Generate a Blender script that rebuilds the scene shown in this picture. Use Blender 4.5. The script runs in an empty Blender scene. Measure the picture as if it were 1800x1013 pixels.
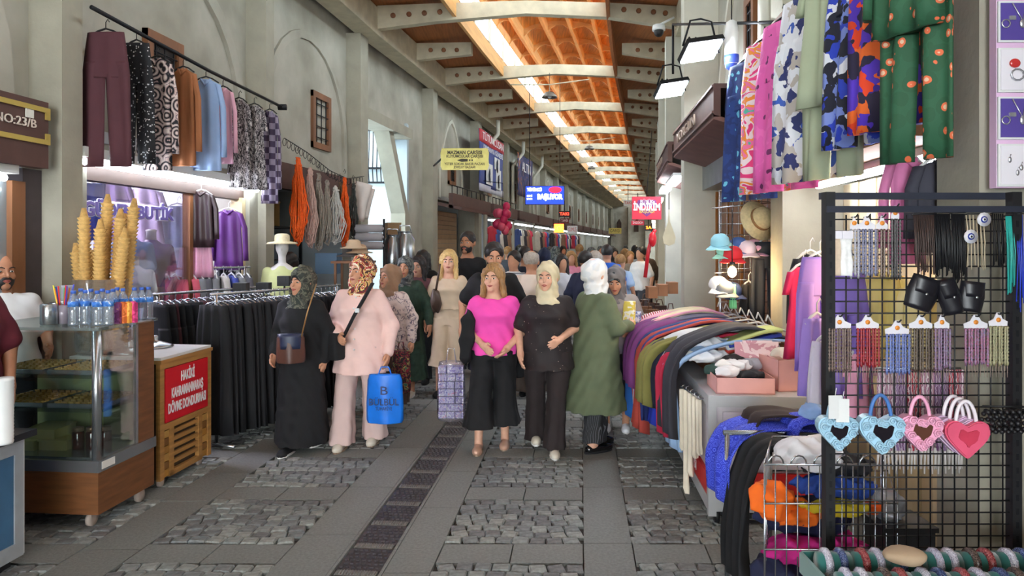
import bpy, math, random
import numpy as np
from mathutils import Vector, Matrix, Euler
rnd = random.Random(7)
PI = math.pi
scene = bpy.context.scene
col = scene.collection
# ---------------------------------------------------------------- camera, world, light, exposure
cam_d = bpy.data.cameras.new('camera'); cam = bpy.data.objects.new('camera', cam_d); col.objects.link(cam)
cam.location = (0, 0, 1.75); cam.rotation_euler = (PI/2, 0, 0)
cam_d.lens = 25.0; cam_d.sensor_width = 36.0; cam_d.shift_y = -0.0425; cam_d.clip_start = 0.05
scene.camera = cam
vs = scene.view_settings
vs.view_transform = 'Standard'; vs.look = 'None'; vs.gamma = 1.0; vs.use_curve_mapping = False
vs.exposure = 0.95
wd = bpy.data.worlds.new('world'); scene.world = wd; wd.use_nodes = True
_bg = wd.node_tree.nodes['Background']; _bg.inputs[0].default_value = (0.9, 0.97, 1.0, 1); _bg.inputs[1].default_value = 9.5
scene.cycles.max_bounces = 7; scene.cycles.diffuse_bounces = 4; scene.cycles.glossy_bounces = 3
scene.cycles.transparent_max_bounces = 12; scene.cycles.transmission_bounces = 4
scene.cycles.sample_clamp_indirect = 4.0; scene.cycles.use_denoising = True
scene.cycles.caustics_reflective = False; scene.cycles.caustics_refractive = False
# ---------------------------------------------------------------- the curved street: lateral offset of its axis at depth d
_cd = np.array([-14, 0, 7, 9, 12.1, 16.4, 20.6, 24.9, 31.4, 38.9, 51, 66, 86]); _cx = np.array([-1.34, 0, .672, .88, 1.34, 2.1, 2.93, 3.74, 5.05, 6.55, 9.2, 12.6, 17.])
_td = np.gradient(_cx, _cd)
def C(d):
    i = int(np.clip(np.searchsorted(_cd, d) - 1, 0, len(_cd) - 2)); h = _cd[i+1] - _cd[i]; t = (d - _cd[i]) / h
    return float((2*t**3-3*t*t+1)*_cx[i] + (t**3-2*t*t+t)*h*_td[i] + (-2*t**3+3*t*t)*_cx[i+1] + (t**3-t*t)*h*_td[i+1])
def W(s, d, z): return Vector((C(d) + s, d, z))
def px(x, y, d): return Vector(((x-900)/1250*d, d, 1.75-(y-430)/1250*d))
def dof(x, s):
    lo, hi = 0.5, 80.0
    for _ in range(50):
        m = (lo+hi)/2
        v = C(m) + s - (x-900)/1250*m
        if (v < 0) == (s < 0): lo = m
        else: hi = m
    return (lo+hi)/2
def zof(y, d): return 1.75-(y-430)/1250*d
# ---------------------------------------------------------------- materials
def lin(c):
    return tuple(((v/255)/12.92 if v/255 <= .04045 else ((v/255+.055)/1.055)**2.4) for v in c[:3]) + (1.0,)
_mats = {}
def _new(name):
    m = bpy.data.materials.new(name); m.use_nodes = True
    nt = m.node_tree; return m, nt, nt.nodes['Principled BSDF']
def _coord(nt, sc=(1, 1, 1), rot=(0, 0, 0), kind='Object'):
    tc = nt.nodes.new('ShaderNodeTexCoord'); mp = nt.nodes.new('ShaderNodeMapping')
    mp.inputs['Scale'].default_value = sc; mp.inputs['Rotation'].default_value = rot
    nt.links.new(tc.outputs[kind], mp.inputs[0]); return mp.outputs[0]
def M(name, c=(128, 128, 128), rough=.7, metal=0, var=.12, scale=6, bump=0, bscale=50, coat=0, sheen=0, stretch=(1, 1, 1), c2=None):
    if name in _mats: return _mats[name]
    m, nt, b = _new(name); a = lin(c)
    b.inputs['Roughness'].default_value = rough; b.inputs['Metallic'].default_value = metal; b.inputs['Coat Weight'].default_value = coat
    b.inputs['Sheen Weight'].default_value = sheen
    if var > 0 or c2:
        v = _coord(nt, stretch); n = nt.nodes.new('ShaderNodeTexNoise'); n.inputs['Scale'].default_value = scale; n.inputs['Detail'].default_value = 5
        nt.links.new(v, n.inputs['Vector']); r = nt.nodes.new('ShaderNodeValToRGB'); nt.links.new(n.outputs[0], r.inputs[0])
        r.color_ramp.elements[0].position = .32; r.color_ramp.elements[1].position = .68
        lo = lin(c2) if c2 else tuple(x*(1-var) for x in a[:3])+(1,)
        hi = a if c2 else tuple(min(1, x*(1+var)) for x in a[:3])+(1,)
        r.color_ramp.elements[0].color = lo; r.color_ramp.elements[1].color = hi
        nt.links.new(r.outputs[0], b.inputs['Base Color'])
    else: b.inputs['Base Color'].default_value = a
    if bump > 0:
        v = _coord(nt, stretch); n2 = nt.nodes.new('ShaderNodeTexNoise'); n2.inputs['Scale'].default_value = bscale; n2.inputs['Detail'].default_value = 4
        nt.links.new(v, n2.inputs['Vector']); bp = nt.nodes.new('ShaderNodeBump'); bp.inputs['Strength'].default_value = bump; bp.inputs['Distance'].default_value = .02
        nt.links.new(n2.outputs[0], bp.inputs['Height']); nt.links.new(bp.outputs[0], b.inputs['Normal'])
    _mats[name] = m; return m
def E(name, c, strength):
    if name in _mats: return _mats[name]
    m, nt, b = _new(name); b.inputs['Base Color'].default_value = lin(c); b.inputs['Emission Color'].default_value = lin(c); b.inputs['Emission Strength'].default_value = strength
    _mats[name] = m; return m
def PAT(name, kind, cols, scale=10, rough=.75, stretch=(1, 1, 1), rot=(0, 0, 0), rand=1.0, pos=None, sheen=0):
    """cols: list of colours, hard steps between them"""
    if name in _mats: return _mats[name]
    m, nt, b = _new(name); b.inputs['Roughness'].default_value = rough; v = _coord(nt, stretch, rot); N = nt.nodes; L = nt.links
    if kind in ('flower', 'cells', 'spots'):
        d = N.new('ShaderNodeTexNoise'); d.inputs['Scale'].default_value = scale*.8; L.new(v, d.inputs['Vector'])
        mx = N.new('ShaderNodeMix'); mx.data_type = 'VECTOR'; mx.inputs[0].default_value = .12 if kind != 'spots' else 0.02
        L.new(v, mx.inputs[4]); L.new(d.outputs['Color'], mx.inputs[5])
        t = N.new('ShaderNodeTexVoronoi'); t.inputs['Scale'].default_value = scale; t.inputs['Randomness'].default_value = rand; L.new(mx.outputs[1], t.inputs['Vector'])
        if kind == 'cells':
            sp = N.new('ShaderNodeSeparateColor'); L.new(t.outputs['Color'], sp.inputs[0]); out = sp.outputs[0]
        else: out = t.outputs['Distance']
    elif kind == 'stripe':
        t = N.new('ShaderNodeTexWave'); t.inputs['Scale'].default_value = scale; t.inputs['Distortion'].default_value = (1-rand)*8; t.inputs['Detail'].default_value = 1; L.new(v, t.inputs['Vector']); out = t.outputs[1]
    elif kind == 'zig':
        t = N.new('ShaderNodeTexWave'); t.wave_profile = 'TRI'; t.inputs['Scale'].default_value = scale; t.inputs['Distortion'].default_value = 4; t.inputs['Detail Scale'].default_value = 2; L.new(v, t.inputs['Vector']); out = t.outputs[1]
    elif kind == 'rings':
        t = N.new('ShaderNodeTexVoronoi'); t.inputs['Scale'].default_value = scale; t.inputs['Randomness'].default_value = rand; L.new(v, t.inputs['Vector'])
        ma = N.new('ShaderNodeMath'); ma.operation = 'SINE'; mu = N.new('ShaderNodeMath'); mu.operation = 'MULTIPLY'; mu.inputs[1].default_value = 22; L.new(t.outputs['Distance'], mu.inputs[0]); L.new(mu.outputs[0], ma.inputs[0])
        ad = N.new('ShaderNodeMath'); ad.operation = 'MULTIPLY_ADD'; ad.inputs[1].default_value = .5; ad.inputs[2].default_value = .5; L.new(ma.outputs[0], ad.inputs[0]); out = ad.outputs[0]
    elif kind == 'check':
        t = N.new('ShaderNodeTexChecker'); t.inputs['Scale'].default_value = scale; t.inputs[1].default_value = lin(cols[0]); t.inputs[2].default_value = lin(cols[1]); L.new(v, t.inputs['Vector'])
        L.new(t.outputs[0], b.inputs['Base Color']); _mats[name] = m; return m
    else:
        t = N.new('ShaderNodeTexNoise'); t.inputs['Scale'].default_value = scale; t.inputs['Detail'].default_value = 2; t.inputs['Distortion'].default_value = 1.0; L.new(v, t.inputs['Vector']); out = t.outputs[0]
    r = N.new('ShaderNodeValToRGB'); L.new(out, r.inputs[0]); cr = r.color_ramp; cr.interpolation = 'CONSTANT'
    n = len(cols)
    P = pos or ({'noise': [0]+[.36+.28*i/(n-1) for i in range(n-1)] if n > 1 else [0], 'flower': [.0]+[.25+.3*i/(n-1) for i in range(n-1)], 'spots': [0]+[.18+.2*i for i in range(n-1)]}.get(kind) or [i/n for i in range(n)])
    while len(cr.elements) < n: cr.elements.new(1.0)
    for e, p, c in zip(cr.elements, P, cols): e.position = p
    for i, c in enumerate(cols): cr.elements[i].color = lin(c)
    L.new(r.outputs[0], b.inputs['Base Color']); _mats[name] = m; return m
def GLASS(name, tint=(235, 245, 245), refl=.1, rough=.02, body=0.0):
    if name in _mats: return _mats[name]
    m = bpy.data.materials.new(name); m.use_nodes = True; nt = m.node_tree; nt.nodes.clear(); N = nt.nodes; L = nt.links
    o = N.new('ShaderNodeOutputMaterial'); t = N.new('ShaderNodeBsdfTransparent'); t.inputs[0].default_value = lin(tint)
    g = N.new('ShaderNodeBsdfGlossy'); g.inputs['Roughness'].default_value = rough
    f = N.new('ShaderNodeLayerWeight'); f.inputs[0].default_value = .25; ma = N.new('ShaderNodeMath'); ma.operation = 'MULTIPLY_ADD'; ma.inputs[1].default_value = .5; ma.inputs[2].default_value = refl*.5; L.new(f.outputs['Fresnel'], ma.inputs[0])
    mx = N.new('ShaderNodeMixShader'); L.new(ma.outputs[0], mx.inputs[0]); L.new(t.outputs[0], mx.inputs[1]); L.new(g.outputs[0], mx.inputs[2]); last = mx
    if body > 0:
        df = N.new('ShaderNodeBsdfDiffuse'); df.inputs[0].default_value = lin(tint); m2 = N.new('ShaderNodeMixShader'); m2.inputs[0].default_value = body; L.new(mx.outputs[0], m2.inputs[1]); L.new(df.outputs[0], m2.inputs[2]); last = m2
    L.new(last.outputs[0], o.inputs[0]); _mats[name] = m; return m
# ---------------------------------------------------------------- objects
def tag(o, label=None, cat=None, group=None, kind=None):
    if label: o['label'] = label
    if cat: o['category'] = cat
    if group: o['group'] = group
    if kind: o['kind'] = kind
    return o
def thing(name, label, cat, loc=(0, 0, 0), rz=0, group=None, scale=1):
    o = bpy.data.objects.new(name, None); col.objects.link(o); o.location = loc; o.rotation_euler = (0, 0, rz); o.scale = (scale,)*3
    o.empty_display_size = .1
    return tag(o, label, cat, group)
def link(name, me, mat=None, parent=None, world=False):
    o = bpy.data.objects.new(name, me); col.objects.link(o)
    if mat is not None and not me.materials: 
        for m in (mat if isinstance(mat, (list, tuple)) else [mat]): me.materials.append(m)
    if parent is not None:
        o.parent = parent
        if world and parent.parent is None and parent.type == 'EMPTY': o.matrix_parent_inverse = parent.matrix_basis.inverted()
    return o
def copy_tree(o, loc=None, rz=None, label=None, parent=None, scale=None):
    c = o.copy(); col.objects.link(c)
    if parent is not None: c.parent = parent
    if loc is not None: c.location = loc
    if rz is not None: c.rotation_euler = (0, 0, rz)
    if scale is not None: c.scale = (scale,)*3
    if label: c['label'] = label
    for ch in o.children: copy_tree(ch, parent=c)
    return c
def np_mesh(name, V, Q, smooth=True):
    me = bpy.data.meshes.new(name); n = len(V); q = len(Q)
    me.vertices.add(n); me.vertices.foreach_set('co', np.asarray(V, np.float32).ravel())
    k = Q.shape[1]; me.loops.add(q*k); me.loops.foreach_set('vertex_index', np.asarray(Q, np.int32).ravel())
    me.polygons.add(q); me.polygons.foreach_set('loop_start', np.arange(0, q*k, k, dtype=np.int32)); me.polygons.foreach_set('loop_total', np.full(q, k, np.int32))
    if smooth: me.polygons.foreach_set('use_smooth', np.ones(q, bool))
    me.update(calc_edges=True); return me
class MB:
    def __init__(s): s.v = []; s.f = []; s.m = []; s.sm = []; s.T = None; s.mi = 0
    def add(s, vs, fs, smooth=False):
        b = len(s.v)
        for p in vs: s.v.append(tuple(s.T @ Vector(p)) if s.T is not None else tuple(p))
        for f in fs: s.f.append([b+i for i in f]); s.m.append(s.mi); s.sm.append(smooth)
        return s
    def hexa(s, p): return s.add(p, [(0, 3, 2, 1), (4, 5, 6, 7), (0, 1, 5, 4), (1, 2, 6, 5), (2, 3, 7, 6), (3, 0, 4, 7)])
    def box(s, c, d, rz=0, R=None):
        x, y, z = d[0]/2, d[1]/2, d[2]/2; Rm = R if R is not None else (Matrix.Rotation(rz, 3, 'Z') if rz else None); c = Vector(c)
        P = [Vector(q) for q in ((-x, -y, -z), (x, -y, -z), (x, y, -z), (-x, y, -z), (-x, -y, z), (x, -y, z), (x, y, z), (-x, y, z))]
        return s.hexa([c + (Rm @ q if Rm is not None else q) for q in P])
    def b2(s, x0, x1, y0, y1, z0, z1): return s.box(((x0+x1)/2, (y0+y1)/2, (z0+z1)/2), (abs(x1-x0), abs(y1-y0), abs(z1-z0)))
    def slab(s, s0, s1, d0, d1, z0, z1, z0b=None, z1b=None):
        a, b = C(d0), C(d1); z0b = z0 if z0b is None else z0b; z1b = z1 if z1b is None else z1b
        return s.hexa([(a+s0, d0, z0), (a+s1, d0, z0b), (b+s1, d1, z0b), (b+s0, d1, z0), (a+s0, d0, z1), (a+s1, d0, z1b), (b+s1, d1, z1b), (b+s0, d1, z1)])
    def tube(s, pts, r, n=8, cap=True, smooth=True, flat=1.0):
        pts = [Vector(p) for p in pts]; k = len(pts); R = r if isinstance(r, (list, tuple)) else [r]*k; V = []; F = []; up = None
        for i, p in enumerate(pts):
            t = (pts[min(i+1, k-1)] - pts[max(i-1, 0)])
            t = t.normalized() if t.length > 1e-9 else Vector((0, 0, 1))
            if up is None: up = Vector((0, 0, 1)) if abs(t.z) < .9 else Vector((0, 1, 0))
            a = t.cross(up); a = a.normalized() if a.length > 1e-6 else t.orthogonal().normalized(); b = a.cross(t).normalized(); up = b
            for j in range(n):
                w = 2*PI*j/n; V.append(p + a*math.cos(w)*R[i] + b*math.sin(w)*R[i]*flat)
        for i in range(k-1):
            for j in range(n): F.append((i*n+j, i*n+(j+1) % n, (i+1)*n+(j+1) % n, (i+1)*n+j))
        if cap: F.append(tuple(range(n))[::-1]); F.append(tuple(range((k-1)*n, k*n)))
        return s.add(V, F, smooth)
    def lathe(s, prof, c=(0, 0, 0), n=16, smooth=True, R=None):
        V = []; F = []; k = len(prof); c = Vector(c)
        for r, z in prof:
            for j in range(n):
                p = Vector((r*math.cos(2*PI*j/n), r*math.sin(2*PI*j/n), z)); V.append(c + (R @ p if R is not None else p))
        for i in range(k-1):
            for j in range(n): F.append((i*n+j, i*n+(j+1) % n, (i+1)*n+(j+1) % n, (i+1)*n+j))
        F.append(tuple(range(n))[::-1]); F.append(tuple(range((k-1)*n, k*n)))
        return s.add(V, F, smooth)
    def prism(s, poly, f0, f1):
        """poly: list of 2D points; f0,f1 map (u,v) to 3D for either face"""
        n = len(poly); V = [f0(*p) for p in poly] + [f1(*p) for p in poly]
        F = [tuple(range(n))[::-1], tuple(range(n, 2*n))] + [(i, (i+1) % n, n+(i+1) % n, n+i) for i in range(n)]
        return s.add(V, F)
    def ell(s, c, r, nu=12, nv=8, R=None):
        prof = []; V = []; F = []; c = Vector(c)
        for i in range(nv+1):
            t = PI*i/nv - PI/2
            for j in range(nu):
                p = Vector((r[0]*math.cos(t)*math.cos(2*PI*j/nu), r[1]*math.cos(t)*math.sin(2*PI*j/nu), r[2]*math.sin(t))); V.append(c + (R @ p if R is not None else p))
        for i in range(nv):
            for j in range(nu): F.append((i*nu+j, i*nu+(j+1) % nu, (i+1)*nu+(j+1) % nu, (i+1)*nu+j))
        return s.add(V, F, True)
    def sheet(s, fn, nu, nv, th=.006):
        """closed cloth: fn(u,v)->point, u,v in 0..1, thickness along the local normal"""
        P = [[Vector(fn(i/nu, j/nv)) for i in range(nu+1)] for j in range(nv+1)]; V = []; F = []
        for sgn in (1, -1):
            for j in range(nv+1):
                for i in range(nu+1):
                    a = P[j][min(i+1, nu)] - P[j][max(i-1, 0)]; b = P[min(j+1, nv)][i] - P[max(j-1, 0)][i]; n = a.cross(b)
                    n = n.normalized() if n.length > 1e-12 else Vector((0, 0, 1)); V.append(P[j][i] + n*th/2*sgn)
        o = (nu+1)*(nv+1); g = lambda i, j: j*(nu+1)+i
        for j in range(nv):
            for i in range(nu):
                F.append((g(i, j), g(i+1, j), g(i+1, j+1), g(i, j+1))); F.append((o+g(i, j+1), o+g(i+1, j+1), o+g(i+1, j), o+g(i, j)))
        for i in range(nu): F.append((g(i+1, 0), g(i, 0), o+g(i, 0), o+g(i+1, 0))); F.append((g(i, nv), g(i+1, nv), o+g(i+1, nv), o+g(i, nv)))
        for j in range(nv): F.append((g(0, j), g(0, j+1), o+g(0, j+1), o+g(0, j))); F.append((g(nu, j+1), g(nu, j), o+g(nu, j), o+g(nu, j+1)))
        return s.add(V, F, True)
    def mesh(s, name='mesh'):
        me = bpy.data.meshes.new(name); me.from_pydata(s.v, [], s.f); me.polygons.foreach_set('use_smooth', s.sm); me.polygons.foreach_set('material_index', s.m); me.update(); return me
    def build(s, name, mat, parent=None, world=False): return link(name, s.mesh(name), mat, parent, world)
    def one(s, name, mat, label, cat, group=None, kind=None): return tag(s.build(name, mat), label, cat, group, kind)
def struct(name, mb, mat, parent=None):
    o = mb.build(name, mat, parent)
    if parent is None: o['kind'] = 'structure'
    return o
_fonts = {}
def text(body, mat, size, loc, R, parent, name='lettering', ext=.004, sx=1.0, align='CENTER', world=True, bold=0.0, fit=None):
    cu = bpy.data.curves.new('lettering', 'FONT'); cu.body = body; cu.size = size; cu.align_x = align; cu.align_y = 'CENTER'; cu.extrude = ext; cu.offset = bold; cu.resolution_u = 3
    o = bpy.data.objects.new('tmp', cu); col.objects.link(o); dg = bpy.context.evaluated_depsgraph_get(); me = bpy.data.meshes.new_from_object(o.evaluated_get(dg))
    bpy.data.objects.remove(o); bpy.data.curves.remove(cu)
    n = len(me.vertices); co = np.zeros(n*3, np.float32); me.vertices.foreach_get('co', co); co = co.reshape(-1, 3)
    if fit and n:
        w = co[:, 0].max()-co[:, 0].min()
        if w > 1e-6: sx = fit/w
    co[:, 0] *= sx
    Rm = np.array(R.to_3x3()); co = co @ Rm.T + np.array(loc)[None]
    me.vertices.foreach_set('co', co.astype(np.float32).ravel()); me.materials.clear(); me.materials.append(mat); me.update()
    return link(name, me, None, parent, world)
def facing(right, up=(0, 0, 1)):
    """rotation whose local x runs along right and local y along up (text lies in that plane)"""
    r = Vector(right).normalized(); u = Vector(up); n = r.cross(u).normalized(); u = n.cross(r)
    return Matrix((r, u, n)).transposed()
FACE = facing((1, 0, 0))          # writing that faces the camera
# ---------------------------------------------------------------- smooth solids (signed distance, surface nets) for bodies and clothes
class SDF:
    def __init__(s, lo, hi, h):
        s.lo = np.array(lo, np.float32); s.h = h; n = np.ceil((np.array(hi)-s.lo)/h).astype(int)+1; s.n = n
        s.F = np.full(n, .5, np.float32); s.ax = [s.lo[i]+np.arange(n[i], dtype=np.float32)*h for i in range(3)]
    def put(s, lo, hi, f, k=0.02, op='u'):
        a = [max(0, int((lo[i]-k-2*s.h-s.lo[i])/s.h)) for i in range(3)]; b = [min(s.n[i], int((hi[i]+k+2*s.h-s.lo[i])/s.h)+2) for i in range(3)]
        if any(a[i] >= b[i] for i in range(3)): return s
        d = f(s.ax[0][a[0]:b[0], None, None], s.ax[1][None, a[1]:b[1], None], s.ax[2][None, None, a[2]:b[2]])
        v = s.F[a[0]:b[0], a[1]:b[1], a[2]:b[2]]
        if op == 's': v, d2, sg = -v, d, -1
        else: d2, sg = d, 1
        if k > 0:
            hh = np.maximum(k-np.abs(v-d2), 0)/k; r = np.minimum(v, d2)-hh*hh*k*.25
        else: r = np.minimum(v, d2)
        s.F[a[0]:b[0], a[1]:b[1], a[2]:b[2]] = sg*r; return s
    def cap(s, a, b, ra, rb=None, k=.02, op='u'):
        rb = ra if rb is None else rb; a = np.array(a, float); b = np.array(b, float); ab = b-a; L = float(ab@ab)+1e-12
        def f(x, y, z):
            t = np.clip(((x-a[0])*ab[0]+(y-a[1])*ab[1]+(z-a[2])*ab[2])/L, 0, 1)
            return np.sqrt((x-a[0]-t*ab[0])**2+(y-a[1]-t*ab[1])**2+(z-a[2]-t*ab[2])**2)-(ra+(rb-ra)*t)
        r = max(ra, rb); return s.put(np.minimum(a, b)-r, np.maximum(a, b)+r, f, k, op)
    def ell(s, c, r, k=.02, op='u', R=None):
        c = np.array(c, float); r = np.array(r, float); m = float(r.min())
        def f(x, y, z):
            x, y, z = x-c[0], y-c[1], z-c[2]
            if R is not None: x, y, z = (R[0][0]*x+R[1][0]*y+R[2][0]*z, R[0][1]*x+R[1][1]*y+R[2][1]*z, R[0][2]*x+R[1][2]*y+R[2][2]*z)
            q = np.sqrt((x/r[0])**2+(y/r[1])**2+(z/r[2])**2); return (q-1)*m
        e = r if R is None else np.full(3, r.max()); return s.put(c-e, c+e, f, k, op)
    def loft(s, rings, k=.02, rip=None, op='u'):
        rings = sorted(rings); Z = [q[0] for q in rings]; A = np.array([q[1:] for q in rings], float)
        if len(rings) > 2:
            Z2 = np.linspace(Z[0], Z[-1], 61); A2 = np.stack([np.interp(Z2, Z, A[:, i]) for i in range(4)], 1); w = 9; Pd = np.concatenate([2*A2[:1]-A2[w//2:0:-1], A2, 2*A2[-1:]-A2[-2:-w//2-1:-1]])
            A = np.stack([np.convolve(Pd[:, i], np.ones(w)/w, 'valid') for i in range(4)], 1)[:61]; Z = list(Z2)
        def f(x, y, z):
            zz = z.ravel(); cx, cy, rx, ry = [np.interp(zz, Z, A[:, i])[None, None, :] for i in range(4)]
            u = (x-cx)/rx; v = (y-cy)/ry; q = np.sqrt(u*u+v*v); d = (q-1)*np.minimum(rx, ry)
            if rip:
                n, amp, zt, ph = rip; w = np.clip((zt-zz)/max(zt-Z[0], 1e-3), 0, 1)[None, None, :]
                th = np.arctan2(v, u); d = d+amp*w*(np.sin(n*th+ph)+.5*np.sin((n*1.7)//1*th+2*ph))
            return np.maximum(d, np.maximum(Z[0]-zz, zz-Z[-1])[None, None, :])
        m = A[:, 2:].max(0)+.03; return s.put((A[:, 0].min()-m[0], A[:, 1].min()-m[1], Z[0]), (A[:, 0].max()+m[0], A[:, 1].max()+m[1], Z[-1]), f, k, op)
    def wrinkle(s, amp, fr, seed=0):
        x, y, z = s.ax[0][:, None, None], s.ax[1][None, :, None], s.ax[2][None, None, :]
        s.F += amp*(np.sin(fr*(.6*x+.3*y+z)+seed)*np.sin(fr*.7*(x-.4*y-.5*z)+2.1*seed)+.5*np.sin(fr*1.9*(.5*x+y*.8+.45*z)+seed)); return s
    def mesh(s, name):
        F = s.F; F[0] = F[-1] = .5; F[:, 0] = F[:, -1] = .5; F[:, :, 0] = F[:, :, -1] = .5
        I = F < 0; S = np.zeros(np.array(F.shape)-1, np.int8); O = [(i, j, k) for i in (0, 1) for j in (0, 1) for k in (0, 1)]
        sh = S.shape; cut = lambda A, o: A[o[0]:o[0]+sh[0], o[1]:o[1]+sh[1], o[2]:o[2]+sh[2]]
        for o in O: S += cut(I, o)
        act = (S > 0) & (S < 8); i, j, k = np.nonzero(act); idx = np.full(sh, -1, np.int32); idx[i, j, k] = np.arange(len(i))
        pos = np.zeros((len(i), 3)); cnt = np.zeros(len(i))
        for o in O:
            for ax in range(3):
                if o[ax]: continue
                p = list(o); p[ax] = 1; fa = F[i+o[0], j+o[1], k+o[2]]; fb = F[i+p[0], j+p[1], k+p[2]]; c = (fa < 0) != (fb < 0)
                t = np.where(c, fa/np.where(c, fa-fb, 1), 0); q = np.array(o, float)[None]+np.zeros((len(i), 3)); q[:, ax] += t
                pos[c] += q[c]; cnt[c] += 1
        V = s.lo[None]+s.h*(np.stack([i, j, k], 1)+pos/np.maximum(cnt, 1)[:, None]); Q = []
        for ax in range(3):
            a = np.take(I, range(0, F.shape[ax]-1), ax); b = np.take(I, range(1, F.shape[ax]), ax); e = np.nonzero(a != b); up = a[e]; e = np.stack(e, 1)
            u, v = (ax+1) % 3, (ax+2) % 3; g = np.zeros((len(e), 4), np.int32)
            for m, (du, dv) in enumerate(((-1, -1), (0, -1), (0, 0), (-1, 0))):
                w = e.copy(); w[:, u] += du; w[:, v] += dv; g[:, m] = idx[w[:, 0], w[:, 1], w[:, 2]]
            g[~up] = g[~up][:, ::-1]; Q.append(g)
        return np_mesh(name, V, np.concatenate(Q))
# ================================================================ the setting
plaster = M('plaster', (186, 183, 171), .9, var=.1, scale=1.3, bump=.25, bscale=9, c2=(150, 147, 134))
concrete = M('pillar_concrete', (164, 160, 145), .9, var=.1, scale=3, bump=.15, bscale=25)
white_paint = M('white_paint', (205, 203, 190), .75, var=.06, scale=4)
bluewall = M('pale_blue_plaster', (186, 200, 208), .9, var=.06, scale=2)
beam_m = M('painted_beam', (196, 188, 164), .8, var=.12, scale=5, bump=.1)
wood_or = M('varnished_boards', (226, 156, 78), .5, var=.22, scale=3, stretch=(9, .5, 1), bump=.25, bscale=6)
wood_rib = M('rib_wood', (216, 166, 104), .55, var=.15, scale=4, stretch=(1, .3, 3))
wood_pl = M('plank_soffit', (168, 104, 58), .6, var=.2, scale=2.5, stretch=(12, .6, 1), bump=.3, bscale=5)
brown = M('brown_fascia', (84, 56, 50), .6, var=.15, scale=5)
wood_br = M('brown_wood', (128, 82, 50), .55, var=.25, scale=5, stretch=(1, 1, .15))
darkwood = M('dark_wood', (62, 40, 28), .6, var=.2, scale=6)
iron = M('dark_iron', (38, 38, 42), .5, .6, var=.1)
steel = M('steel', (176, 180, 184), .25, .9, var=.05)
galv = M('galvanised', (150, 152, 152), .45, .6, var=.1)
black = M('black_plastic', (22, 22, 26), .5, var=.1)
white = M('white_plastic', (226, 228, 228), .5, var=.03)
dark_in = M('dark_interior', (58, 52, 50), .9, var=.2)
pale_in = M('pale_interior', (206, 210, 214), .8, var=.05)
tube_m = E('lamp_tube', (240, 248, 255), 14.0)
tube_soft = E('lamp_tube_soft', (240, 247, 255), 7.0)
stone = M('paving_slab', (120, 122, 119), .82, var=.14, scale=60, bump=.2, bscale=120)
cob_m = [M('cobble_%d' % i, c, .75, var=.25, scale=25, bump=.4, bscale=60) for i, c in enumerate(((128, 132, 130), (116, 120, 120), (138, 141, 137), (108, 109, 109)))]
mortar = M('dark_joint', (74, 72, 69), .95, var=.2, scale=30)
SL, SR = -3.85, 1.28
BAY = [12.1+4.25*k for k in range(-6, 15)]
# ---- floor
fl = MB()
for a, b in zip(range(-14, 72, 4), range(-10, 76, 4)): fl.slab(-7.5, 6.5, a, b, -.25, -.022)
floor = struct('floor', fl, mortar)
bands = [(-2.85, -2.51), (-1.66, -1.335), (-1.045, -.79), (.024, .309), (1.15, 1.42), (-3.85, -3.6)]
pans = [(-3.6, -2.85), (-2.51, -1.66), (-.79, .024), (.309, 1.15)]
P0, PL, PP = 4.15, .72, .97
def piece(name, mat, s0, s1, d0, d1, top, g=.006):
    m = MB(); m.slab(s0+g, s1-g, d0+g, d1-g, -.05, top); return m.build(name, mat, floor)
for (a, b) in bands:
    d = 1.2+rnd.random()*.4
    while d < 22:
        L = .55+rnd.random()*.5; piece('paving_slab', stone, a, b, d, d+L, .0+rnd.random()*.003, .004); d += L
for (a, b) in pans:
    for k in range(-3, 18):
        d0 = P0+PP*k+PL; n = 2 if b-a > .8 else 1
        for q in range(n): piece('paving_slab', stone, a+(b-a)*q/n, a+(b-a)*(q+1)/n, d0, d0+PP-PL, rnd.random()*.003, .004)
far_slabs = MB()
for d in np.arange(22, 70, 2.0): far_slabs.slab(-3.9, 1.5, d, d+1.98, -.05, 0)
far_slabs.build('paving_slab', stone, floor)['kind'] = 'stuff'
# cobbles: near ones single pieces, the rest joined
cobs = []
for (a, b) in pans:
    for k in range(-3, 18):
        d0 = P0+PP*k; nr = 8; nc = max(6, int((b-a)/.1))
        for r in range(nr):
            for c in range(nc):
                u = (c+.5+(.12 if r % 2 else -.12))/nc; bow = .012*math.sin(PI*u*2)
                cobs.append((a+.008+(b-a-.016)*u, d0+.012+(PL-.024)*(r+.5)/nr+bow, (b-a)/nc*rnd.uniform(.94, 1.02), PL/nr, rnd.uniform(-.14, .14)+.1*math.cos(PI*u*2)))
def cobble_mb(m, x, y, w, l, rz, z=0.0):
    o = []; q = .42
    for zz, k in ((-.05, 1.0), (-.004, 1.0), (.005, .86)):
        for sx, sy in ((-1, -1), (1, -1), (1, 1), (-1, 1)):
            jx, jy = rnd.uniform(.9, 1.05), rnd.uniform(.9, 1.05); px_, py_ = sx*w*.475*k*jx, sy*l*.465*k*jy
            o.append((x+px_*math.cos(rz)-py_*math.sin(rz), y+px_*math.sin(rz)+py_*math.cos(rz), z+zz))
    F = [(8, 9, 10, 11)]
    for i in range(2):
        for j in range(4): F.append((i*4+j, i*4+(j+1) % 4, i*4+4+(j+1) % 4, i*4+4+j))
    m.add(o, F)
vis = [c for c in cobs if c[1] > 3.5 and abs((C(c[1])+c[0])/c[1]) < .75]; vis.sort(key=lambda c: c[1]); near, rest = vis[:300], vis[300:]+[c for c in cobs if c[1] <= 3.5]
cmesh = []
for i in range(8):
    m = MB(); cobble_mb(m, 0, 0, .1, .09, 0); me = m.mesh('cobble'); me.materials.append(cob_m[i % 4]); cmesh.append(me)
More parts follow.
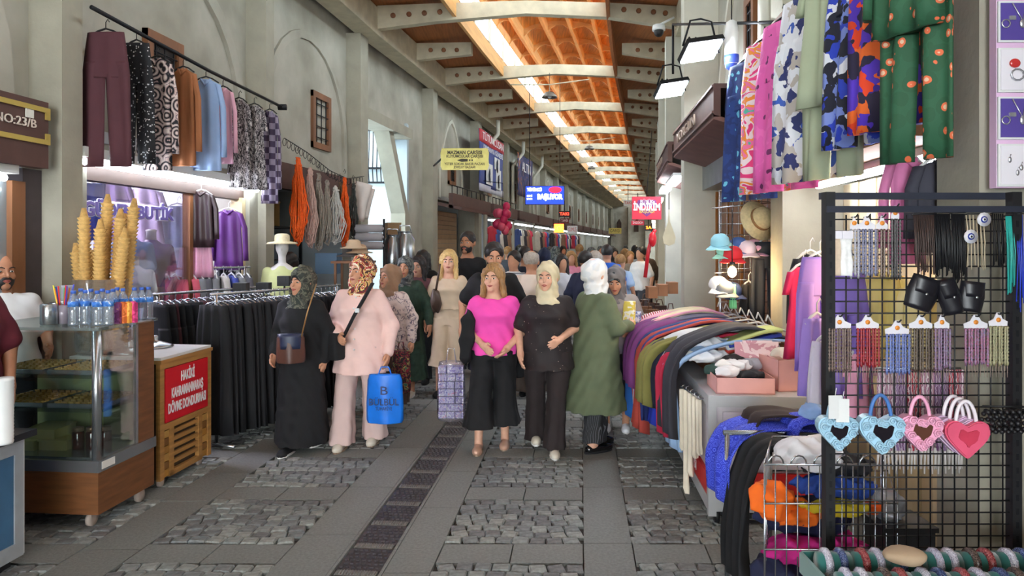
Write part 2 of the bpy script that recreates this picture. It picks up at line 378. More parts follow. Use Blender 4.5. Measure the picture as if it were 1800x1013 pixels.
for c in near:
    o = link('cobble', rnd.choice(cmesh), None, floor); o.location = (C(c[1])+c[0], c[1], rnd.uniform(-.004, .004)); o.rotation_euler = (rnd.uniform(-.04, .04), rnd.uniform(-.04, .04), c[4]); o.scale = (c[2]/.1, c[3]/.09, 1)
for i in range(4):
    m = MB()
    for c in rest[i::4]: cobble_mb(m, C(c[1])+c[0], c[1], c[2], c[3], c[4], rnd.uniform(-.004, .004))
    m.build('cobbles', cob_m[i], floor)['kind'] = 'stuff'
# drain channel: two stone kerbs and cast grates
grate_m = M('cast_grate', (78, 74, 78), .45, .4, var=.2, scale=20); grate_l = M('worn_grate', (128, 126, 122), .5, .3, var=.2, scale=30)
gm = MB(); gm.box((0, 0, -.02), (.245, .27, .03))
for r in range(6):
    for c in range(7): gm.box((-.1+.033*c+(.012 if r % 2 else 0), -.108+.043*r, -.002), (.018, .012, .012))
gme = gm.mesh('drain_grate'); gme.materials.append(grate_m)
sm_ = MB(); sm_.box((0, 0, -.016), (.225, .055, .03))
for c in range(14): sm_.box((-.1+.0155*c, 0, 0), (.006, .045, .008))
sme = sm_.mesh('drain_strip'); sme.materials.append(grate_l)
for k in range(52):
    d = 2.6+.34*k; an = math.atan((C(d+.1)-C(d-.1))/.2)
    for me, nm, dd in ((gme, 'drain_grate', d), (sme, 'drain_strip', d+.17)):
        o = link(nm, me, None, floor); o.location = (C(dd)-1.19, dd, 0); o.rotation_euler = (0, 0, -an)
for e in ((-1.335, -1.318), (-1.062, -1.045)):
    for k in range(10): m = MB(); m.slab(e[0], e[1], 2.4+1.8*k, 2.4+1.8*k+1.79, -.05, .004); m.build('drain_kerb', stone, floor)
# ---- roof: edge beams, cross beams, board slopes, glazed lantern with coffered vault
ceil = MB(); segs = [12.1+4.25/2*k for k in range(-12, 29)]
for a, b in zip(segs, segs[1:]):
    ceil.slab(-4.4, -2.3, a, b, 5.72, 5.80, 5.93, 6.0)
    ceil.slab(.3, 1.95, a, b, 5.93, 6.0, 5.72, 5.80)
ceiling = struct('ceiling', ceil, wood_pl)
glz = GLASS('lantern_glass', (245, 250, 252), .06)
vc, vr = -1.0, 1.3
def vz(s): return 6.5+.62*math.sqrt(max(0, 1-((s-vc)/vr)**2))
VS = [vc+vr*math.cos(PI-PI*i/10)*.999 for i in range(11)]
for bi, (a, b) in enumerate(zip(BAY, BAY[1:])):
    m = MB(); st = [a+(b-a)*i/3 for i in range(4)]
    for p, q in zip(st, st[1:]):
        for i in range(10):
            s0, s1 = VS[i], VS[i+1]
            m.slab(s0, s1, p, q, vz(s0), vz(s0)+.05, vz(s1), vz(s1)+.05)
    m.build('vault_boards', wood_or, ceiling)
    for e in (-2.3, .3):
        m = MB()
        for p, q in ((a, (a+b)/2), ((a+b)/2, b)): m.slab(e-.03, e+.03, p, q, 5.6, 5.93)
        m.build('lantern_curb', wood_rib if e < 0 else wood_pl, ceiling)
        m = MB(); m.slab(e-.004, e+.004, a, b, 5.93, 6.5); m.build('lantern_pane', glz, ceiling)
        for i in range(3):
            m = MB(); d = st[i]; m.slab(e-.02, e+.02, d-.03, d+.03, 5.93, 6.5); m.build('lantern_mullion', beam_m, ceiling)
    for sr in (-1.98, -1.4, -.8, -.2):
        m = MB(); m.slab(sr-.035, sr+.035, a, b, vz(sr)-.26, vz(sr)+.02); m.build('vault_rib', wood_rib, ceiling)
    for d in st[:3]:
        m = MB(); d += .7
        VF = [vc+vr*math.cos(PI-PI*i/24)*.999 for i in range(25)]
        for i in range(24):
            s0, s1 = VF[i], VF[i+1]; sc = lambda s: .24-.15*math.sin(PI*(((s+1.98)/.593) % 1))
            m.slab(s0, s1, d-.025, d+.025, vz(s0)-sc(s0), vz(s0)+.01, vz(s1)-sc(s1), vz(s1)+.01)
        m.build('vault_cross_rib', wood_rib, ceiling)
    # edge beams
    for e0, e1, nm in ((-3.95, -3.6, 'edge_beam'), (1.45, 1.8, 'edge_beam')):
        m = MB(); m.slab(e0, e1, a, b, 5.3, 5.76); m.build(nm, beam_m, ceiling)
BP = [(-3.62, 5.40), (-2.6, 5.53), (-1.1, 5.66), (.3, 5.60), (1.5, 5.42)]; TP = [(1.5, 5.78), (.3, 5.84), (-1.1, 5.88), (-2.6, 5.83), (-3.62, 5.79)]
for k, d in enumerate(BAY):
    m = MB(); m.prism(BP+TP, lambda s, z: (C(d)+s, d-.08, z), lambda s, z: (C(d)+s, d+.08, z)); bo = m.build('cross_beam', beam_m, ceiling)
    if 10 < d < 40:
        for s, z in ((-3.35, 5.62), (-3.08, 5.64), (-2.82, 5.66), (-2.56, 5.68), (.55, 5.72), (.8, 5.70), (1.05, 5.68), (1.25, 5.66)):
            m = MB(); m.lathe([(.045, 0), (.045, .02), (.03, .026)], (C(d)+s, d-.08, z), 10, R=Matrix.Rotation(PI/2, 3, 'X')); m.build('bolt_plate', wood_br, bo)
    d2 = d+2.125
    for e0, e1 in ((-3.62, -2.5), (.5, 1.5)):
        m = MB(); m.slab(e0, e1, d2-.07, d2+.07, 5.42 if e0 < 0 else 5.56, 5.76, 5.54 if e0 < 0 else 5.42, 5.78); so = m.build('bracket_beam', beam_m, ceiling)
        if 10 < d < 30:
            for q in range(3):
                m = MB(); m.lathe([(.045, 0), (.045, .02), (.03, .026)], (C(d2)+e0+.3+.26*q, d2-.07, 5.62), 10, R=Matrix.Rotation(PI/2, 3, 'X')); m.build('bolt_plate', wood_br, so)
# ---- portals that guide the daylight in (no light of their own)
for a, b in zip(BAY[1:20], BAY[2:21]):
    for e, sg in ((-2.34, 1), (.34, -1)):
        ld = bpy.data.lights.new('skylight_portal', 'AREA'); ld.shape = 'RECTANGLE'; ld.size = 4.3; ld.size_y = .6; ld.cycles.is_portal = True
        o = bpy.data.objects.new('skylight_portal', ld); col.objects.link(o); dm = (a+b)/2
        fw = Vector((sg, 0, 0)); al = Vector((C(b)-C(a), b-a, 0)).normalized(); n = Vector((al.y, -al.x, 0))*sg
        o.matrix_world = Matrix.Translation(W(e, dm, 6.21)) @ Matrix((al, (-n).cross(al), -n)).transposed().to_4x4()
ld = bpy.data.lights.new('entrance_portal', 'AREA'); ld.shape = 'RECTANGLE'; ld.size = 9; ld.size_y = 6.5; ld.cycles.is_portal = True
o = bpy.data.objects.new('entrance_portal', ld); col.objects.link(o); o.location = (-2.5, -13.6, 3.2); o.rotation_euler = (PI/2, 0, 0)
# ---- left wall
LP = [1.05, 5.4, 8.8, 12.1]+[12.1+4.25*k for k in range(1, 15)]
LPall = [-12, -7.5, -3.2]+LP
def arch_pts(d0, d1, z0, z1, pointed, n=14):
    m = (d0+d1)/2; w = (d1-d0)/2; P = []
    for i in range(n+1):
        t = PI*i/n; c, s_ = math.cos(PI-t), math.sin(t)
        P.append((m+w*c, z0+(z1-z0)*(s_ if not pointed else 1-abs(c)**1.7*(1.0))))
    return P
def molding(parent, mat, side, d0, d1, zf, zs, zt, pointed, w=.12, pr=.05, so=-4.1):
    inner = [(d0, zf)]+arch_pts(d0, d1, zs, zt, pointed)+[(d1, zf)]
    outer = [(d0-w, zf)]+arch_pts(d0-w, d1+w, zs, zt+w, pointed)+[(d1+w, zf)]
    m = MB()
    for i in range(len(inner)-1):
        q = [inner[i], inner[i+1], outer[i+1], outer[i]]; 
        m.hexa([tuple(W(so-.01*side, *p)) for p in q]+[tuple(W(so+pr*side, *p)) for p in q])
    return m.build('arch_molding', mat, parent)
wl = MB()
for i, (a, b) in enumerate(zip(LPall, LPall[1:])):
    zb = 2.55 if a < 12 else 2.85
    if abs(a-12.1) < .1: wl.slab(-4.4, -4.1, a, 15.0, 4.15, 5.8); wl.slab(-4.4, -4.1, 15.0, b, 0, 5.8); continue
    wl.slab(-4.4, -4.1, a, b, zb, 5.8)
    if b != 5.4: wl.slab(-4.4, -3.95, b-.32, b-.0, 0, zb)
    wl.slab(-4.4, -3.95, a+.12, a+.3, 0, zb)
wall_left = struct('wall_left', wl, plaster)
for k, d in enumerate(LPall[1:]):
    m = MB(); L = .34 if d > 10 else .22; m.slab(-4.15, SL, d-L/2, d+L/2, 0, 5.3); m.build('pillar', concrete, wall_left)
def barred_window(parent, d0, d1, z0, z1, so, sd):
    f = MB()
    for (p, q, r, t) in ((d0, d0+.09, z0, z1), (d1-.09, d1, z0, z1), (d0, d1, z1-.09, z1), (d0, d1, z0, z0+.09)): f.slab(so, so+.06*sd, p, q, r, t)
    w = f.build('window_frame', wood_br, parent)
    m = MB(); m.slab(so, so+.01*sd, d0+.08, d1-.08, z0+.08, z1-.08); m.build('pane', dark_in, w)
    n = max(2, int((z1-z0)/.16))
    for i in range(1, n): m = MB(); z = z0+(z1-z0)*i/n; m.tube([W(so+.04*sd, d0+.06, z), W(so+.04*sd, d1-.06, z)], .009, 5); m.build('bar', iron, w)
    for i in range(1, 4): m = MB(); d = d0+(d1-d0)*i/4; m.tube([W(so+.04*sd, d, z0+.06), W(so+.04*sd, d, z1-.06)], .009, 5); m.build('bar', iron, w)
barred_window(wall_left, 6.65, 7.25, 3.05, 3.78, -4.1, 1)
barred_window(wall_left, 10.55, 11.2, 3.2, 4.05, -4.1, 1)
molding(wall_left, plaster, 1, 5.85, 8.45, 2.55, 3.2, 4.55, False, .16)
molding(wall_left, plaster, 1, 9.2, 11.75, 2.85, 3.35, 4.75, False, .12)
molding(wall_left, plaster, 1, 2.0, 4.9, 2.55, 2.9, 4.3, False, .2)
for a, b in zip(LP[4:-1], LP[5:]):
    m_ = (a+b)/2
    if a < 16: continue
    molding(wall_left, white_paint, 1, m_-1.0, m_+1.0, 2.9, 3.6, 4.9, True, .1, .04)
    barred_window(wall_left, m_-.3, m_+.3, 3.3, 4.15, -4.1, 1)
# drainpipes against the far pillars
for d in (20.3, 24.6, 28.8):
    m = MB(); m.tube([W(-3.75, d+.5, .1), W(-3.75, d+.5, 4.5), W(-3.4, d+.6, 5.0), W(-3.4, d+.6, 5.4)], .06, 8); m.build('drainpipe', white_paint, wall_left)
# side passage behind the third pillar
ps = MB(); ps.b2(-9, C(15)-4.05, 14.96, 15.2, 0, 4.3); ps.b2(-9, C(12.4)-4.2, 11.75, 11.95, 0, 5.8); ps.b2(-9.2, -9, 11.8, 15.2, 0, 5.8)
pw = struct('wall_passage', ps, bluewall)
f = MB(); x0, x1 = -2.97, -2.53
g = thing('window_grille', 'wrought iron window grille with bowed bars on the pale blue passage wall', 'window grille', (x0, 14.9, 3.05))
f = MB()
for z in (3.05, 3.35, 4.15): f.b2(x0-.3, x1, 14.9, 14.93, z-.02, z+.02)
f.build('grille_frame', iron, g, True)
for i in range(9):
    m = MB(); x = x0-.28+i*.085; m.tube([(x, 14.91, 4.15), (x, 14.9, 3.8), (x+.02, 14.75, 3.45), (x+.02, 14.72, 3.3), (x, 14.9, 3.06)], .012, 5); m.build('grille_bar', iron, g, True)
m = MB(); m.b2(x0-.32, x1-.02, 14.97, 14.99, 3.05, 4.15); m.build('grille_pane', GLASS('grille_glass', (190, 215, 225), .3), g, True)
m = MB(); m.slab(-4.35, -3.9, 12.3, 14.9, 3.95, 4.15); m.build('passage_lintel', concrete, wall_left)
m = MB(); m.hexa([tuple(W(-4.3, 13.9, 3.95)), tuple(W(-4.0, 13.9, 3.95)), tuple(W(-4.0, 14.15, 3.95)), tuple(W(-4.3, 14.15, 3.95)), tuple(W(-4.3, 13.85, 4.0)), tuple(W(-4.0, 13.85, 4.0)), tuple(W(-4.0, 14.2, 4.0)), tuple(W(-4.3, 14.2, 4.0))])
m.hexa([tuple(W(-4.3, 14.72, 2.4)), tuple(W(-4.0, 14.72, 2.4)), tuple(W(-4.0, 14.95, 2.4)), tuple(W(-4.3, 14.95, 2.4)), tuple(W(-4.3, 13.75, 3.97)), tuple(W(-4.0, 13.75, 3.97)), tuple(W(-4.0, 14.0, 3.97)), tuple(W(-4.3, 14.0, 3.97))])
m.slab(-4.3, -4.0, 14.72, 15.0, 0, 2.4); m.build('passage_brace', concrete, wall_left)
pl = MB(); pl.tube([(-2.5, 14.94, .1), (-2.5, 14.94, 4.6)], .018, 6); pl.build('cable', iron, wall_left)
# shop recesses on the left: back wall, side walls, soffit
rec = MB()
rec.slab(-6.6, -6.5, 5.0, 12.0, 0, 2.9); rec.slab(-6.6, -4.1, 5.4, 12.0, 2.62, 2.72); rec.slab(-6.6, -4.15, 8.72, 8.85, 0, 2.62); rec.slab(-6.6, -4.15, 5.3, 5.42, 0, 2.62)
struct('wall_shop_interior', rec, pale_in)
rec = MB()
for a, b in zip(LP[4:-1], LP[5:]):
    rec.slab(-6.3, -6.2, a, b, 0, 2.9); rec.slab(-6.3, -4.1, a-.06, a+.06, 0, 2.9); rec.slab(-6.3, -4.1, a, b, 2.86, 2.95)
rec.slab(-6.6, -6.5, -6, 5.3, 0, 2.9); rec.slab(-6.6, -4.1, -6, 5.3, 2.56, 2.62)
struct('wall_far_shops', rec, pale_in)
# brown fascia boards over the left shops
for a, b, z0, z1, nm in ((8.95, 11.95, 2.5, 2.85, brown), ):
    m = MB(); m.slab(-4.12, -4.0, a, b, z0, z1); m.build('fascia', nm, wall_left)
for i, (a, b) in enumerate(zip(LP[4:-1], LP[5:])):
    m = MB(); m.slab(-4.12, -3.3 if i % 2 == 0 else -3.6, a+.2, b-.2, 2.72, 2.8, 2.55, 2.62); m.slab(-3.6, -3.5, a+.2, b-.2, 2.6, 2.95); m.build('fascia', brown, wall_left)
    for q in range(9): m = MB(); d = a+.3+(b-a-.6)*q/8; m.tube([W(-3.55, d, 2.95), W(-3.55, d, 3.15)], .012, 5); m.build('railing_post', iron, wall_left) if i < 2 else None
    if i < 2: m = MB(); m.tube([W(-3.55, a+.3, 3.14), W(-3.55, b-.3, 3.14)], .014, 5); m.build('railing', iron, wall_left)
# ---- right wall
RP = [-4, .2, 3.05, 5.6, 9.0, 12.3]+[12.1+4.25*k for k in range(1, 15)]
wr = MB()
for a, b in zip([-12]+RP, RP):
    zb = 3.3 if b < 6 else 2.75
    so = 1.95 if b < 6 else 1.7
    wr.slab(so, 2.1, a, b, zb, 5.8)
wall_right = struct('wall_right', wr, plaster)
for d in RP:
    m = MB(); so = 1.62 if d < 4 else (1.55 if d < 6 else SR); m.slab(so, 2.1, d-.17, d+.17, 0, 5.3); m.build('pillar', concrete if d < 6 else white_paint, wall_right)
rec = MB(); [rec.slab(3.6, 3.7, a, a+6, 0, 3.3) for a in range(-12, 66, 6)]; 
for d in RP: rec.slab(2.0, 3.6, d-.05, d+.05, 0, 3.3)
for a, b in zip(RP, RP[1:]): rec.slab(1.75, 3.7, a, b, 3.0, 3.1)
struct('wall_right_shops', rec, M('shop_inner', (190, 180, 160), .85, var=.1, scale=3))
barred_window(wall_right, 6.75, 7.15, 3.35, 4.2, 1.7, -1)
barred_window(wall_right, 10.3, 10.9, 3.3, 4.2, 1.7, -1)
molding(wall_right, white_paint, -1, 6.1, 8.5, 2.8, 3.6, 4.9, True, .1, .05, 1.7)
molding(wall_right, white_paint, -1, 9.6, 11.8, 2.8, 3.6, 4.9, True, .1, .05, 1.7)
m = MB(); m.tube([W(1.56, 5.95, 2.9), W(1.56, 5.95, 5.4)], .07, 10); m.lathe([(.085, 0), (.085, .1)], W(1.56, 5.95, 3.85), 10); m.build('drainpipe', white_paint, wall_right)
# end of the street
m = MB(); m.b2(4, 26, 70.4, 70.8, 0, 7); wf = struct('wall_far', m, plaster)
for x in (10.6, 12.3, 14.0, 15.7):
    m = MB(); m.b2(x-.85, x-.65, 70.1, 70.4, 0, 5.4); m.build('pillar', concrete, wf); m = MB(); m.prism([(x-.22, 3.0), (x+.22, 3.0), (x+.22, 3.9), (x, 4.3), (x-.22, 3.9)], lambda u, v: (u, 70.33, v), lambda u, v: (u, 70.4, v)); m.build('pointed_window', darkwood, wf)
# ================================================================ people
def hsh(t): return sum(ord(c)*(i+1) for i, c in enumerate(t))
skin_l = M('skin_light', (214, 164, 138), .55, var=.06, scale=30); skin_m = M('skin_medium', (196, 142, 112), .55, var=.06, scale=30); skin_d = M('skin_tan', (172, 118, 88), .55, var=.06, scale=30)
eye_w = M('eye_white', (225, 220, 215), .3, var=0); eye_b = M('eye_iris', (40, 26, 20), .2, var=0); lip_m = M('lips', (168, 82, 76), .5, var=.05); brow_m = M('brow_hair', (42, 30, 26), .8, var=.2)
def rotm(yaw, pitch):
    return np.array((Matrix.Rotation(yaw, 3, 'Z') @ Matrix.Rotation(pitch, 3, 'X')))
def person(label, x, d, H, yaw, skin, hair, top, bottom, shoes, armL=None, armR=None, feet=None, head=(0, 0), bulk=1.0, h=.0085, beard=None, z0=0.0, lean=0.0, detail=True, group='shoppers in the market street', bust=0.0, curl=.5, legw=1.0):
    """body faces -y; x: world X of its centre; yaw turns it; arms are (elbow, wrist) in body space"""
    r = thing('person', label, 'person', (x, d, z0), yaw, group, H/1.68)
    B = bulk; hy, hp = head; R = rotm(hy, hp); neck = np.array((0, .005-lean*.4, 1.415)); HS = 1.13; hd = lambda p: neck + HS*(R @ (np.array(p, float)-np.array((0, .005, 1.415))))
    Rm = Matrix(R.tolist()); r3 = lambda *v: tuple(HS*q for q in v)
    aL = armL or ((.235*B, .03, 1.1), (.26*B, -.04, .86)); aR = armR or ((-.235*B, .03, 1.1), (-.26*B, -.04, .86))
    ft = feet or ((.1, 0, 0), (-.1, 0, 0)); sh = .148+.05*(B-1)
    hipL, hipR = np.array((.09*B, 0, .9)), np.array((-.09*B, 0, .9))
    leg = []
    for hp_, f in ((hipL, ft[0]), (hipR, ft[1])):
        an = np.array((f[0], f[1], .085+f[2])); kn = (hp_+an)/2+np.array((0, -.03-.35*f[2], .02)); leg.append((hp_, kn, an))
    tors = [(.84, 0, 0, .155*B, .115*B), (.93, 0, .005, .172*B, .125*B), (1.06, 0, -.005*B, .14*B, .105*B), (1.16, 0, -.01, .148*B, .112*B), (1.24, 0, -.01-bust*.3, .15*B, .11*B+bust*.5), (1.305, 0, 0, .138*B**.5, .09), (1.35, 0, .005, .118, .078), (1.385, 0, .005, .085, .066), (1.415, 0, .005, .058, .056)]
    # ---- body: one skin
    allp = np.array([aL[0], aL[1], aR[0], aR[1]]); lo = np.minimum(allp.min(0)-.2, (-.3, -.3, -.02)); hi = np.maximum(allp.max(0)+.2, (.3, .3, 1.76))
    lo[1] = min(lo[1], min(f[1] for f in ft)-.28); hi[1] = max(hi[1], max(f[1] for f in ft)+.2); lo[2] = -.02
    S = SDF(lo, hi, h); S.loft([(z, cx, cy-lean*max(0, z-.95), rx*.93, ry*.93) for z, cx, cy, rx, ry in tors], .03)
    for hp_, kn, an in leg:
        S.cap(hp_, kn, .082*legw, .052, .04); S.cap(kn, an, .052, .036, .02); S.cap(an-(0, -.02, .04), an+np.array((0, -.13, -.055)), .036, .028, .03)
    S.cap((0, .01-lean*.42, 1.36), hd((0, 0, 1.46)), .056, .05, .04)
    S.ell(hd((0, .012, 1.555)), r3(.073, .09, .095), .02, R=R); S.ell(hd((0, -.022, 1.49)), r3(.055, .062, .075), .03, R=R)
    if detail:
        for sx in (-1, 1): S.ell(hd((sx*.03, -.083, 1.537)), r3(.019, .014, .012), .012, 's', R=R); S.ell(hd((sx*.075, .015, 1.53)), r3(.011, .02, .03), .01, R=R); S.ell(hd((sx*.035, -.066, 1.505)), r3(.02, .016, .016), .02, R=R)
        S.cap(hd((0, -.083, 1.545)), hd((0, -.103, 1.507)), .008, .012, .014); S.ell(hd((0, -.083, 1.478)), r3(.022, .009, .011), .012, R=R); S.ell(hd((0, -.072, 1.445)), r3(.022, .017, .018), .02, R=R)
    for sx, (el, wr) in ((1, aL), (-1, aR)):
        el, wr = np.array(el, float), np.array(wr, float); so = np.array((sx*sh, -lean*.38, 1.318))
        S.cap(so, el, .052*min(B, 1.2), .04, .04); S.cap(el, wr, .04, .027, .02)
        dv = wr-el; dv /= np.linalg.norm(dv); u = np.array((0, -1., 0)) if abs(dv[1]) < .75 else np.array((0, 0, 1.)); u = u-dv*(u@dv); u /= np.linalg.norm(u); n = np.cross(dv, u)*sx; n = n if n[0]*sx < 0 or abs(n[0]) < .3 else -n
        if detail:
            pc = wr+dv*.05; S.cap(wr, pc+dv*.025+u*.016, .025, .02, .02); S.cap(wr, pc+dv*.025-u*.018, .024, .019, .02)
            for q, L in enumerate((.062, .074, .07, .054)):
                b0 = pc+dv*.035+u*(.03-.02*q); m1 = b0+dv*L*.55+n*L*.25*curl; m2 = m1+dv*L*.45*(1-curl*.7)+n*L*.5*curl
                S.cap(b0, m1, .0105, .0095, .008); S.cap(m1, m2, .0095, .008, .004)
            t0 = wr+dv*.025+u*.022; t1 = t0+u*.028+dv*.03+n*.012; S.cap(t0, t1, .013, .011, .01); S.cap(t1, t1+dv*.032+n*.01*curl, .011, .009, .004)
        else: S.cap(wr, wr+dv*.11, .032, .026, .02)
    link('body', S.mesh('body'), skin, r)
    # ---- face
    if detail:
        for sx in (-1, 1):
            m = MB(); m.ell(hd((sx*.03, -.071, 1.536)), r3(.0125, .010, .0066), 10, 6, Rm); m.mi = 1; m.ell(hd((sx*.03, -.0775, 1.536)), r3(.0068, .0052, .0062), 8, 5, Rm); m.build('eye', [eye_w, eye_b], r)
            m = MB(); m.tube([hd((sx*.012, -.090, 1.556)), hd((sx*.03, -.088, 1.563)), hd((sx*.05, -.074, 1.557))], [.0035, .0045, .0025], 6); m.build('eyebrow', brow_m, r)
        m = MB(); m.tube([hd((-.022, -.084, 1.478)), hd((-.008, -.095, 1.483)), hd((.008, -.095, 1.483)), hd((.022, -.084, 1.478))], [.002, .0045, .0045, .002], 6); m.tube([hd((-.02, -.084, 1.477)), hd((0, -.096, 1.472)), hd((.02, -.084, 1.477))], [.002, .0062, .002], 6); m.build('lips', lip_m, r)
    # ---- hair or headscarf
    if hair:
        kind, hm = hair[:2]; lo2 = (-.28, -.28, 1.0); hi2 = (.28, .32, 1.8); S = SDF(lo2, hi2, h*.85); ly = -lean*.42
        if kind == 'scarf':
            S.ell(hd((0, .02, 1.56)), r3(.088, .108, .112), .02, R=R); S.ell(hd((0, .06, 1.55)), r3(.082, .092, .09), .03, R=R)
            S.ell(hd((0, -.01, 1.475)), r3(.08, .088, .09), .03, R=R); S.loft([(1.27, 0, ly-.01, .16, .10), (1.34, 0, ly, .15, .1), (1.39, 0, ly, .105, .095), (1.46, 0, ly+.005, .088, .095)], .05)
            S.ell((0, ly-.085, 1.31), (.085, .035, .085), .03)
            S.wrinkle(.0055, 52, hsh(label) % 7)
            S.ell(hd((0, -.1, 1.512)), r3(.061, .078, .081), .012, 's', R=R)
        elif kind in ('long', 'bob'):
            S.ell(hd((0, .02, 1.57)), r3(.087, .104, .098), .02, R=R); zb = 1.2 if kind == 'long' else 1.36
            S.loft([(zb, 0, ly+.075, .10, .05), (zb+.1, 0, ly+.07, .115, .065), (1.45, 0, ly+.05, .10, .075), (1.56, 0, ly+.03, .09, .09)], .03)
            for sx in (-1, 1): S.cap(hd((sx*.07, -.02, 1.58)), (sx*.095, ly-.045, zb+.04), .028, .03, .03)
            S.wrinkle(.0035, 90, 1)
            S.ell(hd((0, -.105, 1.515)), r3(.058, .085, .085), .012, 's', R=R)
        else:
            S.ell(hd((0, .016, 1.57)), r3(.083, .1, .092), .01, R=R); S.wrinkle(.002, 120, 2)
            S.ell(hd((0, -.075, 1.46)), r3(.11, .1, .105), .01, 's', R=R); S.ell(hd((0, -.108, 1.553)), r3(.068, .056, .07), .01, 's', R=R); S.ell(hd((0, .03, 1.43)), r3(.14, .15, .07), .01, 's', R=R)
            if kind == 'fringe': S.ell(hd((0, -.02, 1.66)), r3(.085, .1, .075), .01, 's', R=R)
        link('headscarf' if kind == 'scarf' else 'hair', S.mesh('hair'), hm, r)
        if kind == 'scarf' and detail and len(hair) > 2:
            S = SDF((-.2, -.25, 1.35), (.2, .25, 1.75), h); S.ell(hd((0, .018, 1.56)), r3(.08, .1, .104), .01, R=R); S.ell(hd((0, -.098, 1.505)), r3(.05, .075, .07), .01, 's', R=R); link('under_cap', S.mesh('cap'), hair[2], r)
    if beard:
        S = SDF((-.15, -.25, 1.35), (.15, .2, 1.7), h*.7); S.ell(hd((0, -.024, 1.484)), r3(.06, .067, .075), .01, R=R); S.ell(hd((0, -.03, 1.555)), r3(.09, .12, .055), .012, 's', R=R); S.ell(hd((0, -.115, 1.475)), r3(.026, .03, .011), .006, 's', R=R); S.ell(hd((0, .06, 1.45)), r3(.1, .075, .12), .01, 's', R=R)
        link('beard', S.mesh('beard'), beard, r)
    # ---- top
    if top:
        lz = top.get('loose', .022); hem = top['hem']; sl = top.get('sleeve', 1.0); fl_ = top.get('flare', .02); nk = top.get('neck', 1.405)
        S = SDF((lo[0]-.06, lo[1]-.08, hem-.03), (hi[0]+.06, hi[1]+.08, 1.5), h)
        T = [(z, cx, cy-lean*max(0, z-.95), rx+lz, ry+lz) for z, cx, cy, rx, ry in tors if z > hem and z < min(1.39, nk-.012)]
        base = max(hem, .84)
        if hem < .84:
            fx = max(abs(leg[0][2][0]), abs(leg[1][2][0])); fy0, fy1 = min(leg[0][2][1], leg[1][2][1], 0), max(leg[0][2][1], leg[1][2][1], 0); w = (.9-hem)/.9
            T = [(hem, 0, (fy0+fy1)/2*w, .165*B+lz+fl_+fx*.25*w, .125*B+lz+fl_+(fy1-fy0)/2*w*.8)]+T
        else: T = [(hem, 0, 0, np.interp(hem, [t[0] for t in tors], [t[3] for t in tors])+lz+fl_*.6, np.interp(hem, [t[0] for t in tors], [t[4] for t in tors])+lz+fl_*.6)]+T
        T.append((nk, 0, .005-lean*.42, .085 if nk > 1.38 else .11, .075 if nk > 1.38 else .082)); S.loft(T, .02, rip=(7, .007 if top.get('fold', 1) else 0, 1.15, hsh(label) % 5))
        for sx, (el, wr) in ((1, aL), (-1, aR)):
            if sl <= 0: break
            el, wr = np.array(el, float), np.array(wr, float); so = np.array((sx*sh, -lean*.38, 1.315)); ra = .055*min(B, 1.2)+.006+lz*.28
            if sl < .75: S.cap(so, so+(el-so)*min(1, sl*1.7), ra, ra*.95, .05)
            else:
                S.cap(so, el, ra, .047+lz*.45, .05); S.cap(el, el+(wr-el)*min(1, (sl-.5)*2)*.96, .047+lz*.45, .034+lz*.4, .025)
        S.wrinkle(.0042, 40, hsh(label) % 9)
        o = link('coat' if hem < .6 else ('shirt'), S.mesh('top'), top['mat'], r)
        if top.get('buttons'):
            for q in range(top['buttons']):
                m = MB(); z = 1.33-q*.09; m.ell((0, -(np.interp(z, [t[0] for t in tors], [t[4] for t in tors])+lz+.002-0.0)-.012, z), (.008, .004, .008), 8, 4); m.build('button', white, o)
    # ---- bottom
    if bottom:
        k = bottom['kind']; hem = bottom['hem']; S = SDF((lo[0], lo[1]-.1, max(hem-.03, -.01)), (hi[0], hi[1]+.1, 1.12), h); w = bottom.get('w', .1)
        S.loft([(.82, 0, 0, .162*B, .121*B), (.93, 0, .005, .176*B, .129*B), (1.05, 0, 0, .143*B, .108*B)], .03)
        if k == 'trouser':
            for hp_, kn, an in leg:
                t = (hem-an[2])/(kn[2]-an[2]) if kn[2] > an[2] else 0; bx, by = an[0]+(kn[0]-an[0])*t, an[1]+(kn[1]-an[1])*t
                S.loft([(hem, bx, by-.01, w, w*1.12), ((hem+kn[2])/2, (bx+kn[0])/2, (by+kn[1])/2, (w+.08)/2, (w+.09)/2*1.05), (kn[2], kn[0], kn[1], .078*legw+(w-.08)*.35, .085*legw+(w-.08)*.35), (.72, hp_[0]*.97+.03*(kn[0]-hp_[0]), (kn[1])*.35, .098*B, .108*B), (.9, hp_[0], 0, .1*B, .12*B)], .025, rip=(5, .006, .75, hsh(label) % 4))
        else:
            fy0, fy1 = min(leg[0][2][1], leg[1][2][1]), max(leg[0][2][1], leg[1][2][1])
            S.loft([(hem, 0, (fy0+fy1)/2, w*1.15, w+(fy1-fy0)*.4), (.55, 0, (fy0+fy1)/4, (.18*B+w*1.15)/2, (.14*B+w+(fy1-fy0)*.3)/2), (.84, 0, 0, .172*B, .13*B)], .03, rip=(9, .014, .85, 1))
        S.wrinkle(.0036, 36, 3)
        link('trousers' if k == 'trouser' else 'skirt', S.mesh('bottom'), bottom['mat'], r)
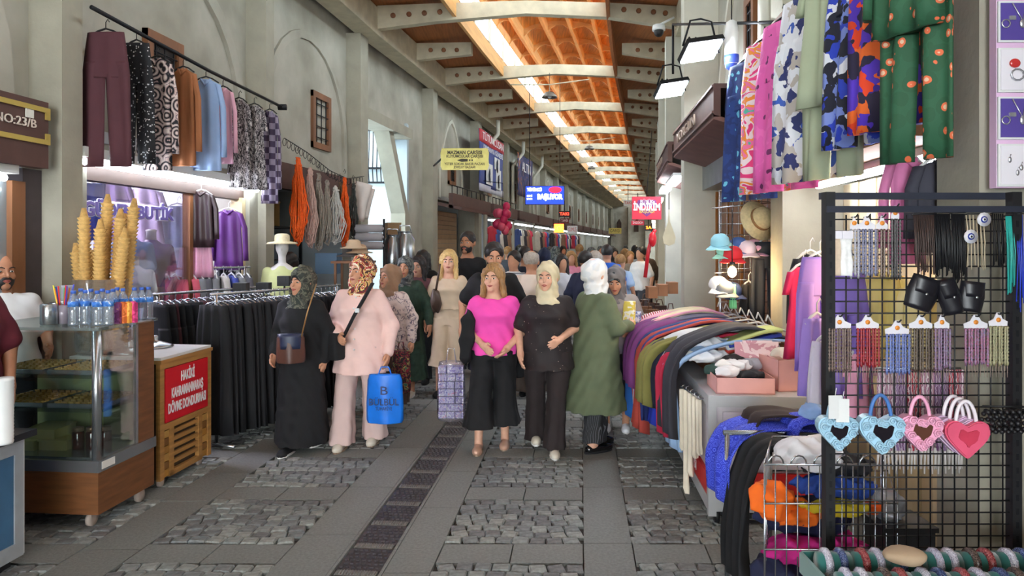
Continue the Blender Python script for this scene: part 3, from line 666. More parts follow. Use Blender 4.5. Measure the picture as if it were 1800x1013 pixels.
    # ---- shoes
    if shoes:
        for (hp_, kn, an), f in zip(leg, ft):
            if not detail:
                m = MB(); m.ell((an[0], an[1]-.06, an[2]-.045), (.045, .13, .045), 10, 6); m.build('shoe', shoes[0], r); continue
            S = SDF((an[0]-.08, an[1]-.28, an[2]-.12), (an[0]+.08, an[1]+.14, an[2]+.1), h*.8); y = an[1]; zf = an[2]-.085
            S.cap((an[0], y+.035, zf+.035), (an[0], y-.13, zf+.03), .04, .04, .02); S.ell((an[0], y-.15, zf+.03), (.04, .06, .034), .02)
            if len(shoes) > 2 and shoes[2] == 'high': S.cap((an[0], y+.02, zf+.05), (an[0], y+.015, zf+.10), .043, .04, .03)
            S.put((an[0]-.1, y-.3, zf-.1), (an[0]+.1, y+.2, zf+.006), lambda X, Y, Z: Z-(zf+.006)+0*X+0*Y, 0, 's')
            so = link('shoe', S.mesh('shoe'), shoes[0], r)
            m = MB(); P = [(an[0]+.047*math.cos(t)*(1 if math.sin(t) > 0 else 1), y-.06+.145*math.sin(t)) for t in [2*PI*i/14 for i in range(14)]]
            m.prism(P, lambda a, b: (a, b, zf-.003), lambda a, b: (a, b, zf+.02)); m.build('sole', shoes[1], so)
    return r
blk = M('black_cloth', (13, 13, 17), .85, var=.2, scale=15); navy = M('navy_cloth', (28, 34, 62), .85, var=.15, scale=15); offw = M('off_white_cloth', (214, 208, 196), .85, var=.05); wht = M('white_cloth', (226, 228, 230), .85, var=.04)
rose = M('pale_pink_cloth', (232, 196, 188), .8, var=.05, scale=8); rose2 = M('mauve_cloth', (205, 178, 172), .85, var=.05); hot = M('bright_pink_jersey', (240, 78, 176), .85, var=.06, scale=8)
sc_olive = PAT('olive_print_scarf', 'noise', [(34, 36, 34), (62, 66, 58), (96, 96, 82), (44, 50, 44)], 16); sc_red = PAT('red_gold_scarf', 'noise', [(120, 30, 34), (70, 40, 40), (226, 190, 120), (168, 40, 44), (236, 222, 196)], 14, pos=[0, .4, .47, .53, .6])
sc_grey = PAT('grey_print_scarf', 'noise', [(70, 74, 76), (112, 116, 112), (54, 58, 62)], 18); sc_beige = M('beige_satin', (206, 194, 160), .45, var=.14, scale=9); sc_brown = M('brown_scarf', (150, 118, 92), .7, var=.15)
sc_white = PAT('white_pink_scarf', 'noise', [(230, 230, 230), (214, 218, 222), (240, 190, 184)], 5, pos=[0, .5, .68]); hair_bl = M('blonde_hair', (206, 172, 112), .5, var=.25, scale=30, stretch=(4, 4, .4)); hair_dk = M('dark_hair', (30, 24, 24), .5, var=.3, scale=30, stretch=(4, 4, .4)); hair_br = M('honey_hair', (150, 110, 66), .5, var=.4, scale=24, stretch=(4, 4, .4)); hair_gr = M('grey_hair', (170, 160, 150), .6, var=.2, scale=40)
olive = M('olive_coat_cloth', (94, 104, 78), .85, var=.08, scale=6); beige = M('beige_dress_cloth', (210, 188, 162), .8, var=.05); denim_g = M('dark_green_denim', (48, 70, 58), .85, var=.25, scale=20); brownblk = PAT('black_spangled', 'spots', [(170, 150, 140), (34, 26, 28)], 26, pos=[0, .09]); pin = PAT('black_pinstripe', 'stripe', [(24, 24, 28), (24, 24, 28), (24, 24, 28), (90, 90, 96)], 26, pos=[0, .3, .6, .93]); dkbrown = M('dark_brown_cloth', (36, 27, 28), .85, var=.12)
white_sole = M('white_rubber', (230, 230, 226), .6, var=.03); tan_sole = M('tan_rubber', (150, 130, 110), .7, var=.1); patent = M('black_patent', (16, 16, 18), .15, var=0, coat=.6); gold_sh = M('rose_gold_leather', (205, 165, 142), .35, .3, var=.1); cream_sh = M('cream_leather', (216, 208, 192), .6, var=.05)
X_ = lambda x, d: (x-900)/1250*d
FH = .0075
# front row
person('woman in a long black coat and dark olive print headscarf with a brown shoulder bag', X_(530, 6.05), 6.05, 1.55, -.2, skin_m, ('scarf', sc_olive, blk), dict(mat=blk, hem=.08, sleeve=1, loose=.034, flare=.0), None, (M('black_knit_shoe', (24, 24, 28), .8), white_sole, 'high'), feet=((.13, .12, .05), (-.06, -.1, 0)), armL=((.25, .06, 1.08), (.22, .02, .84)), armR=((-.25, .03, 1.08), (-.2, -.14, .9)), head=(-.28, 0), bulk=1.1, h=FH)
person('woman in a pale pink shirt, wide trousers and red and gold headscarf', X_(634, 6.2), 6.2, 1.64, -.1, skin_m, ('scarf', sc_red), dict(mat=rose, hem=.66, sleeve=1, loose=.04, flare=.02, buttons=6), dict(kind='trouser', mat=rose2, hem=.05, w=.115), (cream_sh, tan_sole), feet=((.1, .12, 0), (-.13, -.1, 0)), armL=((.27, .04, 1.07), (.27, -.08, .84)), armR=((-.27, .03, 1.08), (-.13, -.2, 1.0)), head=(-.45, .0), bulk=1.1, h=FH, bust=.05)
person('woman in a bright pink T-shirt and black wide cropped trousers', X_(868, 6.15), 6.15, 1.58, -.05, skin_l, ('bob', hair_br), dict(mat=hot, hem=.86, sleeve=.42, loose=.026, neck=1.362), dict(kind='trouser', mat=blk, hem=.22, w=.15), (gold_sh, tan_sole), feet=((.1, .05, 0), (-.13, -.12, .0)), armL=((.28, .0, 1.08), (.13, -.17, .93)), armR=((-.25, .06, 1.08), (-.08, -.2, .96)), head=(-.28, 0), bulk=1.12, h=FH, bust=.07)
person('woman in a black spangled tunic and beige satin headscarf', X_(962, 6.05), 6.05, 1.59, -.02, skin_l, ('scarf', sc_beige), dict(mat=brownblk, hem=.74, sleeve=.45, loose=.03), dict(kind='trouser', mat=dkbrown, hem=.06, w=.1), (cream_sh, white_sole), feet=((.06, -.12, 0), (-.1, .14, .05)), armL=((.25, .02, 1.1), (.1, -.2, 1.02)), armR=((-.26, .05, 1.08), (-.24, -.1, .88)), head=(-.28, 0), bulk=1.15, h=FH, bust=.06)
person('woman in a long olive green coat and white headscarf turned to the stall', X_(1047, 6.1), 6.1, 1.61, 2.05, skin_l, ('scarf', sc_white), dict(mat=olive, hem=.36, sleeve=1, loose=.045, flare=.04), dict(kind='trouser', mat=pin, hem=.1, w=.1), (patent, blk), feet=((.09, -.05, 0), (-.1, .1, 0)), armL=((.26, -.02, 1.1), (.2, -.24, 1.08)), armR=((-.26, -.05, 1.1), (-.12, -.28, 1.1)), head=(.15, .1), bulk=1.2, h=FH)
person('woman in a grey shawl with a black print cap, looking down at a yellow cloth', X_(1083, 6.75), 6.75, 1.54, -.15, skin_m, ('scarf', M('grey_shawl', (112, 110, 112), .85, var=.12, scale=6), PAT('dark_leaf_cap', 'noise', [(30, 34, 38), (110, 130, 136), (40, 44, 50)], 22)), dict(mat=M('taupe_cloth', (150, 142, 138), .85, var=.06), hem=.8, sleeve=1, loose=.04), dict(kind='skirt', mat=M('charcoal_skirt', (36, 38, 44), .85, var=.1), hem=.3, w=.19), (wht, white_sole), head=(-.1, .38), bulk=1.18, h=FH, armL=((.25, 0, 1.1), (.14, -.22, 1.05)), armR=((-.25, 0, 1.1), (-.02, -.24, 1.08)), lean=.1)
# second row
person('woman in a green denim dress and grey print headscarf with a black bag', X_(712, 8.3), 8.3, 1.6, -.1, skin_m, ('scarf', sc_grey), dict(mat=denim_g, hem=.2, sleeve=.95, loose=.04, flare=.02), None, (cream_sh, white_sole), feet=((.1, -.08, 0), (-.1, .1, 0)), bulk=1.2, h=.009, head=(0, .02))
person('woman in a pale leaf print blouse and brown headscarf behind the pink shirt', X_(684, 7.3), 7.3, 1.53, -.3, skin_m, ('scarf', sc_brown), dict(mat=PAT('leaf_blouse', 'noise', [(222, 204, 198), (208, 190, 184), (104, 92, 108), (226, 210, 204)], 14, pos=[0, .45, .55, .6]), hem=.7, sleeve=1, loose=.04), dict(kind='skirt', mat=M('brown_skirt', (82, 62, 52), .85), hem=.15, w=.2), (M('brown_shoe', (92, 66, 50), .6), tan_sole), head=(-.4, 0), bulk=1.15, h=.009)
person('blonde woman in a beige wrap dress', X_(789, 8.3), 8.3, 1.68, -.1, skin_l, ('long', hair_bl), dict(mat=beige, hem=1.0, sleeve=.38, loose=.03, neck=1.355), dict(kind='trouser', mat=beige, hem=.36, w=.14), (blk, blk), feet=((.1, .0, 0), (-.1, -.08, 0)), h=.009, head=(.1, 0), bust=.05)
person('dark haired woman with a round face beside the blonde one', X_(736, 9.0), 9.0, 1.6, -.05, skin_l, ('long', hair_dk), dict(mat=M('dark_rose_top', (96, 60, 66), .85), hem=.8, sleeve=1, loose=.03), dict(kind='trouser', mat=blk, hem=.06, w=.08), (blk, blk), h=.01, head=(-.2, .1))
person('bearded man in a black shirt behind the pink T-shirt', X_(868, 7.15), 7.15, 1.77, -.05, skin_m, ('short', hair_dk), dict(mat=blk, hem=.84, sleeve=.45, loose=.028, neck=1.37), dict(kind='trouser', mat=M('dark_jeans', (40, 46, 62), .85), hem=.06, w=.085), (blk, white_sole), head=(.15, .2), beard=hair_dk, bulk=1.12, h=.009, armR=((-.3, .03, 1.1), (-.3, -.06, .84)))
person('tall dark haired man in a black T-shirt standing by the shutter', X_(822, 9.6), 9.6, 1.92, -.05, skin_d, ('short', hair_dk), dict(mat=blk, hem=.84, sleeve=.42, loose=.025, neck=1.37), dict(kind='trouser', mat=M('grey_jeans', (70, 74, 84), .85), hem=.06, w=.085), (blk, white_sole), head=(-.3, 0), beard=hair_dk, h=.01)
person('grey haired man in a cream T-shirt walking away', X_(934, 8.2), 8.2, 1.68, 3.0, skin_m, ('fringe', hair_gr), dict(mat=M('cream_jersey', (222, 206, 188), .85, var=.04), hem=.84, sleeve=.45, loose=.03), dict(kind='trouser', mat=M('brown_trousers', (96, 84, 76), .85), hem=.06, w=.09), (blk, blk), bulk=1.2, h=.01)
person('bald bearded vendor in a white T-shirt behind the pastry case', X_(2, 5.0), 5.0, 1.69, .75, skin_d, None, dict(mat=wht, hem=.84, sleeve=.45, loose=.03), dict(kind='trouser', mat=blk, hem=.06, w=.09), (blk, blk), beard=hair_dk, head=(.2, 0), bulk=1.2, h=.008, armL=((.27, .02, 1.1), (.24, -.24, 1.02)))
person('man in a maroon T-shirt at the left edge of the picture', X_(-78, 4.08), 4.08, 1.78, 1.2, skin_d, ('short', hair_dk), dict(mat=M('maroon_jersey', (92, 22, 38), .85, var=.06), hem=.84, sleeve=.5, loose=.03), dict(kind='trouser', mat=M('blue_jeans', (52, 64, 96), .85), hem=.06, w=.09), (blk, white_sole), bulk=1.2, h=.009, armL=((.26, -.04, 1.08), (.22, -.1, .85)))
# the crowd behind
def crowd(label, x, d, H, yaw, hair, topc, botc, skin=skin_m, h=.016, sleeve=.45, hem=.84, dress=False):
    tm = topc if not isinstance(topc, tuple) else M('cloth_%d_%d_%d' % topc, topc, .85, var=.08); bm = M('cloth_%d_%d_%d' % botc, botc, .85, var=.08)
    person(label, X_(x, d), d, H, yaw, skin, hair, dict(mat=tm, hem=.2 if dress else hem, sleeve=sleeve, loose=.03), None if dress else dict(kind='trouser', mat=bm, hem=.06, w=.09), (blk, blk), h=h, detail=False, bulk=1.1, feet=((.1, rnd.uniform(-.12, .12), 0), (-.1, rnd.uniform(-.12, .12), 0)))
crowd('long haired girl in black seen from behind near the hat mannequin', 511, 9.2, 1.64, 2.6, ('long', hair_dk), (24, 24, 28), (30, 30, 36), sleeve=1)
crowd('black haired woman in black seen from behind under the yellow wall label', 744, 10.4, 1.66, 2.9, ('long', hair_dk), (24, 24, 26), (30, 30, 36), sleeve=1)
crowd('man in a grey and white striped shirt behind the bearded man', 903, 9.6, 1.66, -.5, ('short', hair_dk), PAT('grey_stripes', 'stripe', [(206, 206, 206), (120, 124, 130)], 9, rot=(0, PI/2, 0)), (60, 62, 70))
crowd('man in dark navy with black hair walking away beside the striped shirt', 922, 10.2, 1.72, 3.1, ('short', hair_dk), (36, 40, 56), (40, 40, 48), sleeve=1)
crowd('woman in a navy headscarf and coat walking away', 957, 11.0, 1.68, 3.0, ('scarf', navy), (40, 46, 74), (30, 30, 36), sleeve=1, dress=True)
crowd('dark haired girl in a white print T-shirt beyond the beige headscarf', 987, 10.4, 1.6, .4, ('long', hair_dk), (206, 208, 216), (60, 66, 90))
crowd('woman in a long pink dress facing the camera in the crowd', 1004, 13.2, 1.62, .1, ('bob', hair_br), (232, 150, 176), (200, 120, 150), sleeve=1, dress=True)
crowd('man in a dark navy jacket leaning behind the white headscarf', 1030, 9.4, 1.66, 2.5, ('short', hair_dk), (34, 40, 66), (30, 34, 48), sleeve=1)
crowd('curly grey haired woman between the navy jacket and the blue shirt', 1047, 11.2, 1.64, 2.9, ('bob', hair_gr), (96, 92, 96), (60, 60, 66), sleeve=1)
crowd('man in a bright blue T-shirt walking away', 1067, 11.6, 1.74, 3.0, ('short', hair_dk), (38, 96, 200), (50, 54, 70))
crowd('person in a light blue shirt bending to a stall', 1091, 12.0, 1.58, 2.4, ('short', hair_br), (164, 190, 222), (90, 96, 110))
crowd('bearded man in a white T-shirt facing left beside a stall', 1126, 14.0, 1.7, -.9, ('short', hair_dk), (224, 222, 220), (60, 62, 70))
far = [(893, 15.5, 1.7, (60, 64, 72)), (912, 18, 1.72, (150, 150, 156)), (940, 14.5, 1.62, (70, 72, 84)), (976, 16, 1.7, (96, 60, 66)), (990, 20, 1.7, (180, 176, 170)), (1018, 17, 1.75, (58, 66, 60)), (1040, 16.5, 1.68, (140, 60, 66)), (1056, 21, 1.7, (84, 92, 112)), (1080, 16.8, 1.66, (46, 48, 60)), (1098, 17.5, 1.64, (64, 84, 70)), (1108, 15.4, 1.6, (120, 112, 104)), (1116, 22, 1.72, (190, 196, 206)), (1076, 26, 1.7, (110, 40, 44)), (1100, 30, 1.72, (60, 60, 70)), (966, 19, 1.68, (40, 44, 50)), (1137, 18, 1.68, (84, 70, 60))]
wordc = ['slate', 'pale grey', 'charcoal', 'plum', 'sand', 'forest green', 'brick red', 'steel blue', 'midnight', 'moss green', 'taupe', 'ice blue', 'wine red', 'graphite', 'blackish', 'mocha']
for i, ((x, d, H, c), w) in enumerate(zip(far, wordc)):
    crowd('small distant walker in a %s top deep in the crowd' % w, x, d, H, rnd.choice((3.1, 2.8, .2, 3.4)), (rnd.choice(('short', 'long', 'scarf')), rnd.choice((hair_dk, hair_br, sc_grey))), c, (50, 52, 60), h=.022, sleeve=rnd.choice((.45, 1)))
# ================================================================ clothes on hangers
def panel(m, rows, nu=10, th=.02, fold=.012, nf=2.5, ph=0.0, y0=0.0):
    """soft flat tube of cloth; rows of (z, left, right) from the top down"""
    V = []; F = []; k = 2*nu
    for z, a, b in rows:
        for i in range(k):
            q = i if i <= nu else k-i; u = q/nu; w = math.sqrt(max(.02, 1-(2*u-1)**2)); sg = 1 if i < nu else -1
            if i in (0, nu): sg = 0
            V.append((a+(b-a)*u, y0+fold*math.sin(nf*2*PI*u+ph+z*1.5)*min(1, abs(z-rows[0][0])*4+.25)+sg*th*w, z))
    n = len(rows)
    for j in range(n-1):
        for i in range(k): F.append((j*k+i, j*k+(i+1) % k, (j+1)*k+(i+1) % k, (j+1)*k+i))
    F.append(tuple(range(k))[::-1]); F.append(tuple(range((n-1)*k, n*k)))
    return m.add(V, F, True)
def rows(*r, n=4):
    o = []
    for (z0, a0, b0), (z1, a1, b1) in zip(r, r[1:]):
        for i in range(n): t = i/n; o.append((z0+(z1-z0)*t, a0+(a1-a0)*t, b0+(b1-b0)*t))
    return o+[r[-1]]
hang_m = M('white_hanger', (215, 215, 215), .4, var=.02); hang_b = M('black_hanger', (30, 30, 32), .4, var=.02)
def hanger(parent, w, hm=None, name='hanger', hook=.08):
    m = MB(); m.tube([(-w/2, 0, -.03), (-w/4, 0, .01), (0, 0, .03), (w/4, 0, .01), (w/2, 0, -.03)], .008, 6); m.tube([(0, 0, .03), (0, 0, hook), (.018, 0, hook+.025), (.03, 0, hook)], .004, 5); return m.build(name, hm or hang_b, parent)
def garment(name, label, kind, mat, loc, rz, w, h, cat=None, hm=None, fold=.014, th=.022, ph=None, group=None, nf=2.5, hang=True):
    r = thing(name, label, cat or name.split('_')[-1], loc, rz, group); m = MB(); p = rnd.random()*6 if ph is None else ph; hw = w/2
    if kind == 'trousers':
        panel(m, rows((0, -hw*.72, hw*.72), (-.12*h, -hw*.82, hw*.82), (-.3*h, -hw*.93, hw*.93), (-.34*h, -hw*.88, hw*.88)), 12, th*.98, fold*.3, nf, p)
        panel(m, rows((-.22*h, -hw*.88, .02*w), (-.32*h, -hw*.95, .01*w), (-h, -hw*1.05, -.04*w)), 8, th, fold, nf*.6, p); panel(m, rows((-.22*h, -.02*w, hw*.88), (-.32*h, -.01*w, hw*.95), (-h, .06*w, hw*1.05)), 8, th, fold, nf*.6, p+2)
    elif kind == 'shirt':
        panel(m, rows((0, -hw*.22, hw*.22), (-.05*h, -hw*.66, hw*.66), (-.3*h, -hw*.66, hw*.66), (-h, -hw*.76, hw*.76)), 14, th, fold, nf, p)
        for s in (-1, 1):
            a = rows((-.05*h, s*hw*.42, s*hw*.7), (-.3*h, s*hw*.66, s*hw*.95), (-.85*h, s*hw*.72, s*hw*1.0)); panel(m, [(z, min(x, y), max(x, y)) for z, x, y in a], 6, th*1.3, fold*.4, 1, p+s, .01)
        m.tube([(-hw*.24, -.01, .0), (-hw*.1, -th-.012, -.035*h), (0, -th-.014, -.07*h), (hw*.1, -th-.012, -.035*h), (hw*.24, -.01, .0)], .012, 6)
    elif kind == 'dress':
        panel(m, rows((0, -hw*.3, hw*.3), (-.06*h, -hw*.7, hw*.7), (-.4*h, -hw*.72, hw*.72), (-h, -hw, hw)), 14, th, fold, nf, p)
        for s in (-1, 1):
            a = rows((-.05*h, s*hw*.45, s*hw*.75), (-.3*h, s*hw*.7, s*hw*1.02)); panel(m, [(z, min(x, y), max(x, y)) for z, x, y in a], 6, th, fold*.3, 1, p)
    elif kind == 'skirt': panel(m, rows((0, -hw*.7, hw*.7), (-.2*h, -hw*.8, hw*.8), (-h, -hw, hw)), 16, th, fold*1.3, nf*1.4, p)
    else: panel(m, rows((0, -hw, hw), (-.5*h, -hw*.98, hw*.98), (-h, -hw*1.03, hw*1.03), n=6), 16, th*.7, fold*1.5, nf*1.6, p)
    m.build('fabric', mat, r)
    if hang: hanger(r, w*.62, hm)
    return r
# ---- the clothes pole over the shop window
po = MB(); A, B_ = W(-3.72, 5.42, 3.56), W(-3.72, 8.85, 3.46); po.tube([A, (A+B_)/2-Vector((0, 0, .02)), B_], .018, 8); po.tube([B_-Vector((0.05, 0, 0)), B_+Vector((.05, 0, 0))], .04, 6)
po.one('clothes_pole', iron, 'dark iron clothes pole fixed between two pillars above the shop window', 'pole')
maroon = M('maroon_crepe', (84, 46, 54), .85, var=.06); dotted = PAT('black_white_dots', 'spots', [(220, 220, 224), (26, 26, 32)], 40, pos=[0, .24]); paisley = PAT('paisley', 'rings', [(30, 30, 38), (206, 178, 172), (120, 104, 118), (222, 206, 200)], 9, pos=[0, .35, .62, .8]); rust = M('rust_linen', (164, 104, 66), .85, var=.06); bluesh = M('light_blue_cotton', (150, 176, 216), .85, var=.04); pinksh = M('soft_pink_cotton', (234, 178, 196), .85, var=.04); zebra = PAT('zebra_print', 'noise', [(30, 26, 32), (190, 182, 184), (44, 38, 46), (206, 200, 200)], 26, stretch=(2, 1, .7), pos=[0, .44, .5, .58]); plaid = PAT('purple_plaid', 'check', [(70, 56, 84), (150, 140, 162)], 14)
pole = [('maroon_trousers', 'maroon high waisted trousers hanging first on the clothes pole', 'trousers', maroon, 186, 5.62, 57, 293, .42, 'trousers'), ('dotted_trousers', 'black trousers with small white dots behind the paisley blouse', 'trousers', dotted, 240, 5.98, 76, 288, .3, 'trousers'),
 ('paisley_blouse', 'long paisley print blouse in pink and black on the clothes pole', 'shirt', paisley, 276, 6.3, 104, 300, .4, 'blouse'), ('rust_shirt', 'rust brown shirt hanging beside the paisley blouse', 'shirt', rust, 322, 6.72, 122, 292, .36, 'shirt'), ('blue_shirt', 'light blue collared shirt hanging on the clothes pole', 'shirt', bluesh, 362, 7.1, 140, 300, .4, 'shirt'), ('pink_shirt', 'soft pink shirt hanging beside the light blue one', 'shirt', pinksh, 392, 7.5, 156, 288, .3, 'shirt'),
 ('zebra_dress', 'black and white animal print dress beside the pink shirt', 'dress', zebra, 420, 7.85, 176, 330, .3, 'dress'), ('zebra_dress', 'animal print dress with ruffled hem next to the plaid shirt', 'dress', zebra, 447, 8.15, 186, 334, .3, 'dress'), ('plaid_shirt', 'purple and white plaid shirt hanging last on the pole by the pillar', 'shirt', plaid, 474, 8.5, 196, 358, .28, 'shirt')]
for nm, lab, kind, mt, x, d, y0, y1, w, cat in pole:
    t = px(x, y0, d); garment(nm, lab, kind, mt, (t.x, t.y, t.z), rnd.uniform(-.15, .1), w, (y1-y0)/1250*d, cat, group='clothes on the pole over the boutique window')
# ---- boutique front: light bar, lintel, window with lettering, jambs
lb = thing('light_bar', 'long white fluorescent light bar above the boutique window', 'lamp', W(-3.95, 5.55, 2.36))
m = MB(); m.slab(-4.08, -3.86, 5.55, 8.6, 2.44, 2.52); m.build('housing', white, lb, True)
for k in range(3): m = MB(); a = 5.6+k*1.0; m.tube([W(-3.9, a, 2.405), W(-3.9, a+.96, 2.405)], .03, 8); m.build('tube', tube_m, lb, True)
m = MB(); m.slab(-4.15, -4.02, 5.5, 8.5, 2.28, 2.42); struct('trim_1', m, M('lintel_brown', (62, 42, 34), .6))
m = MB(); m.slab(-4.12, -4.04, 7.36, 7.42, .2, 2.28); struct('trim_2', m, wood_br)
m = MB(); m.slab(-4.12, -3.98, 8.36, 8.44, 0, 2.3); struct('trim_3', m, M('cream_jamb', (196, 178, 140), .7))
m = MB(); m.slab(-4.12, -4.02, 5.5, 7.4, 0, .75); struct('trim_4', m, white_paint)
win = MB(); win.slab(-4.075, -4.06, 5.5, 7.36, .75, 2.28); w1 = struct('window_1', win, GLASS('shop_glass', (252, 250, 255), .08))
al = (W(-4.05, 7.0, 0)-W(-4.05, 6.0, 0)).normalized(); RL = facing(al)
mm = MB(); mm.slab(-4.052, -4.05, 5.82, 7.2, 1.93, 2.15); 
text('GÜDEM BUTİK', M('violet_vinyl', (92, 76, 140), .5, var=0), .16, W(-4.04, 6.42, 2.04), RL, w1, sx=1.0, fit=1.28, bold=.006)
text('GÜDEM BUTİK', M('white_vinyl', (240, 240, 248), .5, var=0), .16, W(-4.046, 6.42, 2.04), RL, w1, sx=1.0, fit=1.30, bold=.012, name='lettering_outline')
# window contents
mann = M('mannequin_white', (228, 226, 224), .35, var=.02)
def bust(label, x, y, d, mat, sc=1.0, rz=.4):
    t = px(x, y, d); r = thing('torso_mannequin', label, 'mannequin', (t.x, t.y, t.z-.62*sc), rz, 'torso mannequins in the boutique window', sc)
    S = SDF((-.3, -.2, 0), (.3, .2, .7), .014); S.loft([(0.0, 0, 0, .15, .1), (.14, 0, 0, .13, .09), (.3, 0, -.02, .165, .125), (.42, 0, 0, .17, .09), (.48, 0, 0, .1, .07), (.52, 0, 0, .05, .05)], .02)
    for s in (-1, 1): S.cap((s*.165, 0, .42), (s*.2, 0, .22), .055, .05, .04)
    link('blouse', S.mesh('blouse'), mat, r); m = MB(); m.lathe([(.052, .5), (.05, .6), (.06, .62), (.03, .63)], n=12); m.build('neck', mann, r); m = MB(); m.tube([(0, 0, 0), (0, 0, -.5)], .015, 6); m.lathe([(.12, -.52), (.12, -.5)], n=14); m.build('stand', steel, r)
bust('bust in a light blue blouse at the front of the boutique window', 228, 400, 6.85, bluesh, .95); bust('bust in a plum buttoned blouse beside the blue one', 266, 405, 7.25, M('plum_satin', (88, 62, 118), .5, var=.08), .95)
bust('white bust low in the boutique window below the blue blouse', 236, 452, 6.75, wht, .8); bust('small white bust with a collar below the plum blouse', 270, 466, 7.3, offw, .7); bust('pale bust at the right end of the window', 300, 468, 7.5, wht, .7)
for nm, lab, kd, mt, x, y, d, w, h in (('lilac_gown', 'lilac gown hanging at the back of the boutique window', 'dress', M('lilac', (228, 208, 238), .8), 252, 330, 7.6, .5, .9), ('grey_blue_gown', 'grey blue gown hanging by the right side of the window glass', 'dress', M('grey_blue', (176, 188, 214), .8), 312, 362, 7.75, .4, 1.0), ('blue_cloth', 'royal blue cloth hanging at the left inside the boutique window', 'cloth', M('royal_blue', (40, 70, 200), .8), 152, 322, 6.2, .3, .5), ('lilac_blouse', 'lilac blouse hanging behind the plum bust', 'shirt', M('lilac2', (200, 172, 214), .8), 292, 395, 7.8, .42, .55), ('purple_gown', 'dusky purple gown at the back left inside the window', 'dress', M('dusk', (176, 146, 200), .8), 200, 318, 7.0, .4, .8)):
    t = px(x, y, d); garment(nm, lab, kd, mt, t, .3, w, h, 'gown' if 'gown' in nm else nm.split('_')[-1], hang_m)
for nm, lab, kd, mt, x, y, d, w, h, cat in (('brown_blouse', 'shiny dark brown blouse hanging on the window jamb', 'shirt', M('brown_satin', (58, 42, 46), .4, var=.1), 354, 338, 7.45, .36, .58, 'blouse'), ('pink_skirt', 'pale pink satin skirt hanging under the brown blouse', 'skirt', M('pink_satin', (240, 178, 206), .45, var=.06), 354, 428, 7.5, .26, .36, 'skirt'), ('purple_shirt', 'purple satin shirt on a white hanger in the boutique doorway', 'shirt', M('purple_satin', (96, 40, 124), .45, var=.08), 402, 370, 7.9, .42, .66, 'shirt'), ('camouflage_skirt', 'black and white patchy print skirt below the purple shirt', 'skirt', PAT('patchy', 'noise', [(24, 24, 30), (210, 208, 210), (40, 38, 46)], 14, pos=[0, .5, .62]), 402, 458, 7.95, .34, .5, 'skirt')):
    t = px(x, y, d); garment(nm, lab, kd, mt, t, .1, w, h, cat, hang_m)
for i in range(4):
    m = MB(); a = 5.9+i*.7; m.tube([W(-5.4, a, 2.58), W(-5.4, a+.55, 2.58)], .025, 6); m.one('ceiling_tube', E('shop_tube', (236, 236, 255), 260), '%s fluorescent tube on the ceiling inside the boutique' % ('nearest', 'second', 'third', 'farthest')[i], 'lamp', 'tubes inside the boutique')
# ---- clothes racks in front of the boutique
def rack(label, p0, p1, z):
    r = thing('clothes_rack', label, 'rack', (p0[0], p0[1], 0)); a, b = Vector((p0[0], p0[1], z)), Vector((p1[0], p1[1], z))
    m = MB(); m.tube([a, b], .013, 8); m.build('rail', steel, r, True)
    dv = (b-a).normalized(); n = Vector((-dv.y, dv.x, 0))
    for q in (a+dv*.06, b-dv*.06):
        m = MB(); m.tube([q, Vector((q.x, q.y, .04))], .014, 8); m.build('upright', steel, r, True); m = MB(); m.tube([Vector((q.x, q.y, .04))-n*.22, Vector((q.x, q.y, .04))+n*.22], .014, 6); m.build('foot', steel, r, True)
    return a, b
racks = [('chrome clothes rack full of long black skirts beside the freezer', px(370, 0, 6.05), px(598, 0, 7.5), 1.32, 26, 1.1, ['blk'], 'black'), ('chrome rack of dark brown and maroon trousers behind the black skirts', px(268, 0, 6.35), px(470, 0, 7.6), 1.3, 20, .95, ['mix'], 'dark'), ('low chrome rack of coloured blouses under the boutique window', px(286, 0, 7.35), px(440, 0, 7.85), 1.5, 11, .45, ['col'], 'coloured')]
shades = [M('rack_cloth_%d' % i, c, .85, var=.12) for i, c in enumerate(((22, 22, 26), (30, 28, 32), (56, 44, 40), (64, 28, 36), (26, 26, 30), (70, 66, 66), (18, 18, 22)))]
colr = [M('rack_col_%d' % i, c, .85, var=.1) for i, c in enumerate(((196, 70, 88), (206, 92, 110), (120, 122, 126), (84, 84, 92), (190, 186, 180), (60, 72, 150)))]
OD = ['first', 'second', 'third', 'fourth', 'fifth', 'sixth', 'seventh', 'eighth', 'ninth', 'tenth', 'eleventh', 'twelfth', 'thirteenth', 'fourteenth', 'fifteenth', 'sixteenth', 'seventeenth', 'eighteenth', 'nineteenth', 'twentieth', 'twenty-first', 'twenty-second', 'twenty-third', 'twenty-fourth', 'twenty-fifth', 'twenty-sixth', 'twenty-seventh', 'twenty-eighth']
dotblk = PAT('dotted_black', 'spots', [(226, 226, 226), (20, 20, 24)], 34, pos=[0, .16])
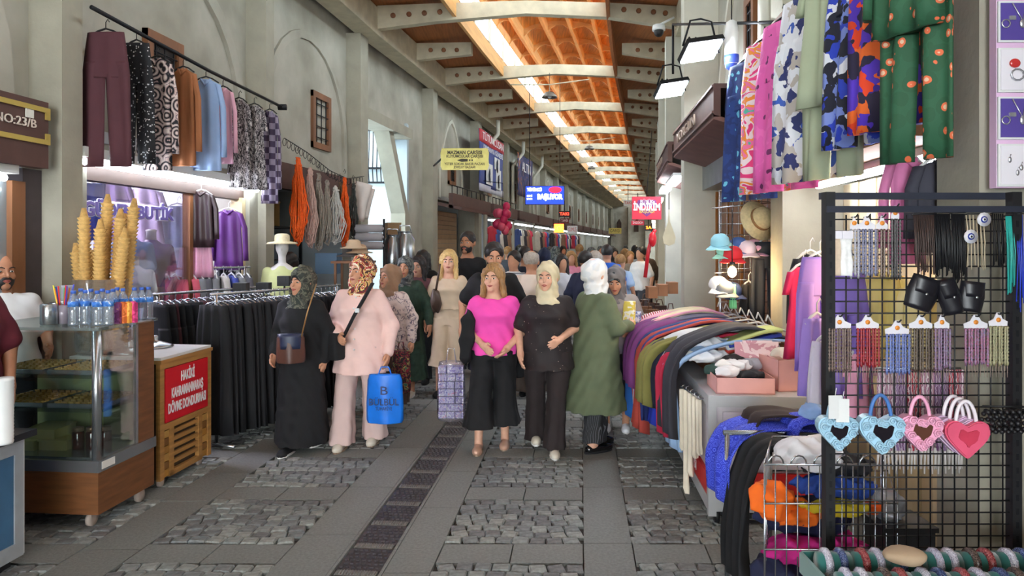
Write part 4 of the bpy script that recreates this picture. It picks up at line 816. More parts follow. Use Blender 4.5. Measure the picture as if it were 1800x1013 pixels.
for lab, p0, p1, z, n, L, mode, word in racks:
    a, b = rack(lab, p0, p1, z); an = math.atan2(b.y-a.y, b.x-a.x); protos = {}
    for i in range(n):
        p = a+(b-a)*((i+.5)/n)
        if word == 'black': mt = dotblk if i == 11 else shades[(0, 1, 4, 6)[i % 4]]; kd, w, nm = 'skirt', .42, 'black_skirt'
        elif word == 'dark': mt = rnd.choice(shades); kd, w, nm = 'trousers', .4, 'dark_trousers'
        else: mt = colr[(0, 0, 1, 1, 2, 3, 2, 4, 5, 2, 3)[i % 11]]; kd, w, nm = 'shirt', .42, 'rack_blouse'
        key = (kd, mt.name); lb_ = {'black': 'long black skirt, %s from the freezer on the front rack', 'dark': 'dark hanging trousers, %s from the left on the rack behind the freezer', 'coloured': 'hanging blouse, %s from the left on the low rack under the window'}[word] % OD[i]
        if i == 11 and word == 'black': lb_ = 'black skirt with a column of white dots on the front rack'
        loc = (p.x, p.y, z-.09); rz = an+PI/2+rnd.uniform(-.2, .2)
        if key in protos: copy_tree(protos[key], loc, rz, lb_)
        else: protos[key] = garment(nm, lb_, kd, mt, loc, rz, w, L, 'skirt' if kd == 'skirt' else ('trousers' if kd == 'trousers' else 'blouse'), steel if word != 'coloured' else hang_m, group='clothes on the %s rack' % word, th=.028)
for i, (x, y, d) in enumerate(((424, 507, 6.5), (464, 506, 6.9), (500, 494, 7.3))):
    t = px(x, y, d); m = MB(); m.box((t.x, t.y, t.z), (.12, .1, .1)); m.box((t.x, t.y-.052, t.z+.02), (.05, .004, .06)); m.tube([t-Vector((0, 0, .05)), t-Vector((0, 0, .12))], .01, 6)
    m.one('size_marker', black, 'black box marker clipped on the front rack, %s from the freezer' % OD[i], 'marker', 'size markers on the racks')
# ---- pastry case
case = thing('pastry_case', 'glass pastry display case with wooden plinth and steel corner post', 'display case', (-2.52, 4.33, 0), -.096)
oak = M('case_wood', (112, 70, 38), .45, var=.25, scale=4, stretch=(1, 1, 8)); cglass = GLASS('case_glass', (244, 250, 248), .1)
m = MB(); m.b2(-.85, 0, 0, .57, .1, .36); m.build('plinth', oak, case)
m = MB(); m.b2(-.86, .01, -.01, .58, .36, .43); m.build('steel_band', steel, case)
m = MB(); m.b2(-.07, -.045, .012, .012, .43, .43); m.tube([(-.03, .03, .43), (-.03, .03, 1.22)], .028, 12); m.build('corner_post', steel, case)
for p in ((-.012, .385), (-.85, .02)): m = MB(); m.box((p[0], p[1], .825), (.022, .022, .79)); m.build('post', steel, case)
m = MB(); m.b2(-.02, .0, .4, .57, .43, 1.23); m.build('side_panel', oak, case)
m = MB(); m.b2(-.83, -.06, .005, .011, .43, 1.21); m.build('front_glass', cglass, case)
m = MB(); m.b2(-.008, -.002, .06, .375, .43, 1.21); m.build('side_glass', cglass, case)
m = MB(); m.b2(-.86, .015, -.02, .59, 1.225, 1.243); m.build('top_glass', GLASS('case_top', (236, 248, 246), .25, body=.06), case)
m = MB(); m.b2(-.85, -.02, .03, .56, .43, .44); m.build('floor_plate', steel, case)
for z in (.72, .93):
    m = MB(); m.b2(-.84, -.03, .06, .55, z-.012, z); m.build('shelf', cglass, case)
m = MB(); m.b2(-.85, -.02, .555, .565, .44, .9); m.build('back_panel', M('case_back', (120, 128, 84), .6), case)
for p in ((-.1, .08), (-.06, .5), (-.75, .1)):
    m = MB(); R_ = Matrix.Rotation(PI/2, 3, 'Y'); m.lathe([(.02, -.015), (.045, -.012), (.045, .012), (.02, .015)], (p[0], p[1], .046), 12, R=R_); m.box((p[0], p[1], .08), (.03, .05, .04)); m.build('caster', M('caster_grey', (176, 160, 150), .5), case)
tk = M('tag_white', (230, 228, 220), .6); m = MB(); m.b2(.011, .013, .02, .14, .375, .42); m.build('maker_tag', tk, case)
Mc = Matrix.Translation((-2.52, 4.33, 0)) @ Matrix.Rotation(-.096, 4, 'Z')
cw = lambda x, y, z: Mc @ Vector((x, y, z))
pm = [M('baklava_%d' % i, c, .5, var=.3, scale=60) for i, c in enumerate(((176, 134, 60), (152, 120, 60), (190, 150, 84)))]
for zi, z in enumerate((.722, .932)):
    for q in range(2):
        t = thing('pastry_tray', ('lower' if zi == 0 else 'upper')+' shelf steel tray of diamond pastries, '+('left' if q == 0 else 'right')+' one in the case', 'tray', cw(-.63+.4*q, .3, z), -.096, 'pastry trays in the case')
        m = MB(); m.b2(-.185, .185, -.2, .2, 0, .006)
        for (a, b, c_, d_) in ((-.185, .185, -.2, -.194), (-.185, .185, .194, .2), (-.185, -.179, -.2, .2), (.179, .185, -.2, .2)): m.b2(a, b, c_, d_, 0, .03)
        m.build('tray', steel, t); mb = MB(); mb.prism([(-.02, 0), (0, -.017), (.02, 0), (0, .017)], lambda a, b: (a, b, 0), lambda a, b: (a*.85, b*.85, .028)); me = mb.mesh('pastry'); me.materials.append(pm[(zi+q) % 3])
        for i in range(8):
            for j in range(9): o = link('pastry', me, None, t); o.location = (-.155+.044*i+(.0 if j % 2 else .01), -.165+.041*j, .006); o.rotation_euler = (0, 0, rnd.uniform(-.2, .2))
for i, (x, y) in enumerate(((-.28, .2), (-.2, .22), (-.12, .24))):
    c_ = cw(x, y, .442); r = thing('honey_jar', 'dark honey jar at the bottom of the pastry case, %s from the left' % OD[i], 'jar', c_, 0, 'jars in the case'); m = MB(); m.lathe([(.034, 0), (.036, .01), (.036, .1), (.03, .115)], n=14); m.build('glass', M('honey', (52, 20, 14), .15, var=.1, coat=.5), r); m = MB(); m.lathe([(.033, .113), (.033, .135), (.03, .138)], n=14); m.build('lid', M('jar_lid', (120, 100, 80), .4, .5), r)
for i, (x, y, z, w, h_) in enumerate(((-.62, .2, .44, .18, .06), (-.42, .22, .44, .18, .06), (-.52, .24, .502, .2, .06), (-.6, .4, .44, .2, .1))):
    m = MB(); c_ = cw(x, y, z+h_/2); m.box(c_, (w, .14, h_), -.096); m.box(c_+Vector((0, 0, h_/2)), (w+.012, .15, .008), -.096); m.one('plastic_box', GLASS('box_clear', (232, 232, 170), .3, body=.5), 'clear yellowish plastic sweet box in the case bottom, %s' % ('front left', 'front right', 'stacked on top', 'rear')[i], 'box', 'sweet boxes in the case')
# ---- things on the case top
bot_g = GLASS('bottle_plastic', (232, 240, 248), .35, .08, body=.12); capb = M('bottle_cap', (70, 110, 205), .4, var=.02); labm = PAT('water_label', 'noise', [(60, 120, 210), (90, 150, 226), (230, 236, 244)], 30, pos=[0, .5, .64])
bp = None
spots = [(129, 4.45, 'front left end'), (150, 4.5, 'second from the left end'), (171, 4.45, 'front middle'), (190, 4.48, 'front, left of the juice boxes'), (160, 4.62, 'back row left'), (180, 4.64, 'back row second'), (199, 4.62, 'back row behind the juice boxes'), (216, 4.68, 'behind the orange juice box'), (236, 4.76, 'right of the juice boxes'), (249, 4.8, 'second from the right end'), (261, 4.84, 'right end'), (142, 4.66, 'back row left end'), (206, 4.78, 'far back near the cones')]
for x, d, w in spots:
    t = px(x, 575, d); t.z = 1.243; lab = 'blue capped water bottle on the case, '+w
    if bp is None:
        bp = thing('water_bottle', lab, 'bottle', t, 0, 'water bottles on the pastry case'); m = MB(); pr = [(.026, 0), (.031, .006)]
        for k in range(5): pr += [(.031, .012+.018*k), (.0285, .021+.018*k)]
        m.lathe(pr+[(.031, .105), (.031, .15), (.028, .165), (.015, .188), (.0125, .195), (.0125, .205)], n=14); m.build('bottle', bot_g, bp); m = MB(); m.lathe([(.0318, .118), (.0318, .15)], n=14); m.build('label', labm, bp); m = MB(); m.lathe([(.0145, .2), (.0145, .217), (.013, .219)], n=12); m.build('cap', capb, bp)
    else: copy_tree(bp, t, rnd.random()*6, lab)
for i, (x, c) in enumerate(((208, (96, 30, 80)), (217, (214, 110, 50)), (226, (226, 160, 60)), (235, (196, 44, 110)))):
    t = px(x, 570, 4.56+.02*i); m = MB(); m.box((t.x, t.y, 1.243+.065), (.036, .03, .13), -.2); m.box((t.x, t.y-.004, 1.243+.134), (.02, .02, .008), -.2); m.one('juice_box', PAT('juice_%d' % i, 'noise', [c, tuple(min(255, v+40) for v in c), (230, 170, 80)], 22, pos=[0, .5, .66]), ('purple', 'dark orange', 'golden', 'magenta')[i]+' juice carton standing among the water bottles', 'carton', 'juice cartons on the case')
for x, d, lab in ((86, 4.5, 'brushed steel cup at the left of the bottles'), (101, 4.62, 'steel cup half hidden behind the other one')):
    t = px(x, 575, d); m = MB(); m.lathe([(.045, 1.243), (.05, 1.25), (.05, 1.37), (.046, 1.375), (.046, 1.26)], (t.x, t.y, 0), 18); m.one('steel_cup', steel, lab, 'cup')
t = px(111, 575, 4.56); cup = thing('straw_cup', 'cup of coloured drinking straws on the pastry case', 'cup', (t.x, t.y, 1.243)); m = MB(); m.lathe([(.03, 0), (.04, .12), (.037, .12), (.028, .005)], n=14); m.build('cup', GLASS('cup_clear', (230, 220, 235), .2, body=.3), cup)
for i in range(16):
    c = ((220, 40, 50), (60, 70, 200), (60, 160, 70), (236, 130, 40), (230, 210, 60), (200, 60, 120))[i % 6]; a = rnd.random()*6.3; k = rnd.uniform(.02, .075); m = MB(); m.tube([(.012*math.cos(a), .012*math.sin(a), .01), (k*math.cos(a), k*.5*math.sin(a), .22+rnd.random()*.03)], .0045, 6); m.build('straw', M('straw_%d' % (i % 6), c, .4, var=0), cup)
t = px(119, 575, 4.72); m = MB(); pr = []
for k in range(12): pr += [(.036, .02*k), (.038, .02*k+.016)]
m.lathe(pr, (t.x, t.y, 1.243), 14); m.one('cup_stack', GLASS('cup_clear2', (225, 228, 240), .2, body=.35), 'stack of clear plastic cups behind the straws', 'cups')
# ---- ice cream freezer
fz = thing('ice_cream_freezer', 'wooden ice cream freezer with red sign and slatted vent', 'freezer', (-2.5, 5.03, 0), -.11)
pine = M('pine_wood', (168, 122, 66), .5, var=.25, scale=5, stretch=(1, .3, 6)); m = MB(); m.b2(-.66, -.025, .02, .66, .07, .9); m.build('body', M('freezer_dark', (64, 50, 36), .7), fz)
m = MB(); m.b2(-.7, .02, 0, .69, .9, .925); m.build('top_edge', pine, fz); m = MB(); m.b2(-.69, .01, .01, .68, .925, .945); m.build('worktop', M('pale_top', (206, 206, 204), .4, var=.04), fz)
for (y0, y1, z0, z1, nm, mt) in ((0, .05, .07, .9, 'corner_board', pine), (.63, .68, .07, .9, 'corner_board', pine), (.05, .63, .86, .9, 'rail', pine), (.05, .63, .42, .465, 'rail', pine), (.12, .17, .07, .42, 'vent_post', pine), (.5, .55, .07, .42, 'vent_post', pine), (.12, .55, .07, .11, 'rail', pine)):
    m = MB(); m.b2(-.02, .012, y0, y1, z0, z1); m.build(nm, mt, fz)
for k in range(5): m = MB(); m.b2(-.015, .008, .17, .5, .15+.055*k, .178+.055*k); m.build('slat', pine, fz)
for y0, y1 in ((.05, .12), (.55, .63)):
    for k in range(6): m = MB(); m.b2(-.02, .004+.002*(k % 2), y0+.004, y1-.004, .08+.056*k, .13+.056*k); m.build('wood_block', M('block_%d' % (k % 3), ((170, 120, 50), (128, 86, 40), (190, 146, 78))[k % 3], .5, var=.2), fz)
m = MB(); m.b2(.0, .016, .06, .62, .47, .855); sg = m.build('sign_board', M('sign_red', (206, 22, 36), .45, var=.03), fz); sg['label'] = 'red ice cream sign with white lettering'
wl_ = M('sign_white', (240, 236, 236), .5, var=0); RF = facing((0, 1, 0))
for tx, z, ft in (('HAKİKİ', .77, .18), ('KAHRAMANMARAŞ', .665, .42), ('DÖVME DONDURMASI', .56, .5)): text(tx, wl_, .1, (.018, .34, z), RF, sg, fit=ft, world=False, ext=.001, bold=.003)
for y in (.2, .5):
    m = MB(); m.lathe([(.13, .945), (.135, .955), (.12, .965), (.05, .99), (.02, 1.0), (.025, 1.03), (.01, 1.04)], (-.35, y, 0), 20); m.build('lid', steel, fz)
for p in ((-.05, .1), (-.05, .6), (-.6, .1)): m = MB(); m.lathe([(.02, -.012), (.033, -.012), (.033, .012), (.02, .012)], (p[0], p[1], .034), 10, R=Matrix.Rotation(PI/2, 3, 'Y')); m.build('caster', M('caster_grey'), fz)
# stacked cones in a tall wrap
cone_m = M('wafer', (206, 164, 96), .75, var=.18, scale=40, bump=.2)
hold = thing('cone_holder', 'clear plastic wrap holder for the cone stacks on the freezer', 'holder', (-3.06, 5.3, .945)); m = MB(); m.lathe([(.15, 0), (.17, .02), (.19, .55), (.186, .55), (.165, .03)], n=20); m.build('wrap', GLASS('wrap', (240, 232, 220), .2, body=.12), hold)
for i, (bx, by, tx, ty, L) in enumerate(((-.11, 0, -.2, .02, .74), (-.07, -.07, -.1, -.05, 1.0), (-.03, .05, .0, .08, 1.1), (.02, -.08, .05, -.1, .92), (.07, .02, .13, .02, 1.0), (.1, -.06, .2, -.05, .86), (.11, .06, .2, .08, 1.08), (.03, .1, .1, .14, .96), (-.09, .08, -.14, .12, .7))):
    m = MB(); n = int(L/.028); pr = []; R_ = Vector((0, 0, 1)).rotation_difference(Vector((tx-bx, ty-by, L)).normalized()).to_matrix()
    for k in range(n): pr += [(.032, .028*k), (.046, .028*k+.024), (.043, .028*k+.027)]
    pr += [(.03, .028*n), (.014, .028*n+.07)]; m.lathe(pr, (-3.06+bx, 5.3+by, .97), 12, R=R_); m.one('cone_stack', cone_m, 'stack of wafer cones, %s in the wrap holder' % ('shortest leaning far left', 'front left', 'tallest left', 'front middle', 'middle leaning right', 'front right', 'rightmost leaning', 'behind the middle', 'short one at the back left')[i], 'cones', 'wafer cone stacks')
# ---- white counter in the corner with cups
wc = thing('white_counter', 'white framed counter with dark top and blue glass panel at the left edge', 'counter', (-2.72, 3.4, 0), -.096)
m = MB(); m.b2(-.6, 0, 0, .5, .06, .70); m.build('body', white, wc); m = MB(); m.b2(-.62, .05, -.02, .53, .70, .735); m.build('top', M('dark_top', (34, 36, 42), .3, var=.1), wc)
for (y0, y1, z0, z1) in ((.02, .08, .06, .7), (.42, .48, .06, .7), (.08, .42, .62, .7), (.08, .42, .06, .14)): m = MB(); m.b2(-.01, .012, y0, y1, z0, z1); m.build('frame_bar', M('silver_frame', (190, 196, 202), .35, .5), wc)
m = MB(); m.b2(-.005, .004, .08, .42, .14, .62); m.build('panel', M('blue_panel', (64, 104, 140), .25, var=.12), wc); m = MB(); m.b2(-.58, -.04, .03, .45, 0, .06); m.build('base', black, wc)
t = px(6, 770, 3.62); m = MB(); pr = []
for k in range(20): pr += [(.042+.0003*k, .735+.017*k), (.046, .735+.017*k+.013)]
m.lathe(pr, (t.x, t.y, 0), 16); m.one('paper_cup_stack', white, 'tall stack of white paper cups on the dark counter top', 'cups')
# ---- number sign and shop front at the far left
ns = thing('number_sign', 'brown shop signboard with gold frame reading NO:23/B', 'sign', W(-3.82, 4.4, 2.5)); m = MB(); m.slab(-3.95, -3.86, 3.2, 5.17, 2.3, 2.78); m.build('board', brown, ns, True)
gold = M('brass_trim', (196, 170, 90), .35, .6, var=.05)
for (z0, z1, a, b) in ((2.70, 2.735, 3.2, 5.17), (2.47, 2.505, 3.2, 5.17), (2.505, 2.55, 5.135, 5.17), (2.65, 2.70, 5.135, 5.17)): m = MB(); m.slab(-3.86, -3.845, a, b, z0, z1); m.build('gold_strip', gold, ns, True)
text('NO:23/B', M('sign_cream', (226, 212, 200), .5, var=0), .085, W(-3.85, 4.86, 2.6), facing((W(0, 5, 0)-W(0, 4, 0))), ns, fit=.36)
m = MB(); m.slab(-3.857, -3.85, 4.95, 5.02, 2.64, 2.7); m.build('sticker', tk, ns, True)
tl = thing('shop_tube_light', 'bright tube lamp under the brown number sign', 'lamp', W(-3.95, 4.2, 2.2)); m = MB(); m.slab(-4.02, -3.9, 3.0, 4.95, 2.24, 2.3); m.build('housing', white, tl, True); m = MB(); m.tube([W(-3.96, 3.1, 2.21), W(-3.96, 4.9, 2.21)], .025, 8); m.build('tube', tube_m, tl, True)
m = MB(); m.slab(-4.1, -3.98, 4.99, 5.11, 0, 2.2); struct('door_1', m, wood_br); m = MB(); m.slab(-4.09, -4.02, 3.0, 4.99, .1, 2.2); struct('window_2', m, GLASS('door_glass', (220, 232, 240), .15, body=.35))
m = MB(); m.slab(-4.12, -4.0, 5.11, 5.35, 0, 2.3); struct('trim_5', m, M('dark_board', (70, 62, 66), .7))
# ================================================================ rope shop, signs, far shops, carried bags
def rope(label, x, y0, y1, d, mat, w, n=14, r=.009, neck=.3):
    t = px(x, y0, d); L = (y1-y0)/1250*d; o = thing('rope_bundle', label, 'rope', t, 0, 'rope bundles on the hook wire')
    for k in range(n):
        m = MB(); P = []; ww = w*rnd.uniform(.08, 1); LL = L*rnd.uniform(.8, 1); yo = rnd.uniform(-.05, .05); ph = rnd.uniform(-.3, .3)
        for i in range(17):
            a = 2*PI*i/16; dz = (1-math.cos(a))/2; P.append((ww*math.sin(a)*(.12+1.1*dz)*.62+.015*math.sin(7*a+k), yo+.02*math.cos(3*a+k), -LL*dz-.04))
        m.tube(P, r, 5, cap=False); m.build('loop', mat, o)
    m = MB(); m.tube([(-w*.16, 0, -L*.12), (0, .03, -L*.13), (w*.16, 0, -L*.12), (0, -.05, -L*.13), (-w*.16, 0, -L*.12)], .014, 6); m.build('binding', mat, o)
    m = MB(); m.tube([(0, 0, .02), (.015, 0, .06), (0, 0, .09), (-.015, 0, .05)], .004, 5); m.build('hook', iron, o)
orope = M('orange_rope', (236, 96, 24), .8, var=.15, scale=40); prope = M('pink_beige_rope', (196, 164, 154), .85, var=.15, scale=40); grope = M('grey_rope', (150, 140, 130), .85, var=.2, scale=40); wrope = M('white_rope', (206, 202, 196), .85, var=.1, scale=40); krope = M('dark_rope', (60, 62, 60), .85, var=.2, scale=40)
wire = thing('hook_wire', 'sagging wire with coiled hooks across the rope shop front', 'wire', W(-3.75, 9.2, 3.1)); P = [px(500, 243, 9.3), px(540, 268, 9.8), px(580, 300, 10.3), px(610, 314, 10.8), px(640, 310, 11.6)]; m = MB(); m.tube(P, .006, 5); m.build('wire', iron, wire, True)
for i in range(22):
    t = i/22*4; k = min(3, int(t)); p = P[k].lerp(P[k+1], t-k); m = MB(); m.tube([p+Vector((.02*math.sin(a)*1.2, 0, -.05+.05*math.cos(a))) for a in [6.2*q/10 for q in range(11)]], .004, 4, cap=False); m.build('hook', iron, wire, True)
rope('big bundle of bright orange rope at the left of the hook wire', 524, 272, 428, 9.45, orope, .26, 22)
rope('bundle of pinkish beige rope beside the big orange one', 545, 290, 432, 9.7, prope, .2, 16); rope('bundle of grey brown twine hanging third on the wire', 560, 300, 440, 9.95, grope, .16, 14); rope('pale cord coil with wide open loops', 590, 322, 428, 10.3, wrope, .28, 12, .007); rope('narrow bundle of orange cord at the right of the wire', 606, 308, 432, 10.6, orope, .13, 14); rope('dark twine bundle next to the white sacks', 621, 318, 420, 10.9, krope, .12, 10); rope('thin twine bundle behind the pale coil', 575, 312, 430, 10.1, grope, .1, 9); rope('mixed brown cord bundle left of the narrow orange cord', 598, 316, 400, 10.7, M('brown_rope', (112, 92, 70), .85, var=.2), .1, 9)
for i, (x, y, w, h_) in enumerate(((640, 322, .28, .6), (648, 330, .22, .5))):
    t = px(x, y, 11.3+.15*i); m = MB(); panel(m, rows((0, -w/2, w/2), (-h_*.5, -w*.52, w*.5), (-h_, -w*.3, w*.55)), 8, .05, .02, 1.2, i); m.T = None; o = m.one('cloth_sack', M('sack_white', (222, 210, 204), .8, var=.06), ('front' if i == 0 else 'rear')+' whitish cloth sack hanging beside the ropes', 'sack', 'white sacks'); o.location = t; o.rotation_euler = (0, .25, .3)
# hat mannequin
t = px(496, 560, 8.6); mq = thing('hat_mannequin', 'white mannequin in a straw sun hat and pale green cardigan', 'mannequin', (t.x, 8.6, 0), .2); S = SDF((-.3, -.2, .7), (.3, .2, 1.85), .012); S.ell((0, 0, 1.72), (.075, .09, .11)); S.cap((0, 0, 1.5), (0, 0, 1.66), .045, .045); S.cap((0, -.085, 1.72), (0, -.1, 1.69), .008, .012, .01); S.loft([(1.3, 0, 0, .14, .09), (1.45, 0, 0, .16, .08), (1.52, 0, 0, .06, .05)], .02); link('figure', S.mesh('figure'), mann, mq)
S = SDF((-.35, -.25, .6), (.35, .25, 1.6), .014); S.loft([(.7, 0, 0, .2, .14), (.95, 0, 0, .17, .12), (1.2, 0, -.01, .17, .13), (1.42, 0, 0, .175, .1), (1.5, 0, 0, .07, .06)], .02, rip=(9, .01, 1.2, 1))
for s in (-1, 1): S.cap((s*.17, 0, 1.42), (s*.22, 0, 1.1), .06, .055, .04); S.cap((s*.22, 0, 1.1), (s*.23, -.03, .85), .055, .05, .02)
link('cardigan', S.mesh('cardigan'), M('pale_green_knit', (214, 222, 160), .85, var=.08), mq); m = MB(); m.lathe([(.17, 1.76), (.19, 1.755), (.17, 1.775), (.09, 1.79), (.088, 1.86), (.06, 1.88), (.0, 1.885)], n=20); m.build('hat', M('straw', (224, 212, 176), .8, var=.1, scale=40), mq); m = MB(); m.tube([(0, 0, .7), (0, 0, .02)], .02, 8); m.lathe([(.18, 0), (.18, .02)], n=16); m.build('stand', steel, mq)
# goods of the rope shop
def boxy(name, label, cat, mat, x, y0, y1, x0, x1, d, dep=.3, group=None, rz=0):
    a, b = px(x0, y1, d), px(x1, y0, d); m = MB(); w, h_ = b.x-a.x, b.z-a.z; r = thing(name, label, cat, ((a.x+b.x)/2, d+dep/2, a.z), rz, group); m.box((0, 0, h_/2), (w, dep, h_*.98)); m.build('body', mat, r); m = MB(); m.box((0, 0, h_*.99), (w*1.04, dep*1.04, h_*.06)); m.build('rim', mat, r); return r
for i in range(3):
    a, b = px(626, 402+i*15, 10.4), px(672, 402+i*15, 10.4); m = MB(); m.tube([a, b], .062, 14); m.tube([a-Vector((.02, 0, 0)), b+Vector((.02, 0, 0))], .02, 8); m.one('fabric_roll', M('grey_fabric', (160, 156, 160), .85, var=.06), 'grey fabric roll, %s on the roll stand' % ('top', 'middle', 'bottom')[i], 'fabric roll', 'fabric rolls')
rs = thing('roll_stand', 'metal stand carrying the grey fabric rolls', 'stand', px(650, 500, 10.5))
for x in (623, 675):
    m = MB(); a = px(x, 385, 10.45); m.tube([a, (a.x, a.y, 0)], .016, 6); m.build('upright', iron, rs, True)
for i, (x, y, lab) in enumerate(((690, 416, 'steel milk can with handle, left one by the passage'), (712, 410, 'steel milk can standing right by the passage pillar'))):
    t = px(x, y, 11.4); m = MB(); z = t.z; r = thing('milk_can', lab, 'can', (t.x, t.y, 0)); m = MB(); m.lathe([(.15, z-.5), (.155, z-.48), (.155, z-.1), (.1, z-.02), (.1, z+.02), (.11, z+.03)], n=18); m.build('can', steel, r); m = MB(); m.tube([(-.1, 0, z), (-.08, 0, z+.12), (.08, 0, z+.12), (.1, 0, z)], .01, 6); m.build('handle', steel, r); m = MB(); m.box((0, 0, (z-.5)/2), (.34, .34, z-.5)); m.build('crate', wood_br, r)
boxy('storage_box', 'grey blue translucent plastic drawer box in front of the rope shop', 'box', GLASS('drawer_plastic', (120, 150, 180), .3, body=.6), 572, 446, 482, 554, 592, 9.8)
boxy('cardboard_box', 'brown cardboard box tilted beside the fabric rolls', 'box', M('cardboard', (150, 118, 84), .85, var=.1), 690, 392, 420, 676, 700, 11.6, .25, None, .4)
for i, (x, y) in enumerate(((622, 436), (632, 444), (615, 450))):
    t = px(x, y, 9.3+.1*i); m = MB(); m.lathe([(.17, -.01), (.18, 0), (.1, .02), (.085, .09), (.05, .11), (.005, .112)], t, 18); m.one('sun_hat', M('hat_%d' % i, ((206, 180, 150), (190, 160, 130), (90, 84, 84))[i], .85, var=.1), '%s sun hat on the pile in front of the fabric rolls' % ('topmost beige', 'tan', 'dark grey')[i], 'hat', 'sun hats')
hr = thing('hat_table', 'small table under the sun hats before the rope shop', 'table', px(622, 500, 9.4)); m = MB(); t = px(622, 458, 9.4); m.box((t.x, t.y, t.z-.02), (.5, .45, .03)); m.build('top', wood_br, hr, True)
for sx in (-1, 1):
    for sy in (-1, 1): m = MB(); m.box((t.x+sx*.2, t.y+sy*.18, t.z/2), (.03, .03, t.z-.04)); m.build('leg', wood_br, hr, True)
sh = thing('goods_shelf', 'dark metal shelf of goods inside the rope shop', 'shelf', W(-4.9, 10.4, 0))
for z in (.5, 1.0, 1.5, 2.0): m = MB(); m.slab(-5.3, -4.7, 9.4, 11.6, z, z+.03); m.build('board', iron, sh, True)
for d in (9.42, 10.5, 11.58): m = MB(); m.slab(-4.72, -4.68, d-.02, d+.02, 0, 2.4); m.build('upright', iron, sh, True)
cs = [(150, 60, 60), (90, 110, 140), (180, 170, 150), (110, 90, 70), (70, 80, 90), (170, 130, 70)]
for q in range(14):
    z = (.53, 1.03, 1.53, 2.03)[q % 4]; d = 9.6+.5*(q//4)+rnd.random()*.1; m = MB(); h_ = rnd.uniform(.2, .38); m.slab(-5.1, -4.75, d, d+.36, z, z+h_); m.slab(-5.11, -4.74, d-.006, d+.366, z+h_, z+h_+.02); m.one('storage_carton', M('carton_%d' % (q % 6), cs[q % 6], .8, var=.1), 'goods carton on shelf board %s from below, %s from the left' % (OD[q % 4], OD[q//4]), 'carton', 'cartons on the rope shop shelf')
# ---- overhead signs
def plate(name, label, x0, x1, y0, y1, d, mat, cat='sign', th=.04, rz=0, group=None):
    a, b = px(x0, y1, d), px(x1, y0, d); r = thing(name, label, cat, ((a.x+b.x)/2, d, (a.z+b.z)/2), rz, group); m = MB(); w, h_ = b.x-a.x, b.z-a.z; m.box((0, 0, 0), (w, th, h_)); bd = m.build('board', mat, r); return r, bd, w, h_
def T(bd, s, mat, u, v, fit, size, th=.04, bold=0): return text(s, mat, size, (u, -th/2-.003, v), FACE, bd, fit=fit, world=False, ext=.001, bold=bold)
brass = M('brass_plate', (160, 150, 84), .35, .5, var=.1, scale=8); ink = M('dark_ink', (48, 40, 24), .6, var=0); wink = M('white_ink', (240, 240, 244), .5, var=0)
r, bd, w, h_ = plate('market_sign', 'brass direction plate for Mazman bazaar with a black arrow', 777, 857, 261, 299, 14.4, brass)
T(bd, 'MAZMAN ÇARŞISI', ink, 0, .13, .7, .1, bold=.004); T(bd, 'KUYUMCULAR ÇARŞISI', ink, 0, .055, .74, .08, bold=.003); T(bd, 'YETER SOKAK BAKIR PAZARI', ink, 0, -.1, .82, .07, bold=.002); T(bd, 'JEWELRY BAZAAR', ink, 0, -.165, .45, .07, bold=.002)
m = MB(); m.prism([(-.16, -.025), (-.06, .008), (.06, .004), (.06, -.05), (-.06, -.058)], lambda a, b: (a, -.024, b), lambda a, b: (a, -.021, b)); m.box((.1, -.022, -.023), (.03, .004, .035)); m.box((.15, -.022, -.023), (.03, .004, .035)); m.build('arrow', ink, bd)
for s in (-1, 1):
    m = MB(); m.prism([(s*w/2, -h_*.5), (s*(w/2+.03), -h_*.3), (s*(w/2+.02), 0), (s*(w/2+.03), h_*.3), (s*w/2, h_*.5)], lambda a, b: (a, -.02, b), lambda a, b: (a, .02, b)); m.build('scroll', brass, r)
m = MB(); m.tube([(-w/2-.02, 0, 0), (-w/2-.3, 1.2, 0)], .02, 6); m.build('bracket', iron, r)
blue_led = E('screen_blue', (20, 50, 200), 1.6); led_w = E('screen_white', (235, 240, 255), 4); led_r = E('screen_red', (230, 30, 50), 2.5)
r, bd, w, h_ = plate('led_screen', 'glowing blue electronic advertising screen hanging over the street', 924, 991, 328, 359, 17, blue_led, 'screen', .08)
T(bd, 'TÜTÜNCÜ', led_w, -w*.27, h_*.3, w*.38, .1, .08, .004); T(bd, 'BAŞLIYOR', led_w, w*.13, -h_*.1, w*.66, .16, .08, .01); T(bd, 'GERİ', led_w, -w*.4, -.02, w*.14, .06, .08); T(bd, 'SAYIM', led_w, -w*.4, -.09, w*.14, .06, .08)
m = MB(); m.lathe([(.09, 0), (.11, .01)], (w*.27, -.05, h_*.3), 16, R=Matrix.Rotation(PI/2, 3, 'X') @ Matrix.Diagonal((1.4, .7, 1))); m.build('badge', led_r, bd); T(bd, 'ÖZEL', led_w, w*.27, h_*.3, .14, .06, .11)
m = MB(); m.box((0, .02, 0), (w+.03, .06, h_+.03)); m.build('casing', black, r)
for s in (-1, 1): m = MB(); m.tube([(s*w*.4, 0, h_/2), (s*w*.4, 0, h_/2+2.6)], .008, 5); m.build('rod', iron, r)
r, bd, w, h_ = plate('discount_sign', 'red hanging discount sign reading BÜYÜK İNDİRİM', 1111, 1162, 346, 386, 10.6, M('discount_red', (222, 36, 66), .5, var=.05)); T(bd, 'BÜYÜK', wink, 0, h_*.27, w*.45, .08); T(bd, 'İNDİRİM', wink, 0, h_*.03, w*.92, .14, bold=.006); T(bd, 'BAŞLADI', M('yellow_ink', (250, 220, 90), .5, var=0), 0, -h_*.16, w*.5, .06)
